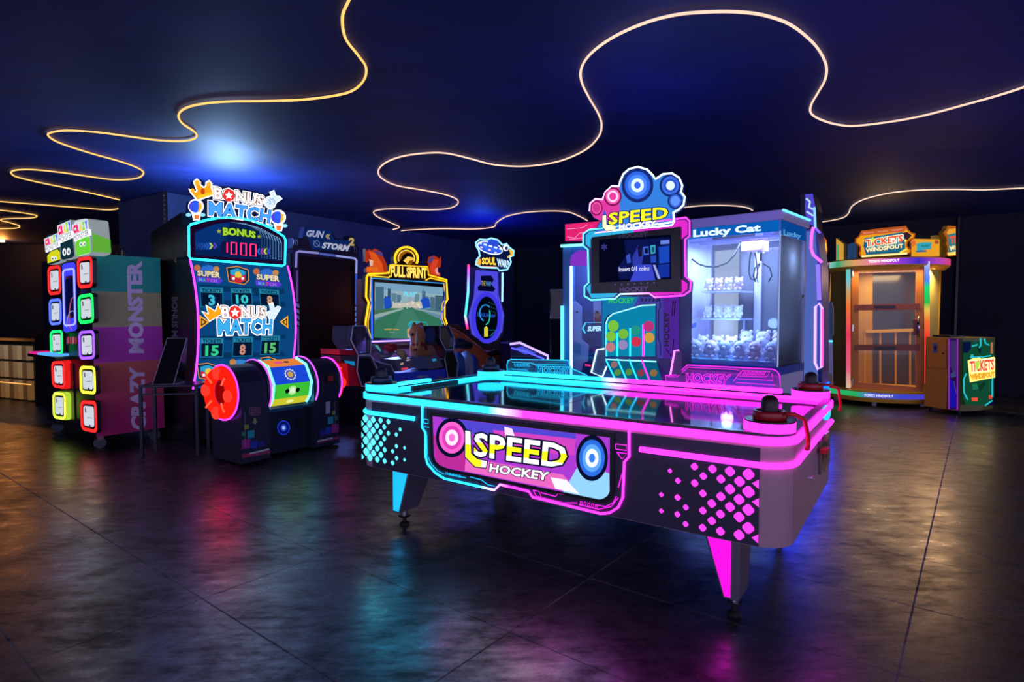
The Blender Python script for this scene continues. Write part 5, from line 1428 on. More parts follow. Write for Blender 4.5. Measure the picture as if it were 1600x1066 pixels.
ph([(278, 490), (400, 475), (455, 476), (278, 520)], '#3a6a4c', 0.0437); ph([(560, 478), (735, 490), (735, 505), (545, 480)], '#3a6a70', 0.0437)
ph([(470, 484), (535, 484), (640, 680), (380, 675)], '#3a7460', 0.0436)
b.text(HF, 'PLAY', k8([(470, 365), (562, 370), (560, 402), (472, 398)]), E('#70d0e8', 1.1), 0.046, 0, 0.1, 1, 0, 0.05)
b.text(HF, 'INSERT COIN', k8([(345, 612), (440, 614), (440, 624), (345, 622)]), E('#d8a838', 1.0), 0.046, bold=0.03); b.text(HF, '0/1', k8([(378, 632), (408, 632), (408, 642), (378, 642)]), E('#b8b8a8', 0.9), 0.046)
b.neon(HF, k8([(500, 590), (520, 565), (620, 570), (635, 590), (615, 605)]), 0.005, E('#30c0d8', 1.0), 0.046); ph([(505, 595), (520, 570), (600, 575), (605, 610), (510, 610)], '#2890a8', 0.044)
ph([(495, 620), (515, 605), (520, 675), (498, 675)], '#b89060', 0.0442)
b.build('screen_picture', sc)
# console and wings in front of the screen
Y0 = -0.9
HC = Surf(HP, y=Y0)
k2 = lambda L: [(500 + x / 6.667, 490 + y / 6.667) for x, y in L]
DG = P('#343c52', 0.35); EDG = P('#c0c8e0', 0.3)
b = MB(); b.box(-0.55, Y0, 0.0, 0.62, -0.04, 0.60, P('#141828', 0.4)); b.build('base', hm)
b = MB(); b.prism(HC.pts(k2([(780, 625), (1310, 575), (1335, 655), (1330, 740), (780, 740)]), 0.02), Vector((0, 0.02, 0)), P('#2a50f0', 0.35)); bpn = b.build('front_panel', hm)
b = MB(); b.flat(HC, k2([(1000, 668), (1040, 645), (1085, 650), (1130, 640), (1090, 668), (1050, 672)]), P('#b8c0d8', 0.4), 0.024); b.build('badge', bpn)
b = MB(); b.flat(HC, k2([(840, 695), (905, 690), (905, 725), (840, 730)]), P('#b86878', 0.4), 0.024); b.build('badge', bpn)
b = MB(); b.flat(HC, k2([(1225, 655), (1275, 650), (1275, 675), (1225, 680)]), P('#7a5a80', 0.4), 0.024); b.build('badge', bpn)
def wing(hexu, hexl, depth, name='side_wing'):
    bb = MB()
    inn = lambda L, f: [(sum(p[0] for p in L) / len(L) + (x - sum(p[0] for p in L) / len(L)) * f, sum(p[1] for p in L) / len(L) + (y - sum(p[1] for p in L) / len(L)) * f) for x, y in L]
    for L in (hexu, hexl):
        if not L: continue
        o, i = HC.pts(k2(L), depth), HC.pts(k2(inn(L, 0.84)), depth)
        m = len(o)
        bb.add(o + i + [p + Vector((0, 0.05, 0)) for p in o] + [p + Vector((0, 0.05, 0)) for p in i],
               [(k, (k + 1) % m, m + (k + 1) % m, m + k) for k in range(m)] + [(k, 2 * m + k, 2 * m + (k + 1) % m, (k + 1) % m) for k in range(m)] + [(m + k, m + (k + 1) % m, 3 * m + (k + 1) % m, 3 * m + k) for k in range(m)], DG)
        bb.neon(HC, k2(L), 0.007, EDG, depth + 0.004, closed=True)
    w = bb.build(name, hm)
    for L in (hexu, hexl):
        if L: MB().slab(HC, k2(inn(L, 0.86)), 0.006, GLASS('#c8d8e8', 1.0, 0.03) if L is hexu else P('#0c1420', 0.2), off=depth - 0.02).build('pane', w)
    return w
wing([(345, 130), (470, 130), (535, 275), (525, 425), (400, 435), (322, 275)], [(400, 440), (530, 440), (600, 580), (600, 760), (435, 760), (385, 600)], 0.04)
wing([(1250, 130), (1345, 130), (1395, 250), (1390, 370), (1310, 378), (1248, 260)], [(1310, 385), (1390, 380), (1440, 520), (1425, 660), (1340, 690), (1300, 480)], 0.04)
b = MB(); b.slab(HC, k2([(140, 130), (345, 130), (330, 275), (400, 372), (195, 370), (130, 285)]), 0.008, GLASS('#b8c4f0', 1.0, 0.10), off=0.02); b.build('clear_panel', hm)
b = MB(); b.prism(HC.pts(k2([(200, 375), (385, 375), (395, 440), (205, 430)]), 0.0), Vector((0, 0.3, 0)), P('#b01838', 0.35)); b.build('red_block', hm)
b = MB(); b.prism(HC.pts(k2([(205, 440), (395, 440), (385, 560), (215, 500)]), 0.0), Vector((0, 0.3, 0)), P('#3a4252', 0.35)); gp_ = b.build('grey_block', hm)
b = MB(); b.flat(HC, k2([(255, 490), (360, 500), (365, 545), (330, 540), (300, 520), (260, 515)]), E('#1888c0', 0.8), 0.004); b.build('blue_mark', gp_)
b = MB(); b.prism(HC.pts(k2([(285, 520), (375, 570), (400, 690), (425, 760), (300, 760), (295, 690)]), 0.01), Vector((0, 0.25, 0)), P('#c01838', 0.3)); b.build('red_fairing', hm)
def arm(L):
    bb = MB(); bb.prism(HC.pts(k2(L), 0.0), Vector((0, 0.4, 0)), DG); bb.neon(HC, k2(L[:-1]), 0.007, EDG, 0.004); bb.build('arm_rest', hm)
arm([(530, 440), (585, 500), (740, 540), (775, 620), (775, 760), (600, 760)]); arm([(1240, 480), (1260, 470), (1390, 500), (1430, 620), (1430, 700), (1320, 700)])
def panel(L, marks):
    bb = MB(); bb.prism(HC.pts(k2(L), 0.03), Vector((0, 0.25, 0)), P('#6a6c80', 0.35)); pp = bb.build('control_pod', hm)
    bb = MB()
    for Lm, c in marks: bb.flat(HC, k2(Lm), E(c, 0.9), 0.034)
    bb.build('display', pp)
panel([(780, 480), (950, 462), (998, 560), (830, 605)], [([(845, 570), (915, 560), (915, 580), (850, 590)], '#e03858'), ([(835, 520), (870, 510), (870, 530), (840, 540)], '#c0a080'), ([(895, 482), (940, 475), (940, 488), (900, 494)], '#c8a8a0')])
panel([(1100, 455), (1230, 442), (1290, 560), (1150, 580)], [([(1165, 475), (1205, 470), (1215, 490), (1175, 500)], '#1890b8')])
b = MB(); b.prism(HC.pts(k2([(1055, 130), (1250, 128), (1252, 320), (1110, 330)]), 0.0), Vector((0, 0.06, 0)), P('#0e1424', 0.35)); sb_ = b.build('seat_back', hm)
b = MB(); b.prism(HC.pts(k2(circ(1145, 225, 58, 82, 18)), 0.02), Vector((0, 0.03, 0)), P('#1c3c80', 0.5)); b.build('cushion', sb_)
b = MB(); b.prism(HC.pts(k2([(560, 330), (600, 320), (680, 425), (660, 430)]), 0.05), Vector((0, 0.05, 0)), P('#4a6aa0', 0.3)); b.flat(HC, k2([(570, 335), (600, 325), (640, 390), (625, 395)]), E('#58a0a0', 0.8), 0.053); b.build('control_lever', hm)
b = MB()
b.tube(HC.pts(k2([(680, 330), (720, 360), (770, 350), (790, 330)]), 0.1), 0.03, P('#a01830', 0.4), 8, radii=[0.02, 0.05, 0.05, 0.03]); b.tube(HC.pts(k2([(620, 450), (700, 440), (760, 390)]), 0.05), 0.03, P('#6a7080', 0.3), 8); b.build('reins_grip', hm)
b = MB(); b.tube(HC.pts(k2([(800, 400), (850, 415), (880, 460)]), 0.06), 0.04, P('#b0a070', 0.3), 8, radii=[0.03, 0.05, 0.04]); b.build('grip', hm)

# ride-on horses (moulded, part of the game)
def ride_horse(name, label, S, k, head, muz, ear, neck, coat, dark):
    pass
hs = bpy.data.objects.new('ride_on_horse', None); COL.objects.link(hs); hs.parent = hm
HX = Surf(HP, y=-0.95)
b = MB()
pt = lambda x, y, o=0.0: HX(*k2([(x, y)])[0], o)
b.tube([pt(1016, 138), pt(1014, 165, 0.03), pt(1008, 215, 0.07), pt(1002, 270, 0.12), pt(997, 320, 0.17), pt(994, 360, 0.2), pt(993, 395, 0.2)], 0.1, P('#d89058', 0.4), 16, radii=[0.03, 0.075, 0.092, 0.07, 0.056, 0.062, 0.04])
b.tube([pt(1020, 170, -0.03), pt(1032, 260, -0.14), pt(1050, 360, -0.28), pt(1075, 440, -0.4)], 0.1, P('#d89058', 0.4), 14, radii=[0.06, 0.1, 0.14, 0.17])
hb = b.build('head_and_neck', hs)
for x, dx in ((988, -6), (1042, 8)):
    bb = MB(); bb.tube([pt(x, 165, 0.03), pt(x + dx, 130, 0.03), pt(x + dx * 1.3, 112, 0.02), pt(x + dx * 1.2, 88, 0.0)], 0.02, P('#c07840', 0.4), 10, radii=[0.024, 0.032, 0.024, 0.004]); bb.build('ear', hs)
for x in (984, 1004):
    bb = MB(); bb.ball(pt(x, 378, 0.255), (0.012, 0.008, 0.014), P('#3a1c10', 0.6), 8, 6); bb.build('nostril', hs)
b = MB(); b.tube([pt(1010, 185, 0.155), pt(1003, 250, 0.19), pt(998, 310, 0.228), pt(995, 345, 0.262)], 0.01, P('#f0d8b8', 0.5), 8, radii=[0.006, 0.014, 0.012, 0.006]); b.build('blaze', hs)
b = MB(); b.tube([pt(955, 318, 0.14), pt(965, 322, 0.2), pt(985, 326, 0.24), pt(1012, 326, 0.24), pt(1032, 318, 0.18), pt(1045, 290, 0.06), pt(1050, 220, 0.0)], 0.012, P('#a01830', 0.4), 8); b.tube([pt(1060, 315, 0.12), pt(1100, 330, 0.02), pt(1110, 370, 0.0)], 0.02, P('#a01830', 0.4), 8); b.build('bridle', hs)
for x in (962, 1028):
    bb = MB(); bb.ball(pt(x + (2 if x < 1000 else 10), 222, 0.12), 0.017, RUBBER, 8, 6); bb.build('eye', hs)
b = MB(); b.tube([pt(1012, 140, 0.03), pt(1030, 130, -0.05), pt(1060, 200, -0.18), pt(1085, 300, -0.3)], 0.03, P('#3a3030', 0.6), 8, radii=[0.02, 0.035, 0.04, 0.03]); b.build('mane', hs)
b = MB(); q = pt(1075, 440, -0.4); b.box(q.x - 0.08, q.y - 0.08, 0.0, q.x + 0.08, q.y + 0.08, q.z, BLACK); b.build('post', hs)
# second horse, seen from behind its saddle, right of the console
H2 = bpy.data.objects.new('ride_on_horse', None); COL.objects.link(H2); H2.parent = hm
HY = Surf(HP, y=-0.55)
pt = lambda u, v, o=0.0: HY(u, v, o)
COAT = P('#e0703a', 0.4)
b = MB()
b.tube([pt(698, 514, 0.05), pt(706, 522), pt(716, 533, -0.02), pt(727, 548, -0.1), pt(745, 570, -0.15), pt(770, 573, -0.25), pt(788, 572, -0.35), pt(794, 580, -0.38)], 0.1, COAT, 14, radii=[0.05, 0.09, 0.13, 0.18, 0.24, 0.25, 0.24, 0.12])
b.build('body', H2)
b = MB(); b.tube([pt(700, 508, 0.0), pt(714, 511, -0.03), pt(727, 522, -0.06), pt(734, 536, -0.1)], 0.03, P('#5a2418', 0.6), 8, radii=[0.02, 0.035, 0.04, 0.03]); b.build('mane', H2)
b = MB()
for k, (u0, u1, c) in enumerate(((716, 727, '#a8b4cc'), (722, 738, '#2a70b8'), (732, 743, '#c8d0e0'))):
    pass
b.tube([pt(712, 552, 0.14), pt(716, 560, 0.17), pt(718, 575, 0.18), pt(718, 592, 0.18)], 0.05, P('#2a5aa8', 0.5), 10, radii=[0.05, 0.08, 0.08, 0.08]); b.tube([pt(726, 550, 0.14), pt(730, 560, 0.18), pt(732, 575, 0.19), pt(732, 592, 0.19)], 0.05, P('#9aa4bc', 0.5), 10, radii=[0.05, 0.075, 0.075, 0.075]); b.tube([pt(737, 555, 0.12), pt(741, 565, 0.16), pt(742, 580, 0.17), pt(742, 594, 0.17)], 0.05, P('#1c3c98', 0.5), 10, radii=[0.04, 0.06, 0.06, 0.06])
b.build('saddle_cloth', H2)
b = MB(); b.tube([pt(710, 540, 0.1), pt(718, 536, 0.12), pt(733, 540, 0.05)], 0.05, P('#12203a', 0.5), 10, radii=[0.05, 0.07, 0.06]); b.build('collar', H2)
b = MB(); b.tube([pt(752, 560, 0.02), pt(772, 552, -0.1), pt(790, 556, -0.25)], 0.03, P('#3a1c14', 0.5), 8, radii=[0.05, 0.07, 0.06]); b.build('saddle', H2)
b = MB(); q = pt(770, 580, -0.3); b.box(q.x - 0.15, q.y - 0.1, 0, q.x + 0.15, q.y + 0.1, q.z, BLACK); b.build('post', H2)

# ------------------------------------------------------------------ oval screened game
WP = Pose(-0.77, 9.8, math.radians(14))
wm = thing('oval_screen_machine', 'purple lit game with oval screen and saucer sign reading soul warp', 'arcade machine', WP)
WF = Surf(WP, y=0.0)
k1 = lambda L: [(680 + x / 3.95, 350 + y / 3.95) for x, y in L]
bo = k1([(205, 262), (415, 300), (415, 480), (432, 570), (420, 690), (380, 720), (330, 742), (280, 725), (215, 690), (190, 570), (202, 420)])
b = MB(); b.prism(WF.pts(bo, 0.0), Vector((0, 0.5, 0)), P('#1c1c70', 0.35)); b.prism([(0.12, 0.05, 0), (0.6, 0.05, 0), (0.6, 0.05, 0.95), (0.12, 0.05, 0.95)], (0, 0.4, 0), P('#101024', 0.4)); b.build('cabinet', wm)
b = MB()
face = k1([(250, 285), (388, 295), (392, 440), (425, 560), (415, 660), (380, 715), (330, 738), (280, 720), (225, 680), (205, 570), (238, 450)])
b.prism(WF.pts(face, 0.04), Vector((0, 0.04, 0)), P('#3a38a0', 0.35), cap=E('#5650f0', 0.85)); fc = b.build('face_shell', wm)
b = MB()
b.flat(WF, k1([(280, 320), (345, 318), (362, 345), (345, 372), (370, 400), (362, 418), (265, 412), (262, 388), (285, 370)]), E('#0a0c40', 0.5), 0.044)
b.text(WF, 'THE', k1([(285, 352), (310, 352), (310, 382), (285, 380)]), E('#a89858', 0.9), 0.048, bold=0.04); b.text(WF, 'WARP', k1([(312, 354), (346, 356), (346, 384), (312, 382)]), E('#4888c0', 0.9), 0.048, bold=0.04)
b.build('print', fc)
b = MB(); b.prism(WF.pts(k1(circ(318, 580, 92, 158, 32)), 0.06), Vector((0, 0.03, 0)), P('#3028a0', 0.35), cap=E('#4038e8', 1.0)); rg = b.build('oval_frame', wm)
b = MB(); b.flat(WF, k1(circ(318, 580, 68, 132, 32)), E('#020814', 0.8), 0.064)
b.neon(WF, k1(circ(310, 550, 36, 50, 14, math.pi * 0.6, math.pi * 1.75)), 0.012, E('#3090e0', 0.9), 0.067); b.neon(WF, k1(circ(312, 560, 26, 60, 12, -0.4, 1.6)), 0.009, E('#30d8c0', 0.9), 0.067)
b.text(WF, 'SOULWARP', k1([(260, 545), (372, 560), (372, 580), (260, 570)]), E('#2858b8', 0.9), 0.067, bold=0.03)
b.flat(WF, k1([(302, 640), (314, 632), (326, 640), (326, 695), (302, 698)]), E('#d8d040', 1.0), 0.067); b.neon(WF, k1([(330, 655), (375, 655), (345, 690), (335, 690)]), 0.005, E('#28a8b0', 0.7), 0.067)
for k in range(12): b.flat(WF, k1([(330 + (k % 4) * 13, 480 + k * 6), (338 + (k % 4) * 13, 482 + k * 6), (338 + (k % 4) * 13, 488 + k * 6), (330 + (k % 4) * 13, 486 + k * 6)]), E('#2a5a60', 0.7), 0.067)
b.build('oval_screen', rg)
b = MB(); b.neon(WF, k1([(206, 250), (203, 420), (186, 570), (200, 650)]), 0.02, EB('z', [(1.05, '#ff2a50'), (1.12, '#f040c0'), (1.3, '#40f0d0'), (1.6, '#60e0ff'), (1.95, '#a060ff'), (2.1, '#ff3050')], 1.8), 0.01)
b.build('neon_edge', wm)
MB().neon(WF, k1([(416, 300), (414, 480)]), 0.016, E('#9ad8ff', 1.6), 0.01).build('neon_edge', wm)
sgo = k1([(250, 115), (275, 95), (320, 98), (345, 88), (385, 98), (415, 130), (440, 122), (460, 148), (485, 165), (482, 195), (460, 205), (468, 235), (455, 262), (445, 282), (395, 288), (385, 272), (285, 268), (250, 250), (258, 218), (275, 200), (270, 165), (255, 140)])
b = MB(); b.prism(WF.pts(sgo, 0.06), Vector((0, 0.05, 0)), P('#102a80', 0.4), cap=E('#0c1c50', 0.8)); sg = b.build('saucer_sign', wm)
b = MB()
W2 = E('#e8f4ff', 1.4)
b.neon(WF, sgo, 0.014, E('#8ad0ff', 1.6), 0.064, closed=True)
b.flat(WF, k1(circ(338, 148, 82, 38, 22, rot=0.28)), W2, 0.064); b.flat(WF, k1(circ(338, 148, 76, 32, 22, rot=0.28)), E('#2a58e0', 1.1), 0.0646); b.flat(WF, k1(circ(360, 115, 36, 24, 16, rot=0.28)), E('#2a4cd0', 1.1), 0.065); b.flat(WF, k1(circ(335, 150, 60, 14, 18, rot=0.28)), E('#3868f0', 1.1), 0.065)
for k in range(5): b.flat(WF, k1([(268 + k * 32, 112 + k * 9), (288 + k * 32, 117 + k * 9), (286 + k * 32, 126 + k * 9), (266 + k * 32, 121 + k * 9)]), W2, 0.0656)
for x, y in ((285, 145), (335, 160), (372, 178)): b.flat(WF, k1(circ(x, y, 9, 6, 10)), E('#f0c8d0', 1.2), 0.0658)
b.flat(WF, k1(circ(436, 148, 18, 20, 14)), W2, 0.0656); b.flat(WF, k1(circ(440, 150, 10, 12, 12)), E('#203060', 1.0), 0.066)
b.flat(WF, k1([(455, 155), (482, 168), (478, 195), (448, 212), (445, 200), (465, 188)]), E('#f0b828', 1.2), 0.066); b.flat(WF, k1(circ(268, 235, 16, 24, 14)), E('#f0a848', 1.2), 0.066)
q = k1([(288, 208), (376, 205), (374, 255), (288, 250)])
b.text(WF, 'SOUL', q, E('#2a1608', 1.0), 0.067, 0.07, bold=0.04); b.text(WF, 'SOUL', q, E('#ffd048', 1.25), 0.068, bold=0.05)
q = k1([(380, 212), (456, 228), (452, 272), (384, 262)])
b.text(WF, 'WARP', q, E('#0c2060', 1.0), 0.067, 0.07, bold=0.03); b.text(WF, 'WARP', q, E('#c8e8ff', 1.25), 0.068, bold=0.04)
b.flat(WF, k1([(290, 258), (380, 264), (380, 270), (292, 265)]), E('#f08850', 1.1), 0.067)
b.build('sign_picture', sg)
lamp('sign_glow', wm, (0.35, 0.35, 2.35), '#2a50ff', 42, 0.15)

# wall box, thin framed panel, low purple-lit machine
WLP = Pose(-3.525, 10.07, A55)
S_ = Surf(WLP, y=-0.02)
b = MB(); b.prism(S_.pts([(699, 362), (741, 368), (741, 406), (700, 404)], 0.25), Vector((0, 0.27, 0)), P('#0d0e16', 0.4)); o = b.build('wall_speaker')
o.location = WLP.o; o.rotation_euler = (0, 0, WLP.th); tag(o, 'dark boxy speaker mounted high on the wall left of the saucer sign', 'speaker')
b = MB(); q = S_(704, 388, 0.262); b.cyl((q.x, q.y, q.z), 0.02, 0.012, P('#8a90a0', 0.3), 12, 'y'); o2 = b.build('lamp_dot', o)
FP = Pose(0.42, 8.0, math.radians(-20)); fpS = Surf(FP, y=0)
fpn = thing('framed_panel', 'thin metal framed clear panel standing beside the pink topped prize machine', 'panel', FP)
b = MB(); L = [(860, 453), (905, 453), (905, 497), (860, 498)]
b.neon(fpS, L, 0.012, P('#a0a8b8', 0.3, 0.6), 0, closed=True); b.neon(fpS, [(861, 498), (861, 620)], 0.012, P('#30343c', 0.3, 0.6)); b.neon(fpS, [(904, 498), (904, 620)], 0.012, P('#30343c', 0.3, 0.6))
for p in (fpS(861, 600), fpS(904, 600)): b.box(p.x - 0.02, -0.15, 0, p.x + 0.02, 0.15, 0.03, BLACK); b.tube([(p.x, 0, 0.02), (p.x, 0, 0.6)], 0.012, P('#30343c', 0.3, 0.6))
b.build('frame', fpn); MB().slab(fpS, [(861, 454), (904, 454), (904, 496), (861, 497)], 0.006, GLASS('#9aa0a0', 1.0, 0.05), off=0.0).build('pane', fpn)
LP = Pose(0.25, 8.6, math.radians(20)); lS = Surf(LP, y=0)
lo = thing('low_game_cabinet', 'low game cabinet with purple lit sloping top behind the cyan engraved shield', 'arcade machine', LP)
b = MB(); pts = [lS(797, 538), lS(812, 535.5), lS(856, 556), lS(856, 600), lS(800, 600)]
b.prism(pts, (0, 0.5, 0), P('#26266a', 0.35)); zmn = min(p.z for p in pts); b.prism([(min(p.x for p in pts) + 0.03, 0.03, 0), (max(p.x for p in pts) - 0.03, 0.03, 0), (max(p.x for p in pts) - 0.03, 0.03, zmn), (min(p.x for p in pts) + 0.03, 0.03, zmn)], (0, 0.4, 0), BLACK); b.build('cabinet', lo)
b = MB(); b.neon(lS, [(797, 538), (812, 535.5), (856, 556), (856, 562)], 0.018, E('#b8a0ff', 1.7), 0.01); b.neon(lS, [(799, 544), (820, 549), (850, 561)], 0.014, E('#5a5cff', 1.4), 0.01); b.flat(lS, [(803, 545), (815, 541), (838, 552), (820, 554)], E('#4a58e8', 0.9), 0.006); b.build('edge_light', lo)
# ------------------------------------------------------------------ glass claw machine with plush toys
KP = Pose(1.471, 5.402, math.radians(-42))
KW, KD = 0.90, 0.67
km = thing('claw_machine', 'glass claw machine full of white plush with header reading lucky cat', 'claw machine', KP)
KF = Surf(KP, y=0.0); KS = Surf(KP, x=KW)
KBODY = P('#d8d4f0', 0.35)
b = MB(); b.box(0, 0, 0, KW, KD, 0.80, KBODY); b.build('base', km, 0.008)
MB().box(KW - 0.001, 0.03, 0.06, KW + 0.004, KD - 0.03, 0.62, E('#0034ff', 8.0)).build('side_glow_panel', km)  # unseen glowing sheet added so the floor reflects blue
MB().box(0.06, -0.004, 0.12, KW - 0.04, 0.001, 0.76, E('#2a58e8', 0.6)).build('front_light_panel', km)
b = MB(); b.box(-0.005, -0.004, 0.80, KW + 0.005, KD, 0.865, P('#1a50b8', 0.3)); b.build('base_trim', km)
b = MB(); b.box(-0.02, -0.02, 2.045, KW + 0.02, KD + 0.02, 2.125, P('#d8c8f0', 0.35)); rf = b.build('roof', km, 0.01)
MB().tube([(KW + 0.022, -0.02, 2.118), (KW + 0.022, KD + 0.02, 2.118)], 0.009, E('#58d0ff', 2.4)).build('edge_light', rf)
b = MB()
b.add([(0, 0, 1.955), (KW, 0, 1.955), (KW, 0, 2.045), (0, 0, 2.045)], [(0, 1, 2, 3)], E('#0a6cd0', 0.75))
b.add([(KW, 0, 1.93), (KW, KD, 1.93), (KW, KD, 2.045), (KW, 0, 2.045)], [(0, 1, 2, 3)], E('#0a58b8', 0.6))
b.box(0.0, 0.005, 1.955, KW - 0.005, 0.012, 2.045, KBODY)
hb = b.build('header', km)
b = MB()
b.text(KF, 'Lucky Cat', [(1083, 359), (1189, 349.5), (1189, 364.5), (1083, 374.5)], E('#d8f0ff', 1.2), 0.004, bold=0.045)
b.build('lettering', hb); b = MB()
b.text(KS, 'Lucky', [(1224, 358), (1252, 366), (1252, 374), (1224, 371)], E('#58a8e8', 0.8), 0.004, bold=0.05)
b.build('lettering', hb)
for x0, y0, x1, y1 in ((0.0, 0.0, 0.10, 0.03), (KW - 0.012, 0.0, KW, 0.012), (KW - 0.06, KD - 0.05, KW, KD), (0, KD - 0.05, 0.05, KD), (0.47, KD - 0.04, 0.53, KD - 0.01)):
    MB().box(x0, y0, 0.865, x1, y1, 2.045, P('#c8c8e4', 0.3)).build('corner_post', km)
MB().box(0.10, 0.004, 0.865, KW - 0.012, 0.009, 1.955, GLASS('#f0f6ff', 1.0, 0.04)).build('front_glass', km)
MB().box(KW - 0.008, 0.012, 0.865, KW - 0.003, KD - 0.05, 1.93, GLASS('#f0f6ff', 1.0, 0.05)).build('side_glass', km)
MB().box(0.05, KD - 0.008, 0.865, KW - 0.06, KD - 0.002, 2.045, GLASS('#c8d4f8', 1.0, 0.30)).build('rear_glass', km)
MB().box(0.0, 0.03, 0.865, 0.008, KD - 0.05, 2.045, P('#d0d4f0', 0.4)).build('side_wall', km)
b = MB(); b.cyl((KW + 0.0, KD - 0.09, 1.45), 0.014, 0.012, CHROME, 14, 'x'); b.build('door_lock', km)
MB().tube([(KW - 0.004, 0.004, 0.87), (KW - 0.004, 0.004, 1.96)], 0.005, E('#a8c8ff', 1.0)).build('corner_light', km)
MB().box(0.10, KD - 0.06, 0.865, 0.33, KD - 0.05, 1.9, E('#dce8ff', 0.6)).build('light_panel', km)
# gantry, claw, hanging cable
GY = 0.3
G_ = Surf(KP, y=GY)
b = MB(); b.box(0.06, GY + 0.05, 1.93, KW - 0.02, GY + 0.09, 1.955, P('#b8bcd8', 0.3)); b.box(0.06, GY - 0.15, 1.93, KW - 0.02, GY - 0.13, 1.95, P('#b8bcd8', 0.3)); gt = b.build('gantry', km)
a = G_(1164, 372); c = G_(1196, 392)
b = MB(); b.box(a.x, GY - 0.08, c.z, c.x, GY + 0.08, a.z, P('#d8a8c8', 0.4)); b.build('gantry_carriage', gt, 0.006)
b = MB(); b.tube(G_.pts([(1081, 405), (1092, 413), (1105, 417), (1120, 417), (1136, 411), (1148, 398), (1158, 378)]), 0.008, P('#20222c', 0.5), 8); b.build('cable', km)
b = MB()
b.tube(G_.pts([(1178, 377), (1172, 400), (1170, 425), (1173, 436), (1180, 438), (1184, 428), (1180, 395)]), 0.006, RUBBER, 8)
b.cyl(G_(1189, 408), 0.012, 0.12, RUBBER, 10); b.lathe([(0, 0), (0.03, 0), (0.03, 0.02), (0, 0.02)], G_(1189, 396), CHROME, 14)
cl = b.build('claw', km)
q = G_(1189, 410)
for k in range(3):
    an = math.radians(120 * k + 10); r = 0.09
    bb = MB(); bb.tube([q + Vector((0.015 * math.cos(an), 0.015 * math.sin(an), -0.01)), q + Vector((r * 0.8 * math.cos(an), r * 0.8 * math.sin(an), -0.05)), q + Vector((r * math.cos(an), r * math.sin(an), -0.12)), q + Vector((r * 0.7 * math.cos(an), r * 0.7 * math.sin(an), -0.17))], 0.006, CHROME if k == 1 else RUBBER, 8)
    bb.build('claw_arm', cl)
b = MB(); b.neon(Surf(KP, y=KD - 0.02), [(1132, 410), (1148, 414), (1148, 443), (1133, 440)], 0.006, E('#ff5cb0', 1.2), 0, closed=True); b.build('sticker_frame', km)
b = MB(); b.box(0.11, 0.30, 1.24, 0.47, KD - 0.06, 1.255, P('#c8d4f0', 0.3)); b.box(0.11, 0.30, 1.49, 0.47, KD - 0.06, 1.505, P('#c8d4f0', 0.3)); b.tube([(0.40, 0.585, 0.87), (0.40, 0.585, 1.255)], 0.01, P('#e0e8ff', 0.3)); b.build('shelf', km)
MB().box(0.02, 0.03, 0.865, KW - 0.02, KD - 0.03, 0.90, P('#a8b4e0', 0.6)).build('prize_floor', km)
b = MB(); u = Surf(KP, y=0.28); b.flat(u, [(1079, 507), (1088, 504), (1088, 511), (1079, 514)], P('#2a68b0', 0.4), 0.0); b.build('arrow_sticker', km)
lamp('cabinet_light', km, (0.45, 0.30, 1.92), '#b8d4ff', 20, 0.5, (0, 0, -1), sy=0.3)
lamp('cabinet_light', km, (0.45, 0.10, 1.2), '#8cb4ff', 6, 0.05)
lamp('cabinet_light', km, (0.78, 0.35, 1.75), '#a8c4ff', 7, 0.06)  # extra point light added to brighten the side glass end
Rk = Matrix.Rotation(KP.th, 3, 'Z')
ORD = ['first', 'second', 'third', 'fourth', 'fifth', 'sixth', 'seventh', 'eighth', 'ninth', 'tenth']
def plush(lp_, s, lab, col='#dcdcec', turn=0.0, group='plush toys in the lucky cat claw machine', kind='bear'):
    o = thing('plush_toy', lab, 'plush toy', None, group)
    o.location = KP.o + Rk @ Vector(lp_); o.rotation_euler = (0, 0, KP.th + turn)
    m = P(col, 0.9, 0, 0.2, 0.3)
    bb = MB()
    bb.ball((0, 0, 0.055 * s), (0.052 * s, 0.046 * s, 0.055 * s), m); bb.build('body', o)
    bb = MB(); bb.ball((0, -0.006 * s, 0.135 * s), (0.062 * s, 0.055 * s, 0.054 * s), m, 14, 10); bb.ball((0, -0.055 * s, 0.122 * s), (0.024 * s, 0.018 * s, 0.018 * s), P('#f0e8ee', 0.9)); bb.build('head', o)
    for sx_ in (-1, 1):
        bb = MB(); bb.ball((sx_ * 0.045 * s, 0, 0.182 * s), (0.02 * s, 0.012 * s, 0.02 * s), m, 8, 6); bb.build('ear', o)
        bb = MB(); bb.ball((sx_ * 0.024 * s, -0.056 * s, 0.142 * s), 0.006 * s, RUBBER, 6, 4); bb.build('eye', o)
        bb = MB(); bb.ball((sx_ * 0.052 * s, -0.024 * s, 0.07 * s), (0.02 * s, 0.024 * s, 0.032 * s), m, 8, 6); bb.build('arm', o)
        bb = MB(); bb.ball((sx_ * 0.034 * s, -0.045 * s, 0.022 * s), (0.022 * s, 0.03 * s, 0.02 * s), m, 8, 6); bb.build('foot', o)
random.seed(11)
for k in range(6):
    plush((0.16 + 0.131 * k, 0.098 + 0.012 * (k % 2), 0.903), 0.86, 'white plush toy, %s from the left in the front row of the claw machine pile' % ORD[k], ('#dcdcec', '#e8d4e4', '#d4dcf0')[k % 3], random.uniform(-0.2, 0.2))
for k in range(6):
    plush((0.165 + 0.131 * k, 0.232 + 0.012 * (k % 2), 0.935), 0.86, 'white plush toy, %s from the left in the second row of the claw machine pile' % ORD[k], ('#e4e0ee', '#dcd8ec', '#f0dce6')[k % 3], random.uniform(-0.2, 0.2))
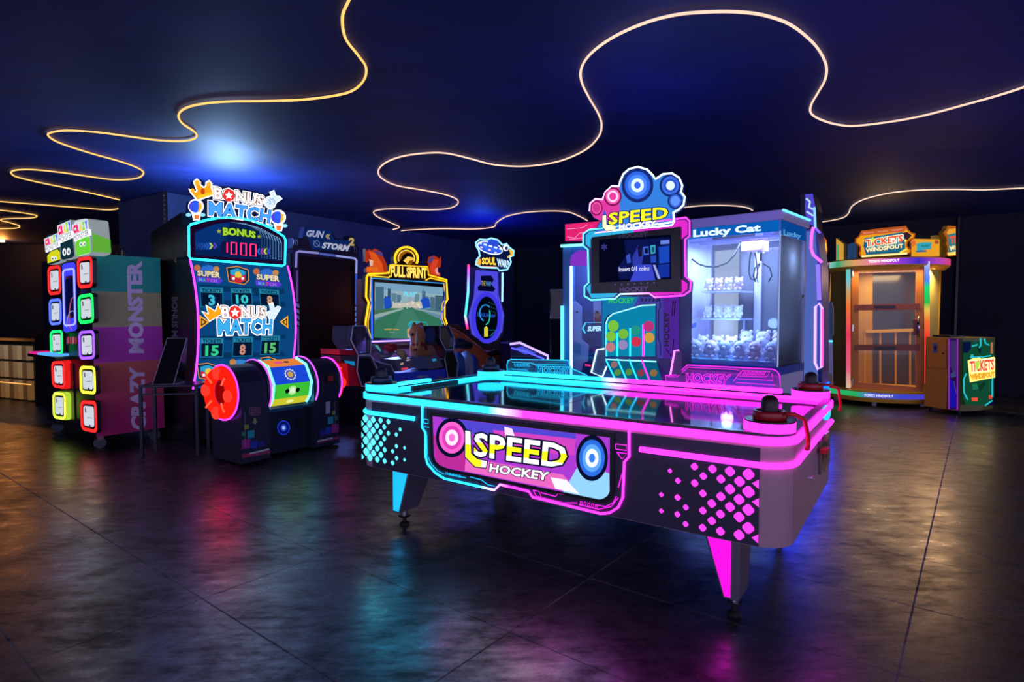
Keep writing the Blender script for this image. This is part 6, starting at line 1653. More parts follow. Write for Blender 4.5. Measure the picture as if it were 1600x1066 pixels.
for k in range(3):
    plush((0.50 + 0.145 * k, 0.385, 0.96), 0.98, 'big white plush toy, %s from the left in the back row of the pile' % ORD[k], '#e0d8e8', random.uniform(-0.3, 0.3))
for k in range(4):
    plush((0.155 + 0.093 * k, 0.36, 1.256), 0.61, 'small white plush toy, %s from the left on the lower shelf inside the claw machine' % ORD[k], '#e4e2f2', random.uniform(-0.3, 0.3))
for k in range(4):
    plush((0.155 + 0.093 * k, 0.36, 1.506), 0.61, 'small white plush toy, %s from the left on the upper shelf inside the claw machine' % ORD[k], ('#eadcec', '#f0d0dc')[k % 2], random.uniform(-0.3, 0.3))
MB().box(0.10, 0.17, 0.903, KW - 0.04, 0.30, 0.933, P('#a8b4e0', 0.6)).build('prize_step', km)
MB().box(0.42, 0.31, 0.903, KW - 0.04, 0.47, 0.958, P('#a8b4e0', 0.6)).build('prize_step', km)

# ------------------------------------------------------------------ pink topped prize machine behind the scoreboard
PP = Pose(0.48, 5.62, math.radians(-10))
pm = thing('prize_claw_machine', 'cyan lit prize machine with pink header and arched window behind the scoreboard', 'claw machine', PP)
PF = Surf(PP, y=0.0)
k3 = lambda L: [(850 + x / 4.1, 360 + y / 4.1) for x, y in L]
PX = PF(880, 400).x; PW = 0.82
b = MB(); b.box(PX, 0.0, 0, PX + PW, 0.02, 0.5, P('#1a6ab8', 0.35)); b.box(PX, 0.02, 0.0, PX + PW, 0.6, 0.5, P('#1a4a90', 0.35))
zt_ = PF(900, 388).z
b.box(PX, 0.02, zt_ - 0.06, PX + PW, 0.6, zt_ + 0.02, P('#1a6ab8', 0.35))
b.prism(PF.pts([(879.5, 388), (893, 388), (893, 640), (879.5, 640)], 0.0), (0, 0.6, 0), P('#1a78b8', 0.35))
b.box(PX + PW - 0.06, 0.0, 0.5, PX + PW, 0.6, zt_, P('#1a78b8', 0.35))
b.build('cabinet', pm)
b = MB(); b.prism(PF.pts([(883, 350.5), (945, 345), (945, 376), (883, 376.5)], 0.02), (0, 0.2, 0), P('#a01a60', 0.35), cap=E('#f0287a', 0.9)); hd_ = b.build('header', pm)
b = MB()
for L in ([(886, 370), (898, 372), (906, 364), (930, 362)], [(886, 358), (910, 356), (918, 351)], [(890, 374), (925, 370)]): b.neon(PF, L, 0.003, E('#ff90c0', 1.2), 0.024)
b.build('circuit_print', hd_)
MB().neon(PF, [(876, 384.5), (925, 382)], 0.014, E('#70e8ff', 2.4), 0.02).build('edge_light', pm)
MB().neon(PF, [(878.5, 478), (878.5, 563)], 0.016, E('#50e0ff', 2.6), 0.02).build('edge_light', pm)
b = MB()
b.flat(PF, [(891, 416), (891, 404), (896, 396), (904, 391.5), (945, 391.5), (945, 416)], E('#9038d8', 0.8), 0.002)
b.build('arch', pm)
MB().box(PX, 0.5, 0.5, PX + PW, 0.52, zt_, P('#20407c', 0.4)).build('rear_wall', pm)
b = MB(); b.flat(PF, [(891, 416), (945, 416), (945, 590), (891, 590)], GLASS('#d8ecff', 1.0, 0.02), 0.001); b.build('front_glass', pm)
MB().neon(PF, [(892.5, 416), (892.5, 590)], 0.012, E('#d8f0ff', 1.8), 0.004).build('edge_light', pm)
PI = Surf(PP, y=0.22)
b = MB(); b.prism(PI.pts(k3([(180, 470), (195, 450), (215, 465), (240, 490), (240, 700), (285, 740), (280, 840), (250, 850), (240, 900), (170, 900)]), 0.0), (0, 0.1, 0), P('#d8dcf4', 0.4)); pu = b.build('prize_chute', pm)
b = MB(); b.prism(PI.pts(k3([(192, 708), (236, 730), (236, 800), (192, 780)]), 0.012), (0, 0.01, 0), P('#78a8d0', 0.3)); b.cyl(PI(*k3([(212, 525)])[0], 0.004), 0.012, 0.004, P('#303a50', 0.4), 10, 'y'); b.build('chute_window', pu)
b = MB(); b.flat(PI, k3([(315, 455), (365, 450), (368, 590), (318, 595)]), P('#d8d4e8', 0.5), 0.0); b.flat(PI, k3([(322, 545), (365, 545), (366, 600), (322, 602)]), P('#d83848', 0.5), 0.002); b.flat(PI, k3(circ(340, 540, 20, 22, 12)), P('#e0a070', 0.5), 0.003); b.flat(PI, k3([(330, 515), (352, 520), (345, 535), (330, 530)]), P('#2a1c20', 0.5), 0.004); b.build('poster', pm)
b = MB(); b.neon(PI, k3([(265, 595), (248, 628), (265, 662)]), 0.008, E('#40d0f0', 1.4), 0.004); b.text(PI, 'SUPER', k3([(278, 615), (368, 612), (368, 645), (278, 648)]), E('#c8f4ff', 1.2), 0.004, 0, 0.2, 1, 0, 0.05); b.neon(PI, k3([(260, 592), (368, 590)]), 0.004, E('#40b0e0', 1.0), 0.004); b.build('lettering', pm)
MB().neon(PI, k3([(262, 862), (300, 868)]), 0.01, E('#f02a70', 1.4), 0.01).build('light_bar', pm)
lamp('cabinet_light', pm, (PX + 0.35, 0.2, zt_ - 0.12), '#a8c8ff', 12, 0.1)

# ------------------------------------------------------------------ neon edged game seen side-on, right of the claw machine
NP = Pose(3.17, 6.10, A55)
nm = thing('neon_game_machine', 'slim game seen side on with purple neon loops beside the lucky cat claw machine', 'arcade machine', NP)
NS = Surf(NP, x=0.0, side=-1)
k9 = lambda L: [(1220 + x / 2.96, 280 + y / 2.96) for x, y in L]
b = MB(); b.prism(NS.pts(k9([(104, 238), (165, 225), (188, 400), (190, 560), (190, 960), (104, 960)]), 0.0), (0.55, 0, 0), P('#5a6ab8', 0.35)); b.box(0.0, 0.0, 0.0, 0.55, 0.15, 0.75, P('#40488a', 0.35)); b.build('cabinet', nm)
b = MB(); b.box(-0.006, 0.01, 0.04, 0.0, 0.19, 0.55, E('#0034ff', 11)); b.box(0.03, -0.012, 0.04, 0.52, 0.0, 0.55, E('#0034ff', 11)); b.build('kick_fill_glow', nm)  # hidden blue glow, added for its reflection in the floor
b = MB(); b.flat(NS, k9([(106, 242), (160, 240), (170, 400), (172, 955), (106, 955)]), E('#6a86f0', 0.55), 0.003); b.build('side_glow_panel', nm)
b = MB(); b.prism(NS.pts(k9([(92, 68), (150, 66), (162, 130), (160, 225), (92, 232)]), 0.02), (0.5, 0, 0), P('#0c1030', 0.35)); sg = b.build('top_sign', nm)
b = MB(); b.flat(NS, k9([(112, 70), (148, 68), (160, 130), (158, 222), (120, 200), (112, 150)]), E('#5a50e0', 0.8), 0.024); b.neon(NS, k9([(118, 90), (135, 105), (130, 130), (150, 140)]), 0.01, E('#b0d0ff', 1.2), 0.03); b.neon(NS, k9([(120, 150), (150, 170)]), 0.01, E('#b0d0ff', 1.2), 0.03); b.neon(NS, k9([(155, 130), (160, 225)]), 0.012, E('#80c0ff', 1.4), 0.03); b.build('sign_print', sg)
b = MB(); b.neon(NS, k9([(150, 222), (142, 260), (140, 320), (150, 350), (190, 385)]), 0.016, E('#e060ff', 1.8), 0.02); b.neon(NS, k9([(160, 225), (182, 250)]), 0.012, E('#8060ff', 1.4), 0.02); b.build('neon_loop', nm)
b = MB(); b.neon(NS, k9([(172, 395), (178, 560)]), 0.022, E('#9a80ff', 1.0), 0.02); b.build('neon_bar', nm)
b = MB(); b.neon(NS, k9([(160, 590), (158, 850), (172, 880), (188, 870), (190, 595), (178, 575)]), 0.014, E('#c8a0ff', 1.7), 0.02, closed=True); b.neon(NS, k9([(194, 600), (193, 865)]), 0.01, E('#ff50c0', 1.6), 0.03); b.build('neon_loop', nm)
FP2 = Pose(3.60, 7.75, math.radians(-25))
fm = thing('surf_game_machine', 'white game console with upright surfboard and orange sign beyond the neon edged game', 'arcade machine', FP2)
FS2 = Surf(FP2, y=0.0)
b = MB(); b.prism(FS2.pts(k9([(120, 740), (240, 752), (243, 960), (120, 960)]), 0), (0, 0.5, 0), P('#c8ccd8', 0.4)); b.build('console', fm)
b = MB(); b.flat(FS2, k9([(190, 780), (215, 785), (212, 860), (190, 850)]), P('#182048', 0.4), 0.004); b.flat(FS2, k9([(150, 880), (235, 900), (240, 945), (150, 945)]), P('#b89858', 0.5), 0.004); b.neon(FS2, k9([(120, 738), (240, 750)]), 0.014, E('#60d8ff', 1.4), 0.01); b.build('console_print', fm)
b = MB(); b.prism(FS2.pts(k9([(216, 580), (224, 562), (236, 570), (242, 600), (242, 720), (236, 745), (218, 745)]), 0.02), (0, 0.05, 0), P('#2a7a9a', 0.3)); b.neon(FS2, k9([(236, 570), (242, 600), (242, 720)]), 0.008, P('#d8c8a8', 0.4), 0.03); b.build('surfboard', fm)
b = MB(); b.prism(FS2.pts(k9([(120, 380), (120, 265), (195, 258), (212, 285), (216, 330), (208, 375)]), 0.0), (0, 0.06, 0), P('#502010', 0.4), cap=E('#f07818', 0.95)); sg = b.build('orange_sign', fm)
b = MB(); b.flat(FS2, k9([(178, 300), (210, 295), (212, 330), (180, 335)]), E('#ffd840', 1.1), 0.004); b.flat(FS2, k9([(178, 345), (208, 340), (206, 360), (180, 365)]), E('#30283c', 0.6), 0.004); b.flat(FS2, k9([(178, 268), (198, 264), (206, 285), (180, 290)]), E('#b01818', 0.9), 0.004); b.build('sign_print', sg)
b = MB(); b.text(FS2, '7', k9([(186, 392), (222, 386), (222, 478), (192, 480)]), E('#e878b0', 0.9), 0.03, bold=0.06); b.flat(FS2, k9([(190, 482), (220, 482), (220, 512), (192, 515)]), E('#4878d0', 0.7), 0.03); b.prism(FS2.pts(k9([(120, 380), (224, 384), (224, 515), (120, 515)]), 0.02), (0, 0.04, 0), P('#161a30', 0.4)); b.prism(FS2.pts(k9([(120, 515), (205, 515), (205, 742), (120, 742)]), 0.0), (0, 0.2, 0), P('#141a38', 0.4)); b.build('number_board', fm)

# ------------------------------------------------------------------ yellow ticket booth
VC = Vector((5.52, 8.93)); VR = 0.80
VP = Pose(VC.x, VC.y, math.radians(-28))
vm = thing('ticket_booth_machine', 'yellow round ticket booth with glass door and sign reading tickets windspout', 'arcade machine', VP)
YD = -0.62
VF = Surf(VP, y=YD)
YEL, ORG = P('#f8b838', 0.4), P('#ff9838', 0.4)
k10 = lambda L: [(1290 + x / 3.331, 340 + y / 3.331) for x, y in L]
class Drum:
    """the round outside of the booth as a drawing surface"""
    def __init__(self, r): self.p = VP; self.r = r
    def __call__(self, u, v, off=0.0):
        d = VP.dir(u, v); e = VP.eye; R_ = self.r + off
        A = d.x ** 2 + d.y ** 2; B = 2 * (e.x * d.x + e.y * d.y); C = e.x ** 2 + e.y ** 2 - R_ * R_
        D = B * B - 4 * A * C
        t = (-B - math.sqrt(max(0, D))) / (2 * A)
        return e + d * t
    def pts(self, L, off=0.0): return [self(u, v, off) for u, v in L]
DR = Drum(VR)
zb0, zb1 = DR(1390, 632).z, DR(1390, 612).z
zc0, zc1 = DR(1400, 414).z, DR(1400, 402.5).z
b = MB(); b.lathe([(0, 0.06), (VR - 0.03, 0.06), (VR - 0.02, 0.1), (VR, 0.1), (VR, 0.21), (VR - 0.03, 0.23), (0, 0.23)], (0, 0, 0), YEL, 48, 'z', False); bs = b.build('round_base', vm)
def arcband(r, z0, z1, a0, a1, mat, n=24):
    bb = MB(); vs = []
    for k in range(n + 1):
        a = math.radians(a0 + (a1 - a0) * k / n); vs += [(r * math.cos(a), r * math.sin(a), z0), (r * math.cos(a), r * math.sin(a), z1)]
    return bb.add(vs, [(2 * k, 2 * k + 2, 2 * k + 3, 2 * k + 1) for k in range(n)], mat)
RB = EB('x', [(-0.78, '#e03828'), (-0.66, '#28b868'), (-0.35, '#28b868'), (-0.15, '#5060d8'), (0.2, '#4048d0'), (0.6, '#5038c8'), (0.8, '#b03050')], 0.9)
arcband(VR + 0.004, 0.125, 0.195, 200, 330, RB).build('led_band', bs)
b = MB(); b.lathe([(0, zc0 - 0.05), (VR - 0.06, zc0 - 0.05), (VR, zc0), (VR, zc1), (VR - 0.05, zc1 + 0.02), (0, zc1 + 0.02)], (0, 0, 0), YEL, 48, 'z', False); cn = b.build('canopy', vm)
arcband(VR + 0.004, zc0 + 0.01, zc1 - 0.005, 170, 360, EB('x', [(-0.8, '#b0d8e8'), (-0.6, '#30a878'), (-0.4, '#e0a060'), (-0.15, '#f080b0'), (0.1, '#a040d8'), (0.35, '#4030c8'), (0.6, '#b048c0'), (0.8, '#e04060')], 0.95), 40).build('led_band', cn)
b = MB(); b.text(DR, 'TICKETS WINDSPOUT', [(1357, 407), (1405, 404.5), (1405, 408.5), (1357, 411)], E('#ffffff', 1.2), 0.008, bold=0.04)
b.text(DR, 'TICKETS WINDSPOUT', [(1350, 615.5), (1396, 617.5), (1396, 621.5), (1350, 619.5)], E('#d8d8ff', 1.1), 0.008, bold=0.04); b.v = [(x * (VR + 0.008) / math.hypot(x, y), y * (VR + 0.008) / math.hypot(x, y), zz) for x, y, zz in b.v]; b.build('band_lettering', vm)
# walls: back half round, front door
zf0, zf1 = 0.23, zc0 - 0.05
b = arcband(VR - 0.1, zf0, zf1, -5, 185, P('#e0c050', 0.5), 30); b.build('rear_wall', vm)
XL = VF(1330, 500).x; XR = VF(1443, 500).x
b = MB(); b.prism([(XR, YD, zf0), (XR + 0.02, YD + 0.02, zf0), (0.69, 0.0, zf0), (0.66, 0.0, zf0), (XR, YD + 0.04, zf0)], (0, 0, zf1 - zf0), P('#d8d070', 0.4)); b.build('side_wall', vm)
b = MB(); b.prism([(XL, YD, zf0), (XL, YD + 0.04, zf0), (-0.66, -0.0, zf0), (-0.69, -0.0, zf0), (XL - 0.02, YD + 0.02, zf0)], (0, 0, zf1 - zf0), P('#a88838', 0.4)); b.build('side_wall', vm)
# pilasters with running colours
zz0 = 0.3
def pil(L, stops, nm_='pilaster_light'):
    bb = MB(); pts = VF.pts(L, 0.03); bb.prism(pts, (0, 0.06, 0), P('#b08830', 0.4), cap=EB('z', stops, 1.0)); bb.build(nm_, vm)
pil([(1322, 421), (1329, 420.5), (1329, 607), (1322, 606.5)], [(0.25, '#d8b8a0'), (0.5, '#e06080'), (1.0, '#e83a60'), (1.4, '#f07030'), (1.6, '#c8a060'), (1.8, '#60c8d8'), (2.0, '#80c8a0')])
pil([(1444, 408), (1453, 408.5), (1453, 600), (1444, 600)], [(0.3, '#e02020'), (0.95, '#f03030'), (1.2, '#f07038'), (1.35, '#e8c050'), (1.45, '#28c050'), (1.65, '#28d878'), (1.75, '#5080f0'), (1.9, '#90a0f0'), (2.0, '#c8d0ff')])
# door
dO, dI = k10([(135, 250), (508, 238), (508, 905), (135, 890)]), k10([(172, 275), (470, 262), (470, 885), (172, 858)])
b = MB(); o_, i_ = VF.pts(dO, 0.0), VF.pts(dI, 0.0); n = 4
b.add(o_ + i_ + [p + Vector((0, 0.05, 0)) for p in o_] + [p + Vector((0, 0.05, 0)) for p in i_], [(k, (k + 1) % n, n + (k + 1) % n, n + k) for k in range(n)] + [(n + k, n + (k + 1) % n, 3 * n + (k + 1) % n, 3 * n + k) for k in range(n)] + [(k, 2 * n + k, 2 * n + (k + 1) % n, (k + 1) % n) for k in range(n)], ORG)
dr_ = b.build('door', vm)
for L, y in (([(150, 455), (490, 447), (490, 480), (150, 485)], 466), ([(150, 662), (490, 660), (490, 695), (150, 690)], 680)):
    b = MB(); b.slab(VF, k10(L), 0.02, P('#b05a3c', 0.4), off=0.01)
    b.flat(VF, k10(rq([(250, y - 8), (365, y - 8), (365, y + 8), (250, y + 8)], 0.06, 0, 3, 0.4)), P('#201824', 0.3), 0.012); b.build('crossbar', dr_)
MB().flat(VF, dI, GLASS('#f4f0e8', 1.4, 0.012), -0.02).build('door_glass', dr_)
b = MB(); b.slab(VF, k10([(458, 535), (490, 530), (490, 608), (458, 612)]), 0.03, P('#8a1830', 0.35), off=0.03); b.tube(VF.pts(k10([(484, 515), (484, 626)]), 0.06), 0.014, CHROME, 10); b.build('door_handle', dr_)
for y in (290, 575, 855):
    bb = MB(); q = VF(*k10([(141, y)])[0], 0.01); bb.cyl((q.x, q.y, q.z - 0.05), 0.014, 0.1, CHROME, 10); bb.build('hinge', dr_)
# inside: yellow back panels, dark upper window, ribs
VI = Surf(VP, y=0.2)
b = MB(); b.flat(VI, k10([(170, 262), (520, 250), (520, 900), (170, 880)]), P('#a8863c', 0.5), 0.0)
b.flat(VI, k10([(245, 285), (470, 278), (470, 580), (245, 590)]), P('#20283c', 0.15), 0.004)
b.flat(VI, k10([(245, 595), (470, 588), (470, 880), (245, 870)]), P('#3a3a48', 0.2), 0.004)
for x in (205, 285, 365, 440): b.slab(VI, k10([(x - 5, 590), (x + 5, 590), (x + 5, 890), (x - 5, 890)]), 0.02, P('#c8a040', 0.4), off=0.012)
b.slab(VI, k10([(210, 586), (470, 578), (470, 594), (210, 602)]), 0.05, P('#c8a858', 0.4), off=0.05)
b.build('inner_panel', vm)
lamp('booth_light', vm, (0.0, -0.25, zf1 - 0.06), '#ffd8a0', 13, 0.5, (0, 0.12, -1))
# ticket shaped signs round the top
k11 = lambda L: [(1290 + x / 7.27, 340 + y / 7.27) for x, y in L]
VT = Surf(VP, y=-0.78)
tk = k11([(335, 240), (375, 212), (405, 150), (660, 118), (915, 95), (940, 135), (975, 170), (1022, 180), (1008, 238), (960, 258), (935, 282), (930, 320), (945, 345), (975, 365), (968, 400), (930, 420), (660, 440), (412, 458), (385, 430), (378, 400), (390, 375), (390, 335), (365, 310), (335, 292)])
b = MB(); b.prism(VT.pts(tk, 0.0), (0, 0.08, 0), P('#b06020', 0.4), cap=E('#c85a1c', 0.85)); tsg = b.build('ticket_sign', vm)
b = MB()
b.flat(VT, [(u, v) for u, v in grow(tk, -1.4)], E('#7a2c10', 0.7), 0.003); b.flat(VT, grow(tk, -2.0), E('#f0a020', 1.0), 0.004)
b.flat(VT, k11([(412, 160), (905, 108), (915, 140), (880, 160), (400, 205)]), E('#d06030', 0.9), 0.0045)
b.flat(VT, k11([(440, 235), (870, 165), (900, 200), (905, 380), (840, 400), (460, 425), (430, 330)]), E('#1a6a8c', 0.9), 0.005); b.flat(VT, k11([(470, 250), (860, 190), (870, 330), (480, 390)]), E('#38a0b0', 0.9), 0.0055)
b.flat(VT, k11([(880, 170), (930, 165), (960, 190), (980, 200), (930, 260), (900, 240)]), E('#3a2030', 0.8), 0.006); b.flat(VT, k11([(840, 390), (925, 345), (930, 365), (850, 410)]), E('#ffd848', 1.1), 0.006)
b.flat(VT, k11([(395, 435), (840, 405), (930, 398), (925, 418), (412, 452)]), E('#fff0a0', 1.2), 0.006)
for k, tx in enumerate(('TICKETS', 'TICKETS', 'TICKETS')): b.text(VT, tx, k11([(425 + k * 165, 172 - k * 17), (545 + k * 165, 160 - k * 17), (545 + k * 165, 178 - k * 17), (425 + k * 165, 190 - k * 17)]), E('#f8b090', 1.0), 0.0062)
b.build('sign_print', tsg)
b = MB()
def two(S, q1, q2, o, c2='#fff0b8'):
    t1, t2 = ('TICKETS', 'WINDSPOUT')
    b.text(S, t1, q1, E('#fff4d0', 1.3), o, 0.07, 0, 1, 0, 0.03); b.text(S, t1, q1, E('#e85030', 1.1), o + 0.002, 0, 0, 1, 0, 0.04)
    b.text(S, t2, q2, E('#7a2c10', 1.0), o, 0.06, 0, 1, 0, 0.03); b.text(S, t2, q2, E(c2, 1.3), o + 0.002, 0, 0, 1, 0, 0.03)
two(VT, k11([(450, 255), (880, 192), (880, 278), (455, 335)]), k11([(455, 348), (880, 296), (882, 345), (458, 398)]), 0.008)
b.flat(VT, k11(star(535, 250, 36, 4, 0.5)), E('#c8e038', 1.2), 0.012); b.flat(VT, k11(circ(770, 265, 30, 30, 14)), E('#f0e8e0', 1.2), 0.012); b.flat(VT, k11(star(770, 268, 20)), E('#e86040', 1.1), 0.013); b.flat(VT, k11(circ(905, 265, 12, 12, 10)), E('#e8f060', 1.2), 0.008)
b.build('lettering', tsg)
b = MB()
r2 = VR - 0.05
DR2 = Drum(r2)
def drumslab(L, mat, cap, name, n=8):
    """upright sign bent round the top ring"""
    bb = MB(); (a, t0), (c, _), (d, b0), _2 = L
    vs = []
    for k in range(n + 1):
        f = k / n; u = a + (c - a) * f
        p, q = DR2(u, t0 + (_ - t0) * f), DR2(u, _2[1] + (b0 - _2[1]) * f)
        vs += [p, q]
        rad = Vector((p.x, p.y, 0)).normalized() * 0.05
    m = len(vs)
    inn = [Vector((p.x * 0.93, p.y * 0.93, p.z)) for p in vs]
    fs = [(2 * k, 2 * k + 1, 2 * k + 3, 2 * k + 2) for k in range(n)]
    bb.add(vs, fs, cap)
    bb.add(vs + inn, [(m + 2 * k, m + 2 * k + 2, m + 2 * k + 3, m + 2 * k + 1) for k in range(n)] + [(2 * k, 2 * k + 2, m + 2 * k + 2, m + 2 * k) for k in range(n)] + [(2 * k + 1, m + 2 * k + 1, m + 2 * k + 3, 2 * k + 3) for k in range(n)] + [(0, m, m + 1, 1), (2 * n, 2 * n + 1, m + 2 * n + 1, m + 2 * n)], mat)
    return bb.build(name, vm)
dp1 = drumslab([(1424, 373), (1468, 374), (1468, 400), (1420, 401)], P('#b07020', 0.4), E('#f0a428', 0.95), 'ring_sign')
b = MB(); b.flat(DR2, k11([(1030, 300), (1100, 280), (1205, 282), (1200, 360), (1140, 362), (1040, 380)]), E('#38a8b8', 0.95), 0.012); b.flat(DR2, k11([(960, 270), (1010, 255), (1030, 300), (990, 340)]), E('#e8703c', 0.95), 0.012); b.flat(DR2, k11([(1240, 260), (1285, 260), (1285, 300), (1245, 300)]), E('#b05030', 0.9), 0.012); b.text(DR2, 'TICKET', k11([(1085, 312), (1185, 308), (1185, 330), (1085, 336)]), E('#0c4868', 1.0), 0.014, bold=0.03); b.flat(DR2, k11([(1020, 375), (1140, 370), (1150, 390), (1030, 395)]), E('#2060a0', 0.9), 0.013); b.build('print', dp1)
drumslab([(1324, 382), (1338, 378), (1342, 404), (1324, 408)], P('#805020', 0.4), E('#2a4878', 0.7), 'ring_sign', 3)
# end signs that stand out at the sides, like the front one
VE = Surf(VP, p0=(0.74, -0.2, 0), n=(0.70, -0.72, 0))
te = k11([(1335, 170), (1375, 125), (1388, 92), (1480, 98), (1482, 432), (1388, 442), (1372, 410), (1385, 380), (1382, 330), (1362, 300), (1380, 260), (1362, 215)])
b = MB(); b.prism(VE.pts(te, 0), VE.back() * 0.07, P('#c8a030', 0.4), cap=E('#b86020', 0.85)); es = b.build('ticket_sign', vm)
b = MB(); b.flat(VE, k11([(1392, 190), (1478, 175), (1478, 385), (1400, 400)]), E('#28808c', 0.95), 0.004); b.flat(VE, k11([(1375, 175), (1400, 130), (1478, 125), (1478, 180), (1390, 195)]), E('#e8a030', 1.0), 0.004); b.flat(VE, k11([(1385, 400), (1478, 385), (1478, 425), (1392, 432)]), E('#ffd868', 1.1), 0.004)
b.text(VE, 'TI', k11([(1405, 215), (1476, 205), (1476, 290), (1412, 305)]), E('#e85030', 1.1), 0.008, bold=0.05); b.text(VE, 'WI', k11([(1405, 325), (1476, 318), (1476, 368), (1408, 378)]), E('#ffe8a0', 1.2), 0.008, bold=0.05); b.build('print', es)
b = MB(); b.prism(VE.pts(k11([(1215, 205), (1335, 195), (1360, 220), (1362, 430), (1290, 430), (1290, 250), (1215, 245)]), -0.075), VE.back() * 0.03, P('#d8c028', 0.4)); b.build('sign_bracket', vm)
VEl = Surf(VP, p0=(-0.78, -0.2, 0), n=(-0.8, -0.6, 0))
b = MB(); b.prism(VEl.pts(k11([(120, 235), (150, 260), (205, 300), (205, 480), (185, 535), (120, 520)]), 0), VEl.back() * 0.05, P('#c8b060', 0.4), cap=E('#d8a038', 0.9)); b.flat(VEl, k11([(125, 300), (150, 310), (150, 500), (125, 495)]), E('#48a890', 0.9), 0.003); b.build('ticket_sign', vm)
for a in (200, 260, 320, 30, 110): MB().cyl((0.62 * math.cos(math.radians(a)), 0.62 * math.sin(math.radians(a)), 0.0), 0.03, 0.06, P('#c8c0b8', 0.3), 10).build('foot', vm)
lamp('canopy_fill', vm, (0.05, -0.76, zf1 - 0.02), '#ffd8a0', 3.5, 1.0, (0, 0.12, -1), sy=0.06)  # added downlight under the overhang to brighten the door front
lamp('canopy_fill', vm, (0.66, -0.41, zf1 - 0.01), '#ffc890', 9, 0.2, (0.12, -0.4, -1), sy=0.06)  # second added downlight, meant to brighten the ticket console
lamp('sign_glow', vm, (0.0, 0.1, zc1 + 0.2), '#ffd890', 7, 0.2)
# ticket console beside the booth
QP = Pose(5.69, 7.55, math.radians(20))
qm = thing('ticket_console', 'orange and green pedestal cabinet with glowing tickets sign beside the round yellow booth', 'game console', QP)
QS = Surf(QP, x=0.0, side=-1); QF = Surf(QP, y=0.0)
QW, QD = 0.62, 0.46; QH = QF(1520, 528).z
b = MB()
ft = [(0.0, 0.0)] + [(QW * k / 8, -0.05 * math.sin(math.pi * k / 8)) for k in range(1, 8)] + [(QW, 0.0), (QW, QD), (0, QD)]
b.prism([(x, y, 0.06) for x, y in ft], (0, 0, QH - 0.06), P('#7a7830', 0.4)); b.build('cabinet', qm)
b = MB(); b.add([(-0.003, 0.17, 0.06), (-0.003, QD, 0.06), (-0.003, QD, QH), (-0.003, 0.17, QH)], [(0, 3, 2, 1)], P('#ffa030', 0.35)); od = b.build('orange_side', qm)
k12 = lambda L: [(1430 + x / 6.66, 500 + y / 6.66) for x, y in L]
b = MB(); b.neon(QS, k12([(115, 215), (120, 495), (325, 512), (325, 195)]), 0.003, P('#6a3c18', 0.4), 0.006); b.flat(QS, k12([(185, 242), (228, 240), (228, 342), (185, 345)]), P('#7a88b0', 0.3), 0.008); b.flat(QS, k12([(195, 270), (220, 268), (220, 315), (195, 318)]), P('#2a3060', 0.3), 0.009); q = QS(*k12([(290, 348)])[0], 0.008); b.cyl((q.x, q.y, q.z), 0.012, 0.006, RUBBER, 10, 'x'); b.build('coin_slot', od)
b = MB(); b.flat(QS, k12([(352, 195), (440, 195), (438, 935), (352, 930)]), P('#6a1878', 0.35), 0.006); b.neon(QS, k12([(352, 198), (440, 198), (438, 935), (352, 930)]), 0.007, E('#a030d0', 0.8), 0.008, closed=True)
b.flat(QS, k12([(362, 215), (430, 215), (430, 600), (400, 560), (362, 480)]), P('#a890c0', 0.35), 0.008); b.flat(QS, k12([(362, 620), (400, 640), (425, 760), (425, 915), (362, 915)]), E('#2018c8', 0.6), 0.009); b.flat(QS, k12([(365, 560), (415, 530), (420, 590), (370, 605)]), P('#b0c8e0', 0.35), 0.0095); b.flat(QS, k12([(395, 640), (412, 640), (432, 760), (425, 770)]), P('#b0a8c8', 0.35), 0.0095); b.build('purple_strip', qm)
b = MB(); GRN = 0.056
b.flat(QF, k12([(500, 225), (820, 215), (820, 890), (520, 885), (500, 800)]), E('#1a6a4a', 0.45), GRN)
for L, c, s in (([(500, 228), (580, 228), (580, 300), (545, 345), (500, 340)], '#0a1850', 0.6), ([(580, 360), (600, 355), (610, 380), (580, 390)], '#30c0c8', 0.9), ([(640, 270), (690, 300), (680, 360), (660, 340)], '#103038', 0.6), ([(585, 810), (650, 808), (650, 845), (590, 845)], '#f05838', 0.9), ([(765, 785), (800, 780), (800, 822), (768, 825)], '#e84838', 0.9),
                ([(740, 890), (820, 800), (820, 890)], '#0a1440', 0.6), ([(660, 700), (720, 640), (730, 680), (670, 750)], '#103a30', 0.7), ([(590, 670), (640, 660), (660, 720), (600, 730)], '#20805c', 0.7)):
    b.flat(QF, k12(L), E(c, s), GRN + 0.002)
for L in ([(575, 388), (700, 385), (785, 372)], [(680, 190), (680, 265), (665, 290)], [(722, 195), (728, 240), (770, 262)], [(590, 275), (645, 258)], [(530, 560), (505, 620), (510, 760), (545, 830)], [(802, 600), (802, 800)], [(730, 890), (800, 840)]):
    b.neon(QF, k12(L), 0.009, E('#28c8d8', 0.9), GRN + 0.004)
b.neon(QF, k12([(795, 235), (795, 350)]), 0.012, E('#d07848', 0.8), GRN + 0.004)
b.build('front_print', qm)
b = MB()
q1, q2 = k12([(565, 430), (820, 405), (820, 520), (572, 545)]), k12([(572, 570), (825, 540), (825, 590), (585, 625)])
b.flat(QF, k12([(545, 425), (600, 400), (640, 400), (660, 385), (690, 405), (820, 385), (832, 395), (832, 600), (570, 650)]), E('#ffe870', 1.5), GRN + 0.008)
two(QF, q1, q2, GRN + 0.014, '#ffb830')
b.flat(QF, k12([(625, 420), (650, 440), (680, 410), (655, 520), (635, 520)]), E('#a8d838', 1.2), GRN + 0.02)
b.build('tickets_sign', qm)
b = MB(); b.box(0.06, 0.2, QH, 0.22, 0.42, QH + 0.025, BLACK); b.box(0.26, 0.2, QH, 0.36, 0.4, QH + 0.015, P('#186070', 0.3)); b.build('button_box', qm)
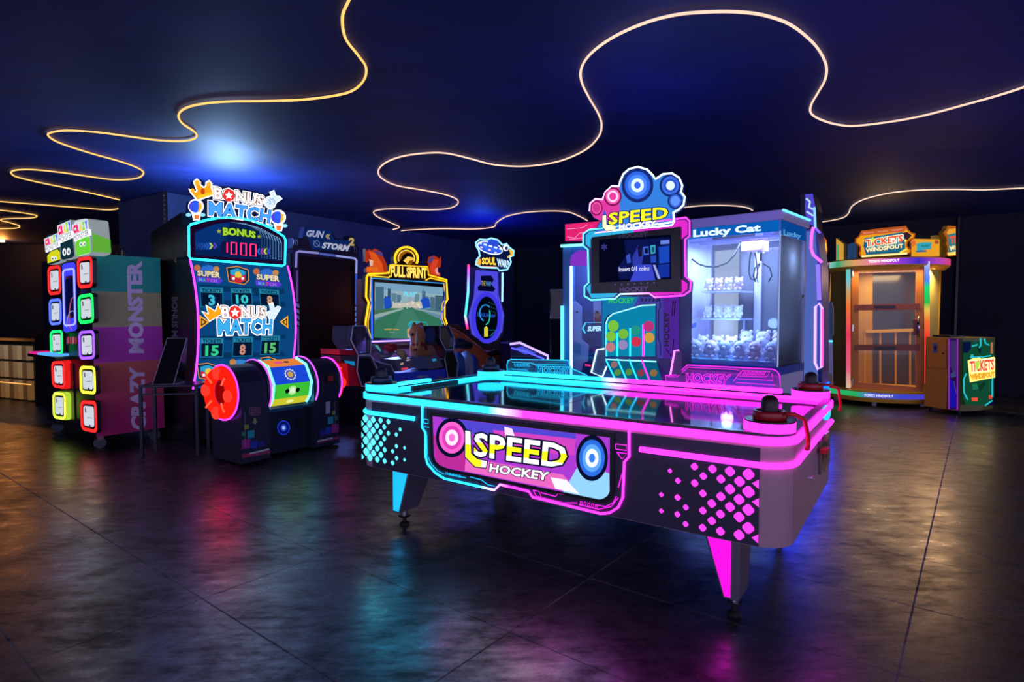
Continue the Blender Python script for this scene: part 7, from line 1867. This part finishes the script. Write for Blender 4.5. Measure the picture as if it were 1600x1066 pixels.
for x, y in ((0.06, 0.05), (QW - 0.06, 0.05), (0.06, QD - 0.05), (QW - 0.06, QD - 0.05)): MB().cyl((x, y, 0), 0.025, 0.06, RUBBER, 10).build('foot', qm)

# ------------------------------------------------------------------ lit bar counter at the far left
CC = Pose(-8.9, 9.62, math.radians(-25))
bc = thing('bar_counter', 'bar counter with backlit warm glass tubes beyond the dark service desk', 'counter', CC)
CS_ = Surf(CC, y=0.0)
xr_ = CS_(54, 600).x; ztop = CS_(30, 537).z
b = MB(); b.box(-1.0, 0.02, 0, xr_, 0.5, ztop, P('#0c0a0a', 0.4)); b.box(-1.0, -0.04, ztop, xr_ + 0.02, 0.55, ztop + 0.04, P('#1a1614', 0.3)); b.build('counter_body', bc)
b = MB()
zr = [CS_(30, v).z for v in (623, 594, 590, 566, 562, 540)]
TUBE = EG('z', 0.1, ztop, '#c88a50', '#d8b088', 0.24)
TUBE2 = EG('z', 0.1, ztop, '#a87040', '#b89070', 0.17); TUBE3 = EG('z', 0.1, ztop, '#c89058', '#e0c098', 0.3)
x = xr_ - 0.03
cols = []
sp_ = CS_(54, 600).x - CS_(46.8, 600).x
for k in range(12):
    for i in (0, 2, 4):
        b.lathe([(sp_ * 0.36, zr[i]), (sp_ * 0.36, zr[i + 1])], (x - sp_ * (0.5 + k), 0.0, 0), (TUBE, TUBE2, TUBE3)[k % 3], 12)
b.build('backlit_tubes', bc)
b = MB(); b.tube([(xr_ - 1.9, -0.07, CS_(30, 596).z - 0.02), (xr_ + 0.05, -0.07, CS_(30, 596).z - 0.02)], 0.008, E('#ffb060', 1.3)); b.build('string_light', bc)
DP_ = Pose(-7.2, 8.6, math.radians(-25))
dk = thing('dark_service_desk', 'black slope topped service desk between the bar counter and the boxy prize machine', 'counter', DP_)
DS = Surf(DP_, y=0.0)
pts = [DS(54, 527), DS(76, 512), DS(92, 512), DS(92, 640), DS(56, 628)]
for p in pts[3:]: p.z = 0.0
b = MB(); b.prism(pts, (0, 0.6, 0), P('#0e0c10', 0.35)); b.build('desk_body', dk)
b = MB(); b.neon(DS, [(54, 526), (76, 511), (92, 511)], 0.012, P('#4a3a34', 0.3), 0.01); b.build('top_edge', dk)
